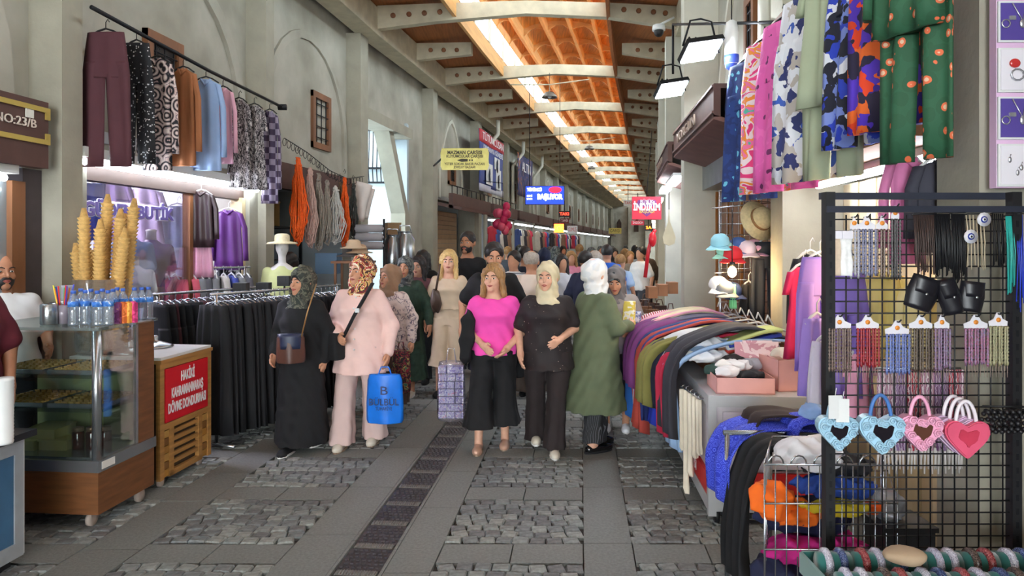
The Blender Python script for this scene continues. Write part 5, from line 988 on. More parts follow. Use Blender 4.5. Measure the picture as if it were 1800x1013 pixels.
m = MB(); m.prism([(-.13, -.03), (.13, -.03), (0, -.13)], lambda a, b: (a, -.0225, b), lambda a, b: (a, -.0205, b)); m.prism([(-.13, .12), (.13, .12), (.17, .02), (-.17, .02)], lambda a, b: (a, -.0225, b), lambda a, b: (a, -.0205, b)); m.build('purple_shapes', M('violet_ink', (120, 40, 120), .5, var=0), bd)
m = MB(); m.tube([(0, 0, h_/2), (.1, .1, h_/2+1.0)], .006, 5); m.build('rod', iron, r)
neon_r = E('neon_red', (255, 50, 30), 5); neon_o = E('neon_orange', (255, 110, 30), 5)
for i, (x0, x1, y0, y1, d, tx, bm, tm, lab) in enumerate(((982, 1002, 371, 382, 20, 'TAKI', black, neon_r, 'small black sign with glowing red word TAKI'), (985, 1000, 384, 393, 20.2, 'TAMİR', M('maroon_sign', (96, 24, 28), .5), wink, 'maroon sign below the TAKI sign'), (974, 991, 394, 409, 19, 'ALTIN', neon_o, wink, 'glowing orange sign beside the jewellery shop'), (997, 1015, 397, 411, 18.5, 'GÜMÜŞ', wht, M('red_ink', (200, 30, 40), .5), 'white sign with red writing below the TAKI sign'), (1134, 1146, 395, 406, 19, 'SA', black, neon_o, 'small dark sign with glowing letters SA'), (1070, 1092, 401, 411, 24, 'ÇARŞI', brass, ink, 'distant brass plate hanging over the crowd'), (1096, 1112, 352, 362, 22, 'TAKI', wht, M('red_ink2', (220, 60, 50), .5), 'far white sign at left of the discount sign'), (1110, 1132, 388, 396, 13, 'İNDİRİM', M('discount_red'), wink, 'narrow red banner under the discount sign'))):
    r, bd, w, h_ = plate('shop_sign', lab, x0, x1, y0, y1, d, bm); T(bd, tx, tm, 0, 0, w*.8, h_*.7)
    m = MB(); m.tube([(0, 0, h_/2), (0, 0, h_/2+.5)], .008, 5); m.build('rod', iron, r)
# wall banners
def banner(label, d0, d1, z0, z1, top, mat, words, s=-3.55):
    r = thing('wall_banner', label, 'banner', W(s, d0, z0)); m = MB(); fn = lambda u, v: tuple(W(s+.02*math.sin(u*9+v*3), d0+(d1-d0)*u, z1+(z0-z1)*v)); m.sheet(fn, 16, 8, .01); b = m.build('cloth', mat, r, True)
    al = (W(0, d1, 0)-W(0, d0, 0)).normalized(); RR = facing(al)
    if top: m = MB(); m.sheet(lambda u, v: tuple(W(s+.012+.02*math.sin(u*9), d0+(d1-d0)*u, z1-(z1-z0)*.22*v)), 16, 3, .01); m.build('red_band', M('banner_red', (196, 60, 70), .7), b)
    for tx, v, ft, sz in words: text(tx, wink, sz, W(s+.05, (d0+d1)/2, z1+(z0-z1)*v), RR, b, fit=ft, ext=.002)
    return b, al
b, al = banner('blue appliance banner with a red band and washing machines', 19.2, 22.4, 3.35, 4.9, True, M('banner_blue', (70, 84, 150), .7, var=.08), [('TÜTÜNCÜSAN', .11, 2.8, .3), ('KAMPANYA GÜNLERİ', .3, 2.6, .2)])
for i, (u, z, wd_, h_) in enumerate(((.55, 4.15, .7, .35), (.22, 3.75, .75, .6), (.62, 3.7, .65, .6))):
    m = MB(); d = 19.2+3.2*u; m.slab(-3.52, -3.5, d, d+wd_, z-h_/2, z+h_/2); o = m.build('printed_washer', white, b)
    c_ = W(-3.49, d+wd_/2, z-.05); m = MB(); m.lathe([(.2, 0), (.2, .01), (.12, .012), (.12, .008)], c_, 14, R=Matrix.Rotation(PI/2, 3, 'Y')); m.build('printed_drum', M('drum_grey', (90, 100, 130), .5), o)
m = MB(); m.sheet(lambda u, v: tuple(W(-3.54, 19.2+3.2*u, 3.42-.2*v)), 12, 2, .01); m.build('hem', M('banner_hem', (190, 190, 205), .7), b)
banner('dark blue jewellery banner with white script behind the screen', 24.9, 28.0, 3.5, 5.0, False, PAT('banner_dark', 'noise', [(40, 44, 84), (60, 62, 110), (150, 96, 60), (50, 54, 96)], 2.5, pos=[0, .48, .6, .66]), [('ALTIN', .3, 1.8, .5)])
# ---- pendant lamps under the beams, bundle of pink balls
for i, (x, y, d) in enumerate(((966, 172, 16.2), (1036, 263, 24.7), (1040, 297, 33))):
    t = px(x, y, d); r = thing('pendant_lamp', 'grey dome pendant lamp, %s under the roof beams' % ('nearest', 'middle', 'farthest')[i], 'lamp', t, 0, 'dome lamps under the roof'); m = MB(); m.lathe([(.02, .14), (.1, .12), (.17, .03), (.175, 0), (.16, 0), (.09, .09)], n=18); m.build('shade', M('lamp_grey', (120, 118, 112), .4, .4), r); m = MB(); m.ell((0, 0, .04), (.05, .05, .06)); m.build('bulb', white, r); m = MB(); m.tube([(0, 0, .13), (0, 0, .3), (.9, 0, .42)], .014, 6); m.tube([(0, 0, .3), (-.9, 0, .3)], .014, 6); m.build('arm', beam_m, r); m = MB(); m.tube([(0, 0, .3), (0, 0, 5.66-t.z)], .008, 5); m.build('cord', iron, r)
t = px(884, 380, 19.5); r = thing('ball_bundle', 'net bundle of pink plastic balls hanging over a shop door', 'toys', t)
for i in range(16):
    m = MB(); m.ell((rnd.uniform(-.2, .2), rnd.uniform(-.2, .2), rnd.uniform(-.42, .36)), (.11, .11, .13), 10, 6); m.build('ball', M('pink_ball_%d' % (i % 2), ((206, 46, 96), (226, 90, 120))[i % 2], .35), r)
m = MB(); m.tube([(0, 0, .4), (0, 0, .9), (-.6, .3, 1.0)], .01, 5); m.build('cord', iron, r)
# ---- far shops on the left: shutters, lamps, goods
sh = thing('roller_shutter', 'brown closed roller shutter under the rusty railing', 'shutter', W(-4.0, 16.6, 0))
for k in range(22): m = MB(); m.slab(-4.03-.015*(k % 2), -3.98, 16.6, 18.6, .1+.112*k, .1+.112*k+.105); m.build('slat', M('shutter_brown', (150, 122, 94), .5, .3, var=.1), sh, True)
for i, (a, b) in enumerate(zip(LP[5:-2], LP[6:-1])):
    r = thing('shop_lamp', 'white tube lamp over the %s far shop on the left' % OD[i], 'lamp', W(-3.9, a+.5, 2.5), 0, 'tube lamps of the far shops'); m = MB(); m.slab(-3.75, -3.6, a+.5, b-.6, 2.5, 2.54); m.build('housing', white, r, True); m = MB(); m.slab(-3.74, -3.61, a+.52, b-.62, 2.46, 2.5); m.build('tube', E('far_tube', (240, 248, 255), 9), r, True)
    if i > 5: continue
    for q in range(5):
        c_ = ((200, 60, 80), (70, 90, 150), (214, 206, 196), (60, 54, 60), (150, 110, 90))[(q+i) % 5]; garment('hanging_dress', 'dress hanging %s in front of the %s far shop' % (OD[q], OD[i]), 'dress', M('far_dress_%d' % ((q+i) % 5), c_, .85, var=.1), W(-3.65, a+.6+q*.6, 2.3), .8, .45, .8, 'dress', group='dresses at the far shops', hang=False)
    ct = thing('glass_counter', 'white glass shop counter standing in the %s far shop' % OD[i], 'counter', W(-4.2, a+1, 0)); m = MB(); m.slab(-4.5, -3.9, a+.7, b-.8, 0, .5); m.build('base', white, ct, True); m = MB(); m.slab(-4.5, -3.9, a+.7, b-.8, .5, 1.0); m.build('glass', GLASS('counter_glass', (240, 245, 250), .2, body=.2), ct, True)
# ---- bags and things in hands
def bag(name, label, x0, x1, y0, y1, d, mat, th=.05, rz=0, handles=None, fold=.012):
    a, b = px(x0, y1, d), px(x1, y0, d); w, h_ = b.x-a.x, b.z-a.z; r = thing(name, label, 'bag', ((a.x+b.x)/2, d, b.z), rz); m = MB(); panel(m, rows((0, -w*.42, w*.42), (-.12*h_, -w*.47, w*.47), (-.6*h_, -w*.5, w*.5), (-h_*.93, -w*.5, w*.5), (-h_, -w*.46, w*.46)), 12, th, fold, 1.3, 1); bo = m.build('body', mat, r)
    if handles: m = MB(); m.tube([(-w*.18, 0, -.01), (-w*.1, 0, handles), (w*.1, 0, handles), (w*.18, 0, -.01)], .006, 5); m.build('handle', mat, r)
    return r, bo, w, h_
r, bo, w, h_ = bag('shopping_bag', 'bright blue plastic shopping bag reading BÜLBÜL', 644, 709, 658, 744, 5.98, M('blue_plastic', (24, 118, 226), .35, var=.08, scale=12), .035, 0, .06)
T(bo, 'BÜLBÜL', M('navy_ink', (14, 30, 84), .5, var=0), 0, -h_*.55, w*.8, .08, .11); T(bo, 'TUHAFİYE', M('navy_ink'), 0, -h_*.68, w*.45, .04, .11); T(bo, 'B', M('navy_ink'), 0, -h_*.32, .06, .1, .11)
r, bo, w, h_ = bag('brown_shoulder_bag', 'brown leather shoulder bag with navy flap held by the woman in black', 486, 536, 588, 638, 5.72, M('brown_leather', (84, 52, 42), .45, var=.15), .05, .2); m = MB(); panel(m, rows((.005, -w*.45, w*.45), (-h_*.5, -w*.42, w*.42)), 8, .056, 0, 1, 0); m.build('flap', M('navy_leather', (38, 46, 72), .4), r); a = px(552, 512, 5.74); m = MB(); m.tube([px(530, 592, 5.7), px(540, 550, 5.68), a, px(556, 500, 5.85)], .006, 5); m.build('strap', M('gold_chain', (170, 130, 80), .4, .5), r, True)
r, bo, w, h_ = bag('black_crossbody_bag', 'black crossbody bag at the hip of the pale pink shirt', 576, 606, 585, 632, 6.02, blk, .06, .2); m = MB(); m.tube([px(655, 498, 6.05), px(640, 525, 5.94), px(622, 556, 5.9), px(604, 592, 5.95)], .022, 6, flat=.3); m.build('strap', blk, r, True); m = MB(); p = px(628, 546, 5.885); m.box(p, (.034, .012, .034)); m.build('buckle', galv, r, True)
bag('multicolour_bag', 'dark flower print bag carried behind the pale pink shirt', 688, 722, 616, 690, 6.9, PAT('flower_bag', 'noise', [(36, 30, 32), (150, 40, 60), (44, 36, 36), (190, 170, 90), (60, 110, 90)], 26, pos=[0, .44, .5, .57, .62]), .06, 0, .08)
bag('black_hip_bag', 'black bag on the hip of the green denim dress', 712, 738, 560, 600, 7.95, blk, .06); bag('black_tote', 'black tote hanging between the pink T-shirt and the black tunic', 898, 924, 590, 662, 6.35, blk, .07, 0, .1)
r, bo, w, h_ = bag('clear_tissue_bag', 'clear plastic bag packed with violet tissue packets', 768, 818, 636, 738, 6.5, GLASS('clear_bag', (240, 240, 250), .4, .15, body=.06), .085, 0, .12, .006)
tp = PAT('tissue_pack', 'noise', [(206, 196, 226), (150, 130, 200), (236, 234, 242), (220, 130, 170)], 30, pos=[0, .45, .53, .64])
for i in range(3):
    for j in range(7): m = MB(); m.box((-w*.29+w*.29*i, 0, -.07-.068*j), (w*.27, .09, .06), rnd.uniform(-.1, .1)); m.build('tissue_packet', tp, r)
bag('yellow_cloth', 'yellow and white cloth being held over the stall', 1096, 1120, 530, 580, 6.42, PAT('yellow_print', 'noise', [(236, 222, 120), (240, 236, 220), (220, 200, 90)], 12), .05, .4, None, .03); bag('blue_print_garment', 'blue grey print garment hanging from the hands of the shawl woman', 1104, 1131, 548, 662, 6.5, PAT('greyblue_print', 'noise', [(160, 170, 200), (110, 124, 170), (206, 210, 222)], 20), .04, .5, None, .02)
# ================================================================ right side
def crumple(name, label, mat, c, r, amp=.012, fr=40, cat='cloth', group=None, h=None, rz=0, seed=None):
    o = thing(name, label, cat, c, rz, group); S = SDF([-q*1.25-.03 for q in r], [q*1.25+.03 for q in r], h or max(.008, min(r)/7)); S.ell((0, 0, 0), [q*.8 for q in r], .02)
    for k in range(4): a = k*1.6+(seed or 0); S.ell((math.cos(a)*r[0]*.45, math.sin(a)*r[1]*.45, r[2]*.15*math.sin(a*2)), (r[0]*.5, r[1]*.5, r[2]*.75), .02)
    X, Y, Z = S.ax[0][:, None, None], S.ax[1][None, :, None], S.ax[2][None, None, :]; sd = (seed or 0)*1.7; S.F += amp*(1.6*np.abs(np.sin(fr*.5*(X+.6*Y+.3*Z)+sd+1.5*np.sin(fr*.3*(Y-Z))))+1.2*np.abs(np.sin(fr*.7*(Z*.9-.5*X+.3*Y)+2*sd+np.sin(fr*.4*X)))-1.2); link('fabric', S.mesh('fabric'), mat, o); return o
def drape(name, label, path, d0, d1, mat, cat='cloth', wav=.012, nf=3, th=.012, group=None, skew=0.0):
    """cloth laid over a path of (X, z) points, spanning d0..d1 in depth"""
    P = [Vector((a, 0, b)) for a, b in path]; L = [0]
    for a, b in zip(P, P[1:]): L.append(L[-1]+(b-a).length)
    def at(t):
        s = t*L[-1]; i = max(0, min(len(P)-2, int(np.searchsorted(L, s)-1))); return P[i].lerp(P[i+1], (s-L[i])/max(1e-6, L[i+1]-L[i]))
    ph = rnd.random()*6
    def fn(u, v):
        # u across depth, v along the path; smooth the corners
        p = (at(max(0, v-.05))+at(v)*2+at(min(1, v+.05)))/4; k = wav*math.sin(nf*2*PI*u+ph+v*2)*(.3+v)
        return (p.x-k+C((d0+d1)/2)*0+.09*(d0+(d1-d0)*u-(d0+d1)/2)*0, d0+(d1-d0)*(u+.0)+skew*v+.01*math.sin(v*9+ph), p.z+k*.4)
    m = MB(); m.sheet(fn, 12, 18, th); return m.one(name, mat, label, cat, group)
# ---- shop front of the bay behind the cart: door, shutter box, awning signs
wd_or = M('door_wood', (160, 104, 48), .45, var=.2, scale=4, stretch=(1, 1, .2)); dr = MB(); dr.slab(1.7, 1.78, 6.0, 8.85, 0, 2.75); door = struct('door_2', dr, wd_or)
for k in range(4):
    a = 6.05+k*.7
    for z0, z1 in ((.15, .9), (1.0, 1.7), (1.8, 2.3)): m = MB(); m.slab(1.68, 1.72, a, a+.6, z0, z1); m.build('door_panel', wood_br, door)
    m = MB(); m.slab(1.665, 1.7, a+.62, a+.68, 0, 2.4); m.build('door_stile', wd_or, door)
m = MB(); m.slab(1.5, 1.72, 5.85, 8.8, 2.42, 2.72); struct('trim_6', m, galv)
m = MB(); m.slab(1.7, 1.8, 9.2, 12.2, 0, 2.75); struct('door_3', m, M('pale_shop', (200, 206, 210), .6))
def awning(label, d0, d1, tx):
    r = thing('awning_sign', label, 'sign', W(1.2, d0, 2.85)); m = MB(); m.slab(1.12, 1.18, d0, d1, 2.82, 3.1); m.build('front_board', brown, r, True)
    m = MB(); m.slab(1.12, 1.72, d0, d1, 2.80, 2.84, 2.62, 2.66); m.build('soffit', M('soffit_rose', (120, 84, 78), .7), r, True); m = MB(); m.slab(1.18, 1.72, d0, d1, 3.06, 3.1); m.build('cover', brown, r, True)
    al = (W(0, d0, 0)-W(0, d1, 0)).normalized(); text(tx, M('sign_relief', (170, 150, 136), .5), .15, W(1.11, d0*.4+d1*.6, 2.96), facing(al), r, fit=1.3, ext=.008)
    for z in (2.85, 3.07): m = MB(); m.slab(1.105, 1.12, d0, d1, z, z+.02); m.build('edge_strip', M('awning_strip', (110, 84, 78), .5), r, True)
awning('brown projecting shop sign beside the pillar on the right', 5.95, 8.6, 'YORGUN'); awning('farther brown shop sign beyond the pale pillar', 9.3, 12.0, 'KUYUMCU')
r = thing('strip_lamp', 'bright strip lamp under the farther brown sign', 'lamp', W(1.3, 9.4, 2.7)); m = MB(); m.slab(1.2, 1.36, 9.4, 10.8, 2.66, 2.7); m.build('housing', white, r, True); m = MB(); m.slab(1.21, 1.35, 9.42, 10.78, 2.63, 2.66); m.build('tube', tube_m, r, True)
m = MB(); m.slab(1.16, 1.3, 11.0, 12.0, 2.6, 2.66); m.one('strip_lamp', E('strip_far', (240, 248, 255), 10), 'second strip lamp farther under the same sign', 'lamp')
# ---- floodlights on a rod, surveillance camera
rod = thing('lamp_rod', 'thin black rod carrying the floodlights across the wall', 'rod', px(1290, 40, 6.2)); m = MB(); m.tube([px(1183, 43, 8.3), px(1290, 41, 6.6), px(1400, 38, 5.2)], .016, 6); m.build('rod', iron, rod, True); m = MB(); m.tube([px(1183, 43, 8.3), px(1183, 130, 8.3)], .014, 6); m.build('drop', iron, rod, True)
for x, y, d, lab in ((1232, 92, 6.4, 'nearer floodlight shining down from the black rod'), (1180, 159, 8.2, 'farther floodlight hanging below the black rod')):
    t = px(x, y, d); r = thing('floodlight', lab, 'lamp', t, .15, 'floodlights on the right'); R_ = Matrix.Rotation(-.5, 3, 'X') @ Matrix.Rotation(-.22, 3, 'Y'); m = MB(); m.box((0, 0, .03), (.36, .26, .05), R=R_); m.build('housing', iron, r); m = MB(); m.box((0, -.012, 0), (.33, .23, .012), R=R_); m.build('panel', E('flood_panel', (236, 246, 255), 90), r)
    m = MB(); m.tube([(-.17, 0, .05), (-.1, 0, .28), (0, 0, .3), (.1, 0, .28), (.17, 0, .0)], .01, 5); m.build('bracket', iron, r)
    for q in range(5): m = MB(); m.box((-.12+.06*q, .03, .075), (.01, .16, .03), R=R_); m.build('fin', iron, r)
t = px(1158, 56, 10.8); r = thing('security_camera', 'white dome security camera under the eaves on the right', 'camera', t); m = MB(); m.lathe([(.09, .1), (.1, .05), (.1, .02)], n=16); m.build('mount', white, r); m = MB(); m.ell((0, 0, 0), (.075, .075, .08)); m.build('dome', black, r); m = MB(); m.tube([(0, 0, .1), (.25, .1, .25)], .02, 6); m.build('arm', white, r)
t = px(1286, 78, 6.5); r = thing('hanging_float', 'long white and blue insect lamp hanging by the barred window', 'lamp', t); m = MB(); m.lathe([(.02, -.22), (.06, -.18), (.065, .1), (.05, .2), (.02, .22)], n=14); m.build('shell', white, r); m = MB(); m.lathe([(.02, -.24), (.055, -.21), (.066, -.14), (.066, -.1)], n=14); m.build('base', M('blue_base', (40, 60, 160), .4), r); m = MB(); m.tube([(0, 0, .22), (0, 0, .42)], .005, 5); m.build('cord', iron, r)
# ---- hanging clothes along the right wall
navy_palm = PAT('navy_palm', 'flower', [(110, 196, 230), (34, 62, 128), (28, 50, 108)], 13, pos=[0, .24, .6]); tiedye = PAT('tie_dye', 'noise', [(232, 60, 130), (244, 226, 232), (244, 150, 60), (240, 120, 170), (90, 190, 170)], 5, stretch=(1, 1, 2), pos=[0, .4, .48, .55, .64]); pinkpalm = PAT('pink_palm', 'flower', [(110, 40, 96), (228, 98, 176), (236, 110, 186)], 11, pos=[0, .19, .7]); bluewhite = PAT('blue_white_leaf', 'cells', [(232, 236, 244), (60, 96, 190), (226, 228, 236), (44, 54, 110), (190, 184, 178)], 15); sage = M('sage_linen', (168, 178, 150), .85, var=.06); bwcheck = PAT('blue_black_patch', 'cells', [(40, 66, 190), (226, 230, 240), (24, 26, 44), (120, 140, 210)], 17); redflower = PAT('red_violet_flowers', 'cells', [(236, 70, 30), (60, 34, 150), (36, 30, 60), (84, 50, 190), (240, 110, 40)], 16); greenprint = PAT('green_fruit_print', 'spots', [(226, 190, 160), (226, 110, 70), (36, 84, 56), (40, 90, 62)], 17, pos=[0, .15, .27, .6])
HG = 'beach clothes hung along the right wall'; zt = 3.2
rl = thing('wall_rail', 'wooden rail above the hanging beach clothes', 'rail', W(1.4, 5.9, zt+.08)); m = MB(); m.slab(1.38, 1.42, 2.5, 6.0, zt+.08, zt+.14); m.build('rail', wood_br, rl, True)
for k in range(4): m = MB(); d = 2.9+k*.95; m.slab(1.4, 1.65, d, d+.04, zt+.09, zt+.12); m.build('bracket', iron, rl, True)
for nm, lab, kd, mt, d, w, L, cat in (('navy_palm_trousers', 'navy trousers with pale blue palm print, first on the wall rail', 'trousers', navy_palm, 5.62, .62, 1.1, 'trousers'), ('tie_dye_trousers', 'pink white and orange tie-dye trousers beside the navy pair', 'trousers', tiedye, 5.05, .62, 1.08, 'trousers'), ('pink_palm_trousers', 'bright pink trousers with dark palm print', 'trousers', pinkpalm, 4.58, .58, 1.1, 'trousers'), ('blue_white_trousers', 'blue and white leaf print trousers hanging beside the pink pair', 'trousers', bluewhite, 4.12, .58, 1.08, 'trousers'), ('sage_trousers', 'pale sage green trousers under the sage shirt', 'trousers', sage, 3.73, .42, 1.1, 'trousers'), ('sage_shirt', 'pale sage green short set shirt hanging in the middle of the rail', 'dress', sage, 3.68, .44, .72, 'shirt'), ('blue_patch_trousers', 'blue black and white patch print trousers right of the sage set', 'trousers', bwcheck, 3.38, .42, .98, 'trousers'), ('flower_trousers', 'violet trousers with big orange red flowers', 'trousers', redflower, 3.08, .4, .95, 'trousers'), ('green_pyjama_trousers', 'dark green fruit print pyjama trousers below the matching shirt', 'trousers', greenprint, 2.8, .32, 1.12, 'trousers'), ('green_pyjama_shirt', 'dark green fruit print pyjama shirt, nearest on the wall rail', 'shirt', greenprint, 2.78, .4, .62, 'shirt')):
    o = W(1.33 if 'shirt' not in nm else 1.28, d, zt); garment(nm, lab, kd, mt, o, PI/2+.35, w, L, cat, hang_b, group=HG, fold=.02)
for nm, p0, p1 in (('price_tag', (1358, 150), (1368, 170)),):
    t = px(1353, 140, 4.9); m = MB(); m.box(t, (.05, .005, .08), -.8); m.box(t+Vector((0, -.004, .01)), (.03, .004, .02), -.8); m.one(nm, white, 'white price tag pinned on the tie-dye trousers', 'tag')
sb = thing('dark_signboard', 'dark shop signboard with grey letters behind the beach clothes', 'sign', W(1.66, 3.3, 2.3)); m = MB(); m.slab(1.6, 1.68, 3.25, 5.4, 2.32, 3.28); bo = m.build('board', M('sign_navy', (44, 46, 62), .35, var=.1), sb, True); al = (W(0, 3, 0)-W(0, 5, 0)).normalized(); text('ÇAMAŞIR', M('sign_grey', (130, 130, 146), .5), .3, W(1.59, 4.3, 2.6), facing(al), bo, fit=1.5, ext=.01); text('İÇ GİYİM', M('sign_grey'), .22, W(1.59, 4.2, 3.02), facing(al), bo, fit=1.2, ext=.01)
m = MB(); m.slab(1.45, 1.7, 3.2, 5.5, 2.24, 2.32); struct('trim_7', m, wood_br)
r = thing('shop_strip_light', 'bright tube light under the dark signboard', 'lamp', W(1.7, 3.4, 2.2)); m = MB(); m.slab(1.72, 1.8, 3.5, 5.3, 2.2, 2.24); m.build('housing', white, r, True); m = MB(); m.tube([W(1.76, 3.55, 2.18), W(1.76, 5.25, 2.18)], .02, 8); m.build('tube', E('strip_near', (240, 246, 255), 34), r, True)
# ---- jewellery poster on the near pillar
pt = thing('jewellery_poster', 'pink framed jewellery poster with violet and white picture tiles', 'poster', W(1.66, 2.8, 2.0)); t0 = px(1745, 331, 2.82); m = MB(); m.b2(t0.x, t0.x+.5, 2.8, 2.84, t0.z, t0.z+1.35); bo = m.build('board', M('poster_pink', (226, 190, 222), .5, var=.03), pt, True)
vio = M('tile_violet', (92, 76, 158), .4, var=.05); silv = M('silver_print', (214, 214, 224), .25, .7, var=0); ruby = M('ruby', (206, 60, 60), .2, var=.2)
for k, (y0, y1) in enumerate(((253, 328), (170, 245), (84, 162), (2, 74), (-90, -8))):
    a, b = px(1755, y1, 2.79), px(1870, y0, 2.79); m = MB(); m.b2(a.x, a.x+.36, 2.79, 2.8, a.z, b.z); m.build('picture_tile', white, pt, True); m = MB(); m.b2(a.x+.008, a.x+.352, 2.786, 2.79, a.z+.008, b.z-.008); ti = m.build('picture', vio if k in (1, 3) else M('tile_white', (236, 232, 240), .4, var=.02), pt, True)
    cx, cz = a.x+.07, (a.z+b.z)/2
    if k in (1, 3):
        m = MB(); m.tube([(cx-.02, 2.782, b.z-.01), (cx+.02, 2.782, cz), (cx+.035, 2.782, b.z-.01)], .003, 5); m.ell((cx+.02, 2.782, cz-.01), (.012, .005, .018)); m.tube([(cx-.045+.016*math.cos(q), 2.782, cz-.01+.016*math.sin(q)) for q in [.7*i for i in range(10)]], .003, 5); m.box((cx-.02, 2.782, cz+.012), (.025, .006, .016)); m.build('printed_necklace', silv, ti)
    elif k == 2: m = MB(); m.tube([(cx+.025*math.cos(q), 2.782, cz-.02+.022*math.sin(q)) for q in [.63*i for i in range(11)]], .004, 6); m.build('printed_ring', silv, ti); m = MB(); m.ell((cx-.01, 2.782, cz+.025), (.022, .006, .018)); m.build('printed_gem', ruby, ti)
    else:
        for dx, dz in ((-.03, .02), (.015, -.01), (.0, -.03)): m = MB(); m.ell((cx+dx, 2.782, cz+dz), (.007, .004, .012)); m.tube([(cx+dx, 2.782, cz+dz+.01), (cx+dx+.004, 2.782, cz+dz+.022)], .002, 4); m.build('printed_earring', silv, ti)
# ---- black grid stand with trinkets
D0 = 2.72; gs = thing('grid_stand', 'black metal grid display stand with slotted posts', 'display stand', px(1615, 960, D0)); gs.location.z = 0
for x in (1456, 1782): a = px(x, 338, D0); m = MB(); m.b2(a.x-.018, a.x+.018, D0-.02, D0+.02, 0, a.z); m.build('post', black, gs, True)
for x in (1456, 1782):
    for q in range(34): m = MB(); a = px(x, 0, D0); m.b2(a.x-.005, a.x+.005, D0-.0215, D0-.019, .1+.052*q, .125+.052*q); m.build('post_slot', iron, gs, True)
for y0, y1, xa, xb in ((338, 350, 1448, 1790), (363, 374, 1448, 1840)): a, b = px(xa, y1, D0), px(xb, y0, D0); m = MB(); m.b2(a.x, b.x, D0-.03 if y0 > 350 else D0+.02, D0-.005 if y0 > 350 else D0+.045, a.z, b.z); m.build('top_bar', M('bar_navy', (38, 42, 56), .45), gs, True)
gx = [1466+21.2*i for i in range(15)]
for x in gx: a, b = px(x, 378, D0), px(x, 985, D0); m = MB(); m.tube([a, b], .0032, 5); m.build('grid_wire', black, gs, True)
for q in range(29): y = 386+20.6*q; a, b = px(1458, y, D0), px(1780, y, D0); m = MB(); m.tube([a, b], .003, 5); m.build('grid_wire', black, gs, True)
for x in (1456, 1782): a = px(x, 0, D0); m = MB(); m.b2(a.x-.02, a.x+.02, D0-.25, D0+.25, 0, .03); m.build('foot', black, gs, True)
card_m = M('card_white', (226, 224, 232), .5, var=.02); dot_m = M('price_dot', (240, 150, 60), .5, var=0)
def bead_strand(m, x, y, z0, L, r, n=None):
    n = n or int(L/(r*2)); pr = []
    for k in range(n): pr += [(r*.45, -r*2*k), (r, -r*2*k-r)]
    pr.append((r*.4, -L)); m.lathe([(a, z0+b) for a, b in pr][::-1], (x, y, 0), 6)
def bead_card(label, x0, x1, y0, y1, d, mat, ns, r=.0066, card=True, tassel=False, name='bead_card'):
    a, b = px(x0, y1, d), px(x1, y0, d); o = thing(name, label, 'necklaces', ((a.x+b.x)/2, d, b.z), 0, 'bead strings on the grid stand'); w, h_ = b.x-a.x, b.z-a.z
    if card:
        m = MB(); m.prism([(-w*.5, -.012), (-w*.52, .006), (-w*.25, .016), (-w*.08, .04), (w*.08, .04), (w*.25, .016), (w*.52, .006), (w*.5, -.012)], lambda u, v: (u, -.002, v), lambda u, v: (u, .0, v)); m.build('card', card_m, o)
        m = MB(); m.lathe([(.009, 0), (.009, .002)], (0, -.003, .012), 10, R=Matrix.Rotation(PI/2, 3, 'X')); m.build('price_dot', dot_m, o)
    for i in range(ns):
        m = MB(); bead_strand(m, -w*.46+w*.92*i/max(1, ns-1), -.006-.004*(i % 2), -.01, h_*rnd.uniform(.92, 1), r); m.build('strand', mat if not isinstance(mat, list) else mat[i % len(mat)], o)
        if tassel: m = MB(); x = -w*.46+w*.92*i/max(1, ns-1); m.tube([(x, -.006, -h_), (x+rnd.uniform(-.004, .004), -.006, -h_-.05)], [.002, .001], 4); m.build('tassel', M('tassel', (150, 130, 120), .8), o)
    m = MB(); m.tube([(0, .02, .035), (0, -.015, .035), (0, -.03, .045)], .003, 5); m.build('hook', black, o); return o
bd = lambda nm, a, b: PAT('beads_'+nm, 'cells', [a, b, tuple(v//2 for v in a)], 220, .3)
B1, B2, B3, B4, B5, B6, B7, B8, B9 = bd('brown', (88, 62, 52), (150, 130, 120)), bd('red', (190, 34, 44), (120, 20, 34)), bd('blue', (62, 84, 170), (150, 166, 216)), bd('bronze', (74, 58, 46), (120, 104, 90)), bd('mixed', (160, 96, 130), (110, 130, 160)), bd('multi', (196, 90, 120), (100, 130, 170)), bd('olive', (180, 184, 140), (150, 130, 100)), bd('clear', (206, 206, 214), (150, 150, 170)), bd('dark', (40, 36, 40), (90, 84, 84))
DF = D0-.012
for args in (('card of brown stone bead strings at the left of the second row', 1455, 1495, 572, 650, DF, B1, 9), ('card of red bead strings in the second row', 1505, 1544, 572, 642, DF, B2, 8), ('card of blue bead strings in the second row', 1556, 1597, 582, 655, DF, B3, 8), ('card of bronze bead strings right of the blue ones', 1598, 1638, 572, 652, DF, B4, 8), ('narrow card of mauve bead strings in the second row', 1642, 1668, 572, 648, DF, B5, 6), ('wide card of multicolour bead strings with pink tones', 1694, 1735, 572, 640, DF, B6, 8), ('card of pale olive bead strings at the right end', 1738, 1770, 568, 640, DF, B7, 7)): bead_card(*args, tassel=True)
for args in (('clear crystal bead strings at the left of the top row', 1494, 1508, 398, 488, DF, B8, 3), ('blue grey crystal bead strings in the top row', 1508, 1538, 398, 484, DF, bd('bluegrey', (70, 78, 120), (160, 160, 190)), 6), ('dark brown chip bead strings in the top row', 1540, 1560, 398, 486, DF, B1, 4), ('black bead strings beside the brown chips', 1566, 1580, 380, 490, DF, B9, 4)): bead_card(*args)
cordm = M('black_cord', (20, 20, 24), .5, var=.1)
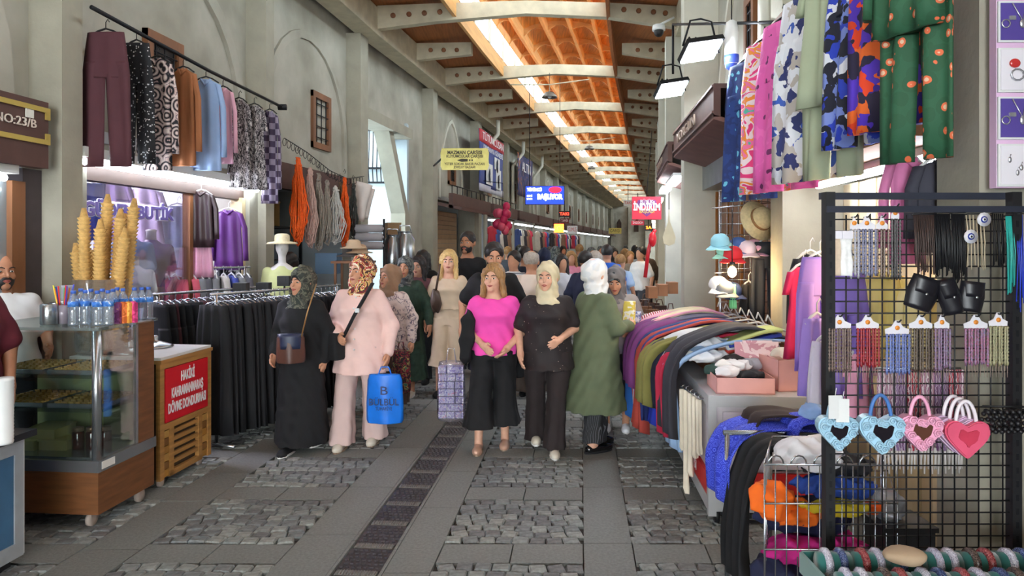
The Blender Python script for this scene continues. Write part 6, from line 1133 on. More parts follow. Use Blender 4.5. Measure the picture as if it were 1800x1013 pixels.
def cord_bunch(label, x0, x1, y0, y1, d, mat, n, name='cord_necklace', r=.0022):
    a, b = px(x0, y1, d), px(x1, y0, d); o = thing(name, label, 'necklaces', ((a.x+b.x)/2, d, b.z), 0, 'cord necklaces on the grid stand'); w, h_ = b.x-a.x, b.z-a.z
    for i in range(n):
        m = MB(); x = -w/2+w*i/max(1, n-1); k = rnd.uniform(.8, 1); m.tube([(x, 0, 0), (x+rnd.uniform(-.004, .004), -.012, -h_*k*.5), (x+rnd.uniform(-.006, .006), -.01, -h_*k), (x+.006, -.004, -h_*k*.97), (x+.005, .0, -h_*.4), (x+.002, 0, 0)], r, 4); m.build('cord', mat, o)
    m = MB(); m.tube([(-w/2, .01, .0), (-w/2, -.01, .004), (w/2, -.01, .004)], .003, 5); m.build('hook', black, o); return o
cord_bunch('bunch of dark brown cord necklaces in the top row', 1606, 1640, 378, 490, DF, M('brown_cord', (70, 54, 50), .5), 12); cord_bunch('thick bunch of black cord necklaces in the top row', 1642, 1668, 376, 490, DF, cordm, 14); cord_bunch('long bunch of black cord necklaces right of the thick bunch', 1672, 1694, 376, 500, DF, cordm, 13); cord_bunch('loose beige cord necklaces with evil eye charms', 1698, 1728, 378, 480, DF, M('beige_cord', (190, 176, 150), .5), 6); cord_bunch('long turquoise bead tassel at the right post', 1768, 1779, 380, 520, DF, M('turquoise', (50, 170, 160), .4, var=.2), 7, 'turquoise_strand'); cord_bunch('long deep blue bead strands at the right edge of the stand', 1786, 1796, 378, 550, DF, M('lapis', (50, 70, 190), .4, var=.2), 6, 'blue_strand'); cord_bunch('dark pendant cords near the right post', 1744, 1762, 376, 470, DF, cordm, 6)
for x, y, lab in ((1729, 386, 'upper evil eye charm card'), (1706, 416, 'lower evil eye charm card')):
    t = px(x, y, DF-.02); o = thing('evil_eye_charm', lab+' on the beige cords', 'charm', t, 0, 'evil eye charms'); m = MB(); m.lathe([(.026, 0), (.027, .003)], (0, 0, 0), 12, R=Matrix.Rotation(PI/2, 3, 'X')); m.build('card', card_m, o)
    for rr, mt, k in ((.013, M('eye_blue', (30, 50, 150), .3), 1), (.008, white, 2), (.004, M('eye_black', (16, 20, 40), .3), 3)): m = MB(); m.lathe([(rr, 0), (rr, .0035+.0012*k)], (0, 0, 0), 12, R=Matrix.Rotation(PI/2, 3, 'X')); m.build('disc', mt, o)
for i, (x, c, lab) in enumerate(((1475, (206, 186, 164), 'pair of beige lace socks hanging at the left of the grid'), (1487, (236, 236, 236), 'pair of white lace socks beside the beige pair'))):
    t = px(x, 420, DF-.01*i); o = thing('lace_socks', lab, 'socks', t, 0, 'lace socks'); m = MB(); panel(m, rows((0, -.026, .026), (-.05, -.02, .02), (-.09, -.026, .03), (-.14, -.024, .026)), 8, .012, .004, 2, i); m.build('sock', M('sock_%d' % i, c, .9, var=.08, scale=60), o); m = MB(); m.b2(-.02, .02, -.016, -.012, .0, .03); m.build('header_card', card_m, o)
for i, (xa, xb, ya, yb, rz) in enumerate(((1592, 1650, 488, 545, .35), (1648, 1690, 492, 552, -.3), (1684, 1732, 496, 548, .1))):
    a, b = px(xa, yb, DF-.05), px(xb, ya, DF-.05); o = thing('black_pouch', 'black faux leather pouch, %s of three on the grid' % ('leftmost tilted', 'middle', 'rightmost')[i], 'pouch', ((a.x+b.x)/2, DF-.05, (a.z+b.z)/2)); o.rotation_euler = (0, rz, 0); w, h_ = b.x-a.x, b.z-a.z; m = MB(); panel(m, rows((h_/2, -w*.45, w*.45), (0, -w*.5, w*.5), (-h_/2, -w*.42, w*.42)), 8, .022, .004, 1, 1); m.build('body', M('faux_leather', (26, 25, 32), .35, var=.1), o); m = MB(); panel(m, rows((h_/2+.002, -w*.46, w*.46), (0, -w*.4, w*.4)), 8, .026, .0, 1, 1); m.build('flap', M('faux_leather'), o); m = MB(); m.ell((0, -.03, 0), (.006, .004, .006), 8, 5); m.build('stud', steel, o)
# heart bags
HX = lambda t: .5*(.95*math.sin(t)-.06*math.sin(3*t))+.5*16*math.sin(t)**3/17
HZ = lambda t: .35*(.86*math.cos(t)-.2*math.cos(2*t)+.06)+.65*(13*math.cos(t)-5*math.cos(2*t)-2*math.cos(3*t)-math.cos(4*t))/17
def heart(k, n=26):
    P = []
    for i in range(n): t = 2*PI*i/n; P.append((k*HX(t), k*HZ(t)))
    return P
def heart_bag(label, x, y, sz, mat, mir, hm, depth=.05, dy=0, roses=True):
    t = px(x, y, DF-.07+dy); o = thing('heart_bag', label, 'bag', t, -.1, 'heart shaped bags on the grid'); k = sz/1250*D0*.5; m = MB()
    for a, b, y0, y1 in ((1, 1, -depth/2+.008, depth/2-.008), (.93, 1, -depth/2, -depth/2+.008), (1, .93, depth/2-.008, depth/2)):
        m.prism(heart(k*a if a < 1 else k), lambda u, v: (u*(a if False else 1), y0, v), lambda u, v: (u, y1, v))
    m.build('body', mat, o); m = MB(); m.prism([(u*(.42+.06*(i % 4 < 2)), v*(.42+.06*(i % 4 < 2))) for i, (u, v) in enumerate(heart(k, 24))], lambda u, v: (u, -depth/2-.004, v), lambda u, v: (u, -depth/2+.002, v)); m.build('mirror', mir, o)
    if roses:
        for i in range(11):
            q = 2*PI*i/11+.2; hx, hz = k*.74*HX(q), k*.74*HZ(q); m = MB(); m.tube([(hx+.017*(1-s/14)*math.cos(s), -depth/2-.006-.0003*s, hz+.017*(1-s/14)*math.sin(s)) for s in [1.0*j for j in range(13)]], .0035, 5); m.build('rose', mat, o)
    m = MB(); m.tube([(-k*.44*math.cos(q*.98)*(1 if True else 0), 0, k*.5+k*1.05*math.sin(q)) for q in [PI*j/14 for j in range(15)]], .007, 7); m.build('handle', hm, o); return o
lb_m, lp_m, mirr = M('heart_blue', (166, 206, 228), .4, var=.06), M('heart_pink', (238, 170, 200), .4, var=.06), M('mirror_dark', (70, 64, 76), .08, .8, var=.05)
heart_bag('pale blue heart bag with white tags at the left', 1471, 756, 68, lb_m, mirr, lb_m); heart_bag('light blue heart bag with roses and mirror', 1548, 757, 78, lb_m, mirr, M('heart_blue_handle', (70, 120, 190), .5)); heart_bag('pink heart bag with roses and mirror', 1617, 755, 72, lp_m, M('mirror_warm', (150, 100, 84), .1, .7, var=.05), lp_m)
for i in range(3): heart_bag('clear red heart bag, %s of the stack of three' % ('front', 'middle', 'rear')[i], 1698-11*i, 766-5*i, 76, M('heart_red', (220, 90, 120), .25, var=.1) if i == 0 else M('heart_lilac', (206, 176, 206), .3), M('heart_window', (190, 60, 84), .15, var=.2), M('white_twist', (230, 222, 230), .4), .04, .03*i, False)
for i, (x, y) in enumerate(((1468, 716), (1481, 722))): t = px(x, y, DF-.12); m = MB(); m.box(t, (.05-.004*i, .003, .085), .1-.2*i); m.tube([t+Vector((0, 0, .04)), t+Vector((.005, 0, .07))], .0015, 4); m.one('product_tag', white, ('left' if i == 0 else 'right')+' white tag hanging on the pale blue heart bag', 'tag', 'heart bag tags')
for i in range(7):
    t = px(1735+11*i, 722, DF-.08); m = MB()
    for q in range(10): a = 2*PI*q/10; m.ell(t+Vector((.004*math.sin(a*2), .03*math.cos(a), -.04+.038*math.sin(a))), (.009, .009, .009), 7, 5)
    o = m.one('hair_tie', M('hair_black', (24, 22, 26), .5, var=.2), 'black beaded hair tie, %s from the left on its hook' % OD[i], 'hair tie', 'black hair ties'); o['kind'] = 'thing'; del o['kind']
hk = thing('grid_hook', 'black hook bar holding the hair ties', 'hook', px(1770, 716, DF)); m = MB(); m.tube([px(1728, 714, DF-.02), px(1728, 714, DF-.08), px(1812, 716, DF-.08)], .004, 6); m.build('bar', black, hk, True)
# ---- tray of bracelets in the corner
teal = M('teal_velvet', (34, 104, 98), .9, var=.1, sheen=.5); tr = thing('bracelet_tray', 'teal velvet bracelet tray at the lower right corner', 'tray', (1.55, 2.3, .62)); x0, x1, y0, y1, zt_ = 1.03, 2.05, 1.75, 2.52, .62
m = MB(); m.b2(x0, x1, y0, y1, zt_-.03, zt_); m.build('bottom', teal, tr, True)
for (a, b, c_, e_) in ((x0-.012, x0, y0, y1), (x1, x1+.012, y0, y1), (x0, x1, y1, y1+.012)): m = MB(); m.b2(a, b, c_, e_, zt_-.03, zt_+.04); m.build('rim', teal, tr, True)
tb = thing('tray_table', 'low table under the bracelet tray', 'table', (1.55, 2.1, 0)); m = MB(); m.b2(x0+.02, x1-.02, y0, y1-.02, .54, .585); m.build('top', wood_br, tb, True)
for a in (x0+.06, x1-.06):
    for b in (y0+.06, y1-.08): m = MB(); m.b2(a-.02, a+.02, b-.02, b+.02, 0, .54); m.build('leg', wood_br, tb, True)
bms = [PAT('bracelet_%d' % i, 'cells', c, 160, .25) for i, c in enumerate(([(190, 190, 206), (90, 90, 110), (240, 240, 250)], [(150, 40, 50), (60, 20, 30), (200, 120, 120)], [(40, 60, 110), (120, 140, 190), (30, 30, 50)], [(220, 220, 230), (170, 180, 210), (120, 100, 120)], [(60, 50, 50), (130, 110, 100), (30, 28, 30)]))]
rx = Matrix.Rotation(PI/2, 3, 'Y')
for rI in range(5):
    for cI in range(8):
        cx, cy = x0+.075+.125*cI, y1-.075-.15*rI; m = MB(); m.tube([(cx-.055, cy, zt_+.035), (cx+.055, cy, zt_+.035)], .036, 12); m.build('roll', teal, tr, True)
        for q in range(2):
            m = MB(); xx = cx-.026+.05*q; m.tube([(xx, cy+.037*math.cos(a), zt_+.036+.037*math.sin(a)) for a in [2*PI*j/12 for j in range(13)]], .014, 6, cap=False); m.one('bracelet', bms[(rI*3+cI+q*2) % 5], '%s bracelet of %s roll, %s row of the teal tray' % (('left', 'right')[q], OD[cI], OD[rI]), 'bracelet', 'bracelets in the teal tray')
crumple('small_cushion', 'small beige cushion lying on the bracelet tray', M('beige_cushion', (170, 146, 120), .9, var=.1), (px(1596, 985, 2.3).x, 2.32, .735), (.07, .045, .03), .006, 40, 'cushion')
# ---- wire basket with clothes
bk = thing('wire_basket', 'chrome wire basket full of clothes beside the cart', 'basket', (1.36, 3.2, 0)); bx0, bx1, by0, by1 = 1.10, 1.68, 3.1, 3.55
for z in (.12, .42, .62, .79):
    for p, q in (((bx0, by0), (bx1, by0)), ((bx1, by0), (bx1+.2, by1)), ((bx1+.2, by1), (bx0+.2, by1)), ((bx0+.2, by1), (bx0, by0))): m = MB(); m.tube([(p[0], p[1], z), (q[0], q[1], z)], .0055 if z > .7 else .004, 6); m.build('frame_wire', steel, bk, True)
for i in range(13): x = bx0+(bx1-bx0)*i/12; m = MB(); m.tube([(x, by0, .04), (x, by0, .79)], .003, 5); m.build('basket_wire', steel, bk, True)
for i in range(1, 9): y = by0+(by1-by0)*i/9; m = MB(); xs = bx0+.2*i/9; m.tube([(xs, y, .04), (xs, y, .79)], .003, 5); m.build('basket_wire', steel, bk, True)
for i in range(6): x = bx0+.05+.1*i; m = MB(); m.tube([(x-.035+.035*(1-math.cos(a)), by0, .79+.04*math.sin(a)) for a in [PI*j/6 for j in range(7)]], .004, 5); m.build('rim_loop', steel, bk, True)
bl_t = PAT('blue_ring_towel', 'rings', [(34, 52, 190), (104, 124, 240), (40, 58, 200)], 22, rand=0.0, pos=[0, .4, .8])
CL = [('orange_cloth', (250, 110, 20), (1.17, 3.2, .60), (.1, .09, .09), 'bright orange cloth stuffed in the left of the basket'), ('orange_sleeve', (250, 116, 28), (1.3, 3.22, .53), (.13, .1, .05), 'orange sleeve trailing along the basket front'), ('white_hat', (226, 226, 230), (1.36, 3.28, .79), (.16, .13, .07), 'white cap like garment on top of the basket'), ('black_jersey', (24, 24, 30), (1.5, 3.3, .73), (.15, .12, .06), 'black garment under the white one in the basket'), ('blue_jersey', (30, 66, 150), (1.46, 3.22, .66), (.17, .1, .05), 'blue garment in the middle of the basket'), ('navy_jersey', (22, 30, 66), (1.36, 3.3, .5), (.24, .14, .09), 'navy garment below the orange sleeve'), ('yellow_strip', (210, 190, 40), (1.45, 3.16, .58), (.14, .05, .02), 'yellow strip between the basket clothes'), ('magenta_cloth', (196, 30, 130), (1.36, 3.2, .38), (.24, .12, .07), 'magenta cloth lower in the basket'), ('navy_trousers', (24, 30, 62), (1.2, 3.22, .24), (.12, .12, .12), 'navy sports trousers with white cords at the basket bottom'), ('red_cloth', (170, 24, 44), (1.3, 3.2, .15), (.12, .1, .05), 'dark red cloth at the very bottom of the basket'), ('white_print_cloth', (210, 200, 214), (1.52, 3.22, .3), (.12, .1, .05), 'white print cloth at the lower right of the basket'), ('orange_rag', (240, 96, 20), (1.6, 3.16, .58), (.03, .04, .03), 'small orange end of a cloth at the basket right side'), ('blue_print_bag', (130, 160, 206), (1.53, 3.62, .9), (.06, .05, .055), 'pale blue print bundle behind the basket rim')]
for i, (nm, c, p, rr, lab) in enumerate(CL): crumple(nm, lab, M('basket_'+nm, c, .8, var=.12, scale=10), p, tuple(q*1.12 for q in rr), .011, 60, 'cloth', 'clothes in the wire basket', seed=i)
drape('blue_towel', 'royal blue ring pattern towel hanging over the left of the basket', [(1.75, .76), (1.5, .80), (1.32, .80), (1.17, .75), (1.09, .62), (1.1, .40)], 3.64, 3.98, bl_t, 'towel', .02, 2); drape('blue_towel', 'second blue ring pattern towel spread behind the basket', [(1.95, .80), (1.66, .86), (1.45, .84), (1.4, .66)], 3.58, 3.8, bl_t, 'towel', .012, 2)
drape('dark_towel', 'dark brown towel between the two blue ones', [(1.75, .8), (1.45, .85), (1.3, .84), (1.26, .7)], 3.72, 3.95, M('dark_towel', (44, 32, 30), .9, var=.15), 'towel', .012, 2)
drape('black_cloth', 'long black cloth hanging from the basket corner to the ground', [(1.42, .76), (1.29, .80), (1.19, .75), (1.12, .55), (1.1, .3), (1.12, .08)], 3.36, 3.66, M('black_drape', (20, 20, 24), .9, var=.2), 'cloth', .03, 3)
br = thing('towel_bar', 'metal bar holding the blue towels behind the basket', 'bar', (1.4, 3.7, 0)); m = MB(); m.tube([(1.1, 3.7, .77), (1.95, 3.7, .77)], .014, 6); m.build('bar', steel, br, True)
for x in (1.12, 1.93): m = MB(); m.tube([(x, 3.7, .77), (x, 3.7, 0)], .014, 6); m.build('leg', steel, br, True)
# ---- the cart with the clothes heap
ct = thing('market_cart', 'grey market cart with sock poster and red band', 'cart', (1.22, 4.42, 0), -.085); cg = M('cart_grey', (176, 178, 180), .5, var=.05); m = MB(); m.b2(.03, .74, .03, 2.08, .13, .76); m.build('body', M('cart_panel', (212, 206, 212), .6, var=.04), ct)
for (x, y) in ((0, 0), (.72, 0), (0, 2.06), (.72, 2.06)): m = MB(); m.b2(x, x+.05, y, y+.05, .06, .79); m.build('corner_post', cg, ct)
for (a, b, c_, e_, z0, z1) in ((.05, .72, .0, .03, .74, .79), (0, .03, .05, 2.06, .74, .79), (.05, .72, 0, .03, .09, .17), (0, .03, .05, 2.06, .09, .17)): m = MB(); m.b2(a, b, c_, e_, z0, z1); m.build('frame_bar', cg, ct)
m = MB(); m.b2(0.0, .78, 0, 2.1, .79, .81); m.build('top', cg, ct); rb = M('cart_red', (206, 34, 36), .5, var=.04)
m = MB(); m.b2(.05, .72, .005, .03, .17, .33); m.build('red_band', rb, ct); m = MB(); m.b2(.005, .03, .05, 2.06, .17, .3); rs_ = m.build('red_band', rb, ct); text('ÇORAP DÜNYASI', M('sign_white'), .1, (.003, 1.0, .235), facing((0, -1, 0)), rs_, fit=1.1, world=False, ext=.001)
m = MB(); m.b2(.09, .72, .0, .01, .36, .71); po_ = m.build('poster', M('poster_pale', (206, 200, 214), .5, var=.04), ct)
for i, (x, z, c) in enumerate(((.26, .62, (40, 40, 44)), (.4, .61, (150, 60, 60)), (.5, .6, (150, 140, 140)), (.6, .62, (56, 40, 40)))):
    m = MB(); m.prism([(x-.04, z-.04), (x+.03, z-.05), (x+.05, z+.02), (x+.02, z+.045), (x-.01, z+.01), (x-.045, z+.02)], lambda u, v: (u, -.003, v), lambda u, v: (u, .001, v)); m.build('printed_socks', M('printed_sock_%d' % i, c, .6, var=.2), po_)
for (x, y) in ((.06, .06), (.7, .06), (.06, 2.0), (.06, .9)):
    m = MB(); m.lathe([(.02, -.015), (.05, -.012), (.05, .012), (.02, .015)], (x, y, .052), 12, R=rx); m.build('wheel', black, ct)
# socks hanging on the cart's side
for i, (x, ya, yb) in enumerate(((1199, 684, 792), (1206, 686, 868), (1214, 692, 838), (1221, 697, 806), (1228, 702, 800))):
    d = 4.86-.06*i; t = px(x, ya, d); o = thing('white_sock', 'long white sock hanging on the cart side, %s from the back' % OD[i], 'sock', t, .25, 'white socks on the cart side'); L = (yb-ya)/1250*d; m = MB(); panel(m, rows((0, -.022, .022), (-L*.5, -.02, .021), (-L*.82, -.019, .022), (-L*.94, -.022, .03), (-L, -.008, .026)), 8, .012, .006, 1.2, i); m.build('sock', M('ivory_knit', (222, 212, 192), .9, var=.08), o); m = MB(); m.tube([(0, 0, -.01), (0, .0, .02), (.02, .0, .025)], .003, 4); m.build('clip', steel, o)
sr = thing('sock_rod', 'short metal rod carrying the white socks on the cart', 'rod', px(1199, 680, 4.88)); m = MB(); m.tube([px(1197, 680, 4.88), px(1231, 702, 4.6)], .006, 6); m.build('rod', steel, sr, True); m = MB(); m.tube([px(1231, 702, 4.6), px(1246, 700, 4.55)], .005, 5); m.build('bracket', steel, sr, True)
# heap of hanging clothes on the cart
pal = [('black', (20, 20, 24)), ('sky blue', (40, 110, 190)), ('red striped', 'rs'), ('pink white', (226, 160, 180)), ('cream', (220, 206, 170)), ('violet', (110, 50, 110)), ('grey violet', (96, 92, 112)), ('navy flowered', 'nf'), ('white', (222, 222, 226)), ('dark blue', (30, 46, 104)), ('rust red', (160, 60, 50)), ('deep navy', (22, 28, 52)), ('royal blue', (30, 52, 170)), ('olive', (120, 116, 60)), ('pale grey', (186, 188, 194)), ('crimson', (170, 30, 60)), ('charcoal', (46, 46, 54)), ('light blue', (150, 180, 216))]
for i, (w_, c) in enumerate(pal):
    mt = PAT('red_stripe_cloth', 'stripe', [(176, 40, 56), (226, 214, 214)], 16) if c == 'rs' else (PAT('navy_flower_cloth', 'flower', [(90, 150, 220), (24, 40, 96), (20, 34, 84)], 9, pos=[0, .16, .6]) if c == 'nf' else M('heap_%d' % i, c, .85, var=.12))
    d = 6.4-.09*i+rnd.uniform(-.06, .06); e = 1.12+rnd.uniform(-.05, .06); lo_ = max(.12, .3+rnd.uniform(-.16, .2)+.01*i); wd = rnd.choice((.16, .22, .3, .36)); zt2 = 1.1+rnd.uniform(-.03, .07)
    drape('heap_garment', '%s garment draped over the cart heap, %s from the back' % (w_, OD[i]), [(1.95, 1.08), (1.75, zt2+.02), (1.55, zt2+rnd.uniform(-.04, .04)), (1.35, zt2-.03), (e+.03, zt2-.1), (e-.06, .88), (e-.03+rnd.uniform(-.04, .03), (lo_+.86)/2), (e-.02+rnd.uniform(-.05, .04), lo_)], d, d+wd, mt, 'garment', rnd.uniform(.025, .045), rnd.uniform(1, 2.5), .018, 'clothes heaped on the cart', rnd.uniform(-.22, .12))
hb = MB(); hb.b2(1.45, 2.0, 5.0, 6.5, .81, 1.05); hb.b2(1.5, 1.98, 5.1, 6.4, 1.05, 1.09); hb.one('heap_crate', wood_br, 'wooden crate under the heaped clothes on the cart', 'crate')
for i in range(7): m = MB(); d = 5.1+.2*i; m.tube([(1.9, d, 1.12), (1.86, d+.05, 1.22), (1.84, d+.02, 1.24), (1.82, d, 1.2)], .006, 5); m.tube([(1.7, d, 1.12), (1.9, d, 1.15), (2.05, d, 1.1)], .008, 5); m.one('loose_hanger', M('clear_hanger', (190, 190, 190), .3), 'clear plastic hanger on top of the heap, %s from the front' % OD[i], 'hanger', 'hangers on the heap')
# boxes of socks and shoes on the cart front
pinkcard = M('pink_cardboard', (224, 166, 158), .75, var=.05)
def carton(label, x0, x1, y0, y1, z0, h_, rz=0):
    o = thing('pink_carton', label, 'carton', ((x0+x1)/2, (y0+y1)/2, z0), rz, 'pink cartons on the cart'); w, l = (x1-x0)/2, (y1-y0)/2
    for (a, b, c_, e_, nm) in ((-w, w, -l, -l+.006, 'side'), (-w, w, l-.006, l, 'side'), (-w, -w+.006, -l, l, 'side'), (w-.006, w, -l, l, 'side')): m = MB(); m.b2(a, b, c_, e_, 0, h_); m.build(nm, pinkcard, o)
    m = MB(); m.b2(-w, w, -l, l, 0, .006); m.build('bottom', pinkcard, o); return o
carton('open pink carton with socks at the front corner of the cart', 1.3, 1.66, 4.46, 4.78, .81, .1, -.085); carton('pink carton standing behind the front one on the cart', 1.68, 1.98, 4.55, 4.9, .81, .2, .1)
lid = MB(); lid.box((1.66, 4.82, 1.02), (.3, .006, .14), 0, Matrix.Rotation(-.2, 3, 'X')); lid.box((1.66, 4.815, 1.09), (.2, .008, .02), 0, Matrix.Rotation(-.2, 3, 'X')); lid.one('carton_lid', PAT('lid_marble', 'noise', [(226, 186, 190), (206, 150, 160), (236, 210, 210)], 12), 'pink marbled carton lid leaning on the cart', 'lid')
for i, (nm, c, p, rr, lab) in enumerate((('white_sock_ball', (226, 226, 226), (1.4, 4.6, .93), (.09, .07, .045), 'white socks lying at the left in the pink carton'), ('black_lace_shoe', (26, 26, 30), (1.53, 4.56, .91), (.1, .06, .04), 'black patterned slippers in the front carton'), ('white_slipper', (232, 230, 228), (1.46, 4.7, .95), (.13, .06, .045), 'white slipper on top of the front carton'), ('green_sock', (40, 66, 60), (1.34, 4.72, .92), (.07, .06, .04), 'dark green socks at the rear left of the carton'), ('black_print_sock', (30, 28, 30), (1.5, 4.8, .96), (.1, .06, .05), 'black print socks behind the white slipper'), ('white_bundle', (236, 236, 238), (1.36, 4.96, .97), (.17, .08, .05), 'white knitted bundle behind the carton'), ('white_bundle', (226, 228, 234), (1.4, 5.0, 1.06), (.16, .08, .04), 'upper white knitted bundle behind the carton'), ('grey_sock', (150, 150, 156), (1.6, 4.76, .95), (.08, .05, .04), 'grey socks at the right of the front carton'), ('cream_slipper', (226, 216, 200), (1.8, 4.7, 1.03), (.1, .08, .05), 'cream slippers in the rear carton'))): crumple(nm, lab, M('sockm_%d' % i, c, .85, var=.1), p, rr, .007, 70, 'socks', 'socks on the cart', seed=i)
for i, c in enumerate(((236, 232, 232), (190, 60, 50), (206, 214, 226), (226, 226, 222), (40, 60, 150), (180, 190, 120))):
    m = MB(); z = 1.0+.028*i; m.sheet(lambda u, v: (1.5+.36*u, 4.98+.22*v-.02*i, z+.02*math.sin(u*3+i)-.05*(1-u)**2), 8, 5, .022); m.one('folded_shirt', M('folded_%d' % i, c, .85, var=.08), '%s folded shirt in the stack behind the cartons' % ('bottom white', 'red', 'pale blue', 'light', 'blue', 'top olive')[i], 'shirt', 'folded shirts on the cart')
# ---- cap rack behind the cart
cr = thing('cap_rack', 'chrome grid rack with caps and a straw bag behind the cart', 'rack', px(1320, 560, 6.3)); cr.location.z = 0
for x in np.linspace(1268, 1400, 14): a, b = px(x, 335, 6.3), px(x, 590, 6.3); m = MB(); m.tube([a, b], .004, 5); m.build('grid_wire', steel, cr, True)
for y in np.linspace(335, 590, 14): a, b = px(1264, y, 6.3), px(1404, y, 6.3); m = MB(); m.tube([a, b], .004, 5); m.build('grid_wire', steel, cr, True)
for x in (1266, 1402): a = px(x, 335, 6.32); m = MB(); m.tube([a, (a.x, a.y, 0)], .014, 6); m.build('upright', steel, cr, True)
m = MB(); m.tube([px(1405, 352, 6.25), px(1252, 366, 6.0)], .007, 5); m.build('arm', steel, cr, True)
for y in (412, 478): m = MB(); m.tube([px(1330, y, 6.25), px(1256, y+2, 5.9)], .005, 5); m.build('arm', steel, cr, True)
def cap_(label, x, y, d, mat, rz, sc=1.0):
    t = px(x, y, d); o = thing('baseball_cap', label, 'cap', t, rz, 'caps on the chrome rack', sc); R_ = Matrix.Rotation(.35, 3, 'X'); m = MB(); m.lathe([(.085, 0), (.088, .02), (.08, .06), (.055, .09), (.02, .1), (.0, .102)], n=16, R=R_); m.build('crown', mat, o); m = MB(); m.sheet(lambda u, v: tuple(R_ @ Vector(((.085+.07*v)*math.sin((u-.5)*2.0)*(1-.1*v), -(.075+.075*v)*math.cos((u-.5)*2.0), .006-.03*v*abs(u-.5)*2))), 10, 4, .006); m.build('visor', mat, o)
capc = {'light blue': (150, 206, 222), 'dark blue': (60, 90, 150), 'pink': (234, 178, 206), 'rose white': (238, 214, 224), 'mint': (170, 222, 206), 'white': (236, 236, 238), 'grey': (120, 124, 132), 'navy': (36, 52, 96), 'red': (200, 36, 48)}
for i, (nm, x, y, d) in enumerate((('light blue', 1266, 430, 5.9), ('mint', 1276, 445, 5.95), ('red', 1288, 452, 5.88), ('dark blue', 1298, 436, 6.0), ('rose white', 1312, 442, 5.95), ('pink', 1326, 440, 6.05), ('white', 1262, 505, 5.9), ('grey', 1272, 512, 5.86), ('navy', 1286, 515, 5.95))): cap_('%s baseball cap on the chrome rack' % nm, x, y, d, M('cap_'+nm, capc[nm], .8, var=.08), -.5+.1*i, .9)
t = px(1333, 388, 6.0); o = thing('straw_bag', 'straw sun hat hanging on its side at the top of the chrome rack', 'hat', t, .4); m = MB(); m.lathe([(.17, -.02), (.18, 0), (.1, .03), (.085, .1), (.04, .13), (.0, .135)], n=20, R=Matrix.Rotation(1.2, 3, 'X')); m.build('hat', M('straw2', (214, 196, 150), .8, var=.12, scale=40), o); m = MB(); m.lathe([(.104, .03), (.1, .05)], n=20, R=Matrix.Rotation(1.2, 3, 'X')); m.build('band', M('hat_band', (150, 110, 70), .7), o)
for nm, lab, kd, c, x, y, d, w, L in (('black_leggings', 'black leggings hanging with clips on the chrome rack', 'trousers', (38, 42, 52), 1347, 425, 6.0, .3, .66), ('black_shorts', 'short black skirt between the caps and the leggings', 'skirt', (24, 24, 28), 1316, 500, 6.05, .2, .26), ('green_ribbon', 'pale green strip hanging among the caps', 'cloth', (130, 210, 150), 1288, 500, 5.85, .05, .2), ('magenta_tunic', 'magenta sleeveless tunic beside the grid stand', 'dress', (190, 24, 80), 1412, 470, 4.3, .28, .55), ('black_blouse', 'black top behind the magenta tunic', 'shirt', (24, 22, 28), 1424, 448, 4.4, .3, .5), ('lilac_leggings', 'lilac leggings hanging left of the grid stand', 'trousers', (150, 120, 206), 1441, 452, 3.9, .3, .62), ('lilac_skirt', 'lilac cloth seen below the leggings beside the stand', 'skirt', (160, 132, 214), 1436, 560, 3.7, .22, .4), ('white_skirt', 'white cloth edge behind the post of the grid stand', 'skirt', (214, 208, 222), 1448, 600, 3.5, .18, .3), ('lilac_leggings', 'lilac garment seen through the left of the grid', 'trousers', (140, 116, 200), 1490, 480, 3.3, .24, .58), ('yellow_blouse', 'pale yellow blouse seen through the middle of the grid', 'shirt', (236, 222, 140), 1552, 478, 3.5, .34, .42), ('yellow_blouse', 'cream yellow blouse right of the other one behind the grid', 'shirt', (240, 228, 170), 1618, 500, 3.5, .3, .36), ('pink_dress', 'pink and white dress seen through the lower left of the grid', 'dress', (238, 170, 196), 1510, 620, 3.3, .18, .36), ('pink_scarf', 'lilac top hanging above the grid stand', 'shirt', (222, 130, 180), 1595, 280, 3.4, .3, .5), ('sports_blouse', 'grey and black sports top above the grid stand', 'shirt', (60, 60, 72), 1650, 285, 3.3, .34, .42)):
    t = px(x, y, d); garment(nm, lab, kd, M('rg_%d_%d_%d' % c, c, .8, var=.06), t, .2, w, L, {'dress': 'dress', 'trousers': 'leggings', 'skirt': 'skirt', 'shirt': 'top', 'cloth': 'ribbon'}[kd], hang_m, hang=kd != 'cloth')
zz = [PAT('zig_%d' % i, 'zig', c, 18) for i, c in enumerate(([(206, 160, 176), (150, 100, 130), (226, 210, 214)], [(140, 110, 150), (200, 180, 196), (110, 70, 110)], [(180, 40, 60), (226, 200, 200), (120, 80, 100)]))]
for i, x in enumerate((1556, 1582, 1608, 1632, 1656, 1680, 1702)):
    t = px(x, 650, 3.0); o = thing('zigzag_scarf', 'zigzag knit scarf with fringe behind the grid, %s from the left' % OD[i], 'scarf', t, .1*(i % 3), 'zigzag scarves behind the grid'); m = MB(); panel(m, rows((0, -.035, .035), (-.2, -.036, .036), (-.34, -.03, .03)), 8, .008, .006, 2, i); m.build('knit', zz[i % 3], o)
    for q in range(5): m = MB(); x_ = -.026+.013*q; m.tube([(x_, 0, -.33), (x_*1.3, 0, -.42-.02*(q % 2))], [.006, .003], 5); m.build('fringe', M('fringe_white', (206, 200, 196), .9), o)
m = MB(); m.tube([px(1540, 648, 3.02), px(1715, 648, 3.02)], .006, 6); m.one('scarf_bar', steel, 'thin bar holding the zigzag scarves behind the grid', 'bar')
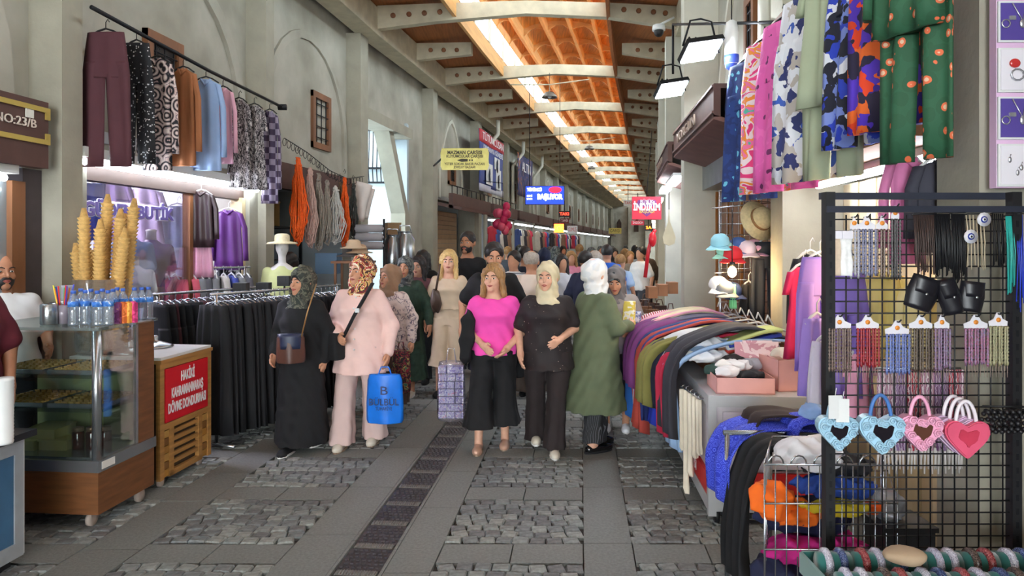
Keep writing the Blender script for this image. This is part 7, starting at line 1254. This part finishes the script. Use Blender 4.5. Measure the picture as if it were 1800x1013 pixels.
o = thing('black_case', 'black box with clear bag behind the lower grid', 'box', (px(1600, 940, 3.1).x, 3.2, .36)); m = MB(); m.box((0, 0, .07), (.22, .2, .14)); m.box((0, 0, .145), (.24, .22, .02)); m.build('body', black, o); m = MB(); m.box((0, 0, -.18), (.3, .24, .36)); m.build('crate', wood_br, o)
crumple('clear_bag_bundle', 'crumpled clear bag lying on the black box', GLASS('crumple_clear', (210, 214, 222), .5, .1, body=.3), (px(1600, 940, 3.1).x-.05, 3.2, .58), (.09, .08, .08), .008, 70, 'bag')
# inner right shop wall
sl = thing('slat_wall', 'pale slatted shop wall panel behind the grid stand', 'panel', W(1.95, 3.4, 0))
for k in range(14): m = MB(); a = 3.25+.155*k; m.slab(2.0+.01*(k % 2), 2.05, a, a+.15, 0, 2.2); m.build('board', M('slat_%d' % (k % 2), ((196, 182, 150), (176, 160, 132))[k % 2], .7, var=.08), sl, True)
# ---- far stall on the right
st = thing('bag_stall', 'stall table with handbags beyond the cart', 'stall', (1.6, 9.6, 0)); 
m = MB(); m.b2(1.25, 2.1, 8.0, 11.2, .8, .86); m.build('top', M('stall_cloth', (190, 196, 206), .7, var=.1), st, True); m = MB(); m.b2(1.3, 2.05, 8.05, 11.1, .0, .8); m.build('skirt', M('stall_skirt', (150, 156, 170), .8, var=.1), st, True)
for i in range(12):
    x, y = 1.45+.2*(i % 3), 8.3+.32*(i//3)*1.6+.1*(i % 2); o = thing('small_handbag', 'small brown handbag on the far stall, row %s, %s across' % (OD[i//3], OD[i % 3]), 'handbag', (x, y, .86), .3*(i % 4), 'handbags on the far stall'); m = MB(); m.box((0, 0, .06), (.15, .07, .12)); m.box((0, -.005, .1), (.155, .072, .05)); m.build('body', M('hb_%d' % (i % 3), ((92, 56, 36), (120, 80, 50), (60, 40, 34))[i % 3], .5, var=.1), o); m = MB(); m.tube([(-.05, 0, .12), (-.03, 0, .2), (.03, 0, .2), (.05, 0, .12)], .006, 6); m.build('handle', M('hb_0'), o)
for i in range(3): o = boxy('paper_carton', 'brown carton full of bags on the far stall, %s from the left' % OD[i], 'carton', M('cardboard2', (166, 116, 84), .8, var=.1), 0, 505-4*i, 525-4*i, 1140+18*i, 1156+18*i, 8.6+.5*i, .2, 'cartons on the far stall')
for i in range(5): m = MB(); m.sheet(lambda u, v: (1.35+.4*u, 7.6+.3*v, .9+.02*i+.01*math.sin(u*4+i)), 6, 4, .018); m.one('stall_cloth', M('stallcloth_%d' % i, ((180, 40, 50), (226, 200, 150), (206, 110, 60), (150, 30, 44), (230, 220, 200))[i], .85, var=.1), '%s cloth in the folded pile at the stall end' % ('bottom red', 'second cream', 'middle orange', 'fourth dark red', 'top cream')[i], 'cloth', 'folded cloths on the stall')
pb = MB(); pb.b2(1.3, 1.85, 7.5, 8.0, 0, .84); pb.b2(1.28, 1.87, 7.48, 8.02, .84, .88); pb.one('display_box', M('stall_skirt'), 'grey display box carrying the folded cloths', 'box')
o = thing('red_lamp_arm', 'red slanted pole with a red lantern over the far stall', 'pole', px(1134, 486, 10.4)); m = MB(); m.tube([px(1134, 488, 10.4), px(1140, 440, 10.4), px(1146, 415, 10.4), px(1152, 404, 10.4)], .028, 8); m.build('pole', M('red_gloss', (206, 24, 40), .3), o, True); t = px(1147, 421, 10.3); m = MB(); m.ell(t, (.06, .06, .11)); m.build('lantern', M('red_gloss'), o, True)
o = thing('wooden_paddle', 'pale wooden paddle hanging under the strip lamp', 'paddle', px(1176, 412, 9.2)); P = [(0, .32), (.012, .16), (.05, .06), (.085, -.04), (.07, -.12), (0, -.15), (-.07, -.12), (-.085, -.04), (-.05, .06), (-.012, .16)]; m = MB(); m.prism(P, lambda u, v: (u, -.01, v), lambda u, v: (u, .01, v)); m.build('blade', M('pale_wood', (214, 204, 176), .7, var=.08), o); m = MB(); m.tube([(0, 0, .32), (0, 0, .6)], .006, 5); m.build('cord', iron, o)
# warm bulbs in the stalls
for i, (x, y, d) in enumerate(((1287, 478, 5.75), (1570, 492, 3.7))):
    t = px(x, y, d); o = thing('stall_bulb', ('bulb glowing among the caps' if i == 0 else 'bulb glowing behind the grid stand'), 'lamp', t, 0, 'stall bulbs'); m = MB(); m.ell((0, 0, 0), (.035, .035, .045), 12, 8); m.build('bulb', E('bulb_warm', (255, 222, 160), 130), o); m = MB(); m.lathe([(.02, .04), (.022, .08)], n=10); m.tube([(0, 0, .08), (0, 0, .5)], .004, 5); m.build('socket', black, o)
for i, d in enumerate((13.2, 17.4, 21.6, 25.9, 30.1, 34.4)):  # invented strip lamps, added to brighten the far end of the street
    o = thing('shop_lamp', 'added strip lamp over the %s far shop on the right' % OD[i], 'lamp', W(1.3, d, 2.6), 0, 'added strip lamps on the far right'); m = MB(); m.slab(1.15, 1.3, d, d+2, 2.62, 2.66); m.build('housing', white, o, True); m = MB(); m.slab(1.16, 1.29, d+.02, d+1.98, 2.58, 2.62); m.build('tube', E('far_warm_fill', (255, 236, 200), 12), o, True)
crumple('dark_jacket', 'black jacket folded over the arm of the pink T-shirt woman', blk, px(822, 592, 6.08), (.085, .08, .29), .014, 30, 'jacket', seed=2)
t = px(766, 530, 8.05); o = crumple('dark_shoulder_bag', 'dark brown shoulder bag of the blonde woman', M('dark_tan', (74, 56, 48), .5, var=.1), t, (.07, .1, .17), .006, 24, 'bag', seed=1); m = MB(); m.tube([(0, -.04, .12), (.03, -.03, .3), (.05, .0, .42), (.03, .05, .3), (0, .04, .12)], .009, 6); m.build('strap', M('dark_tan'), o)
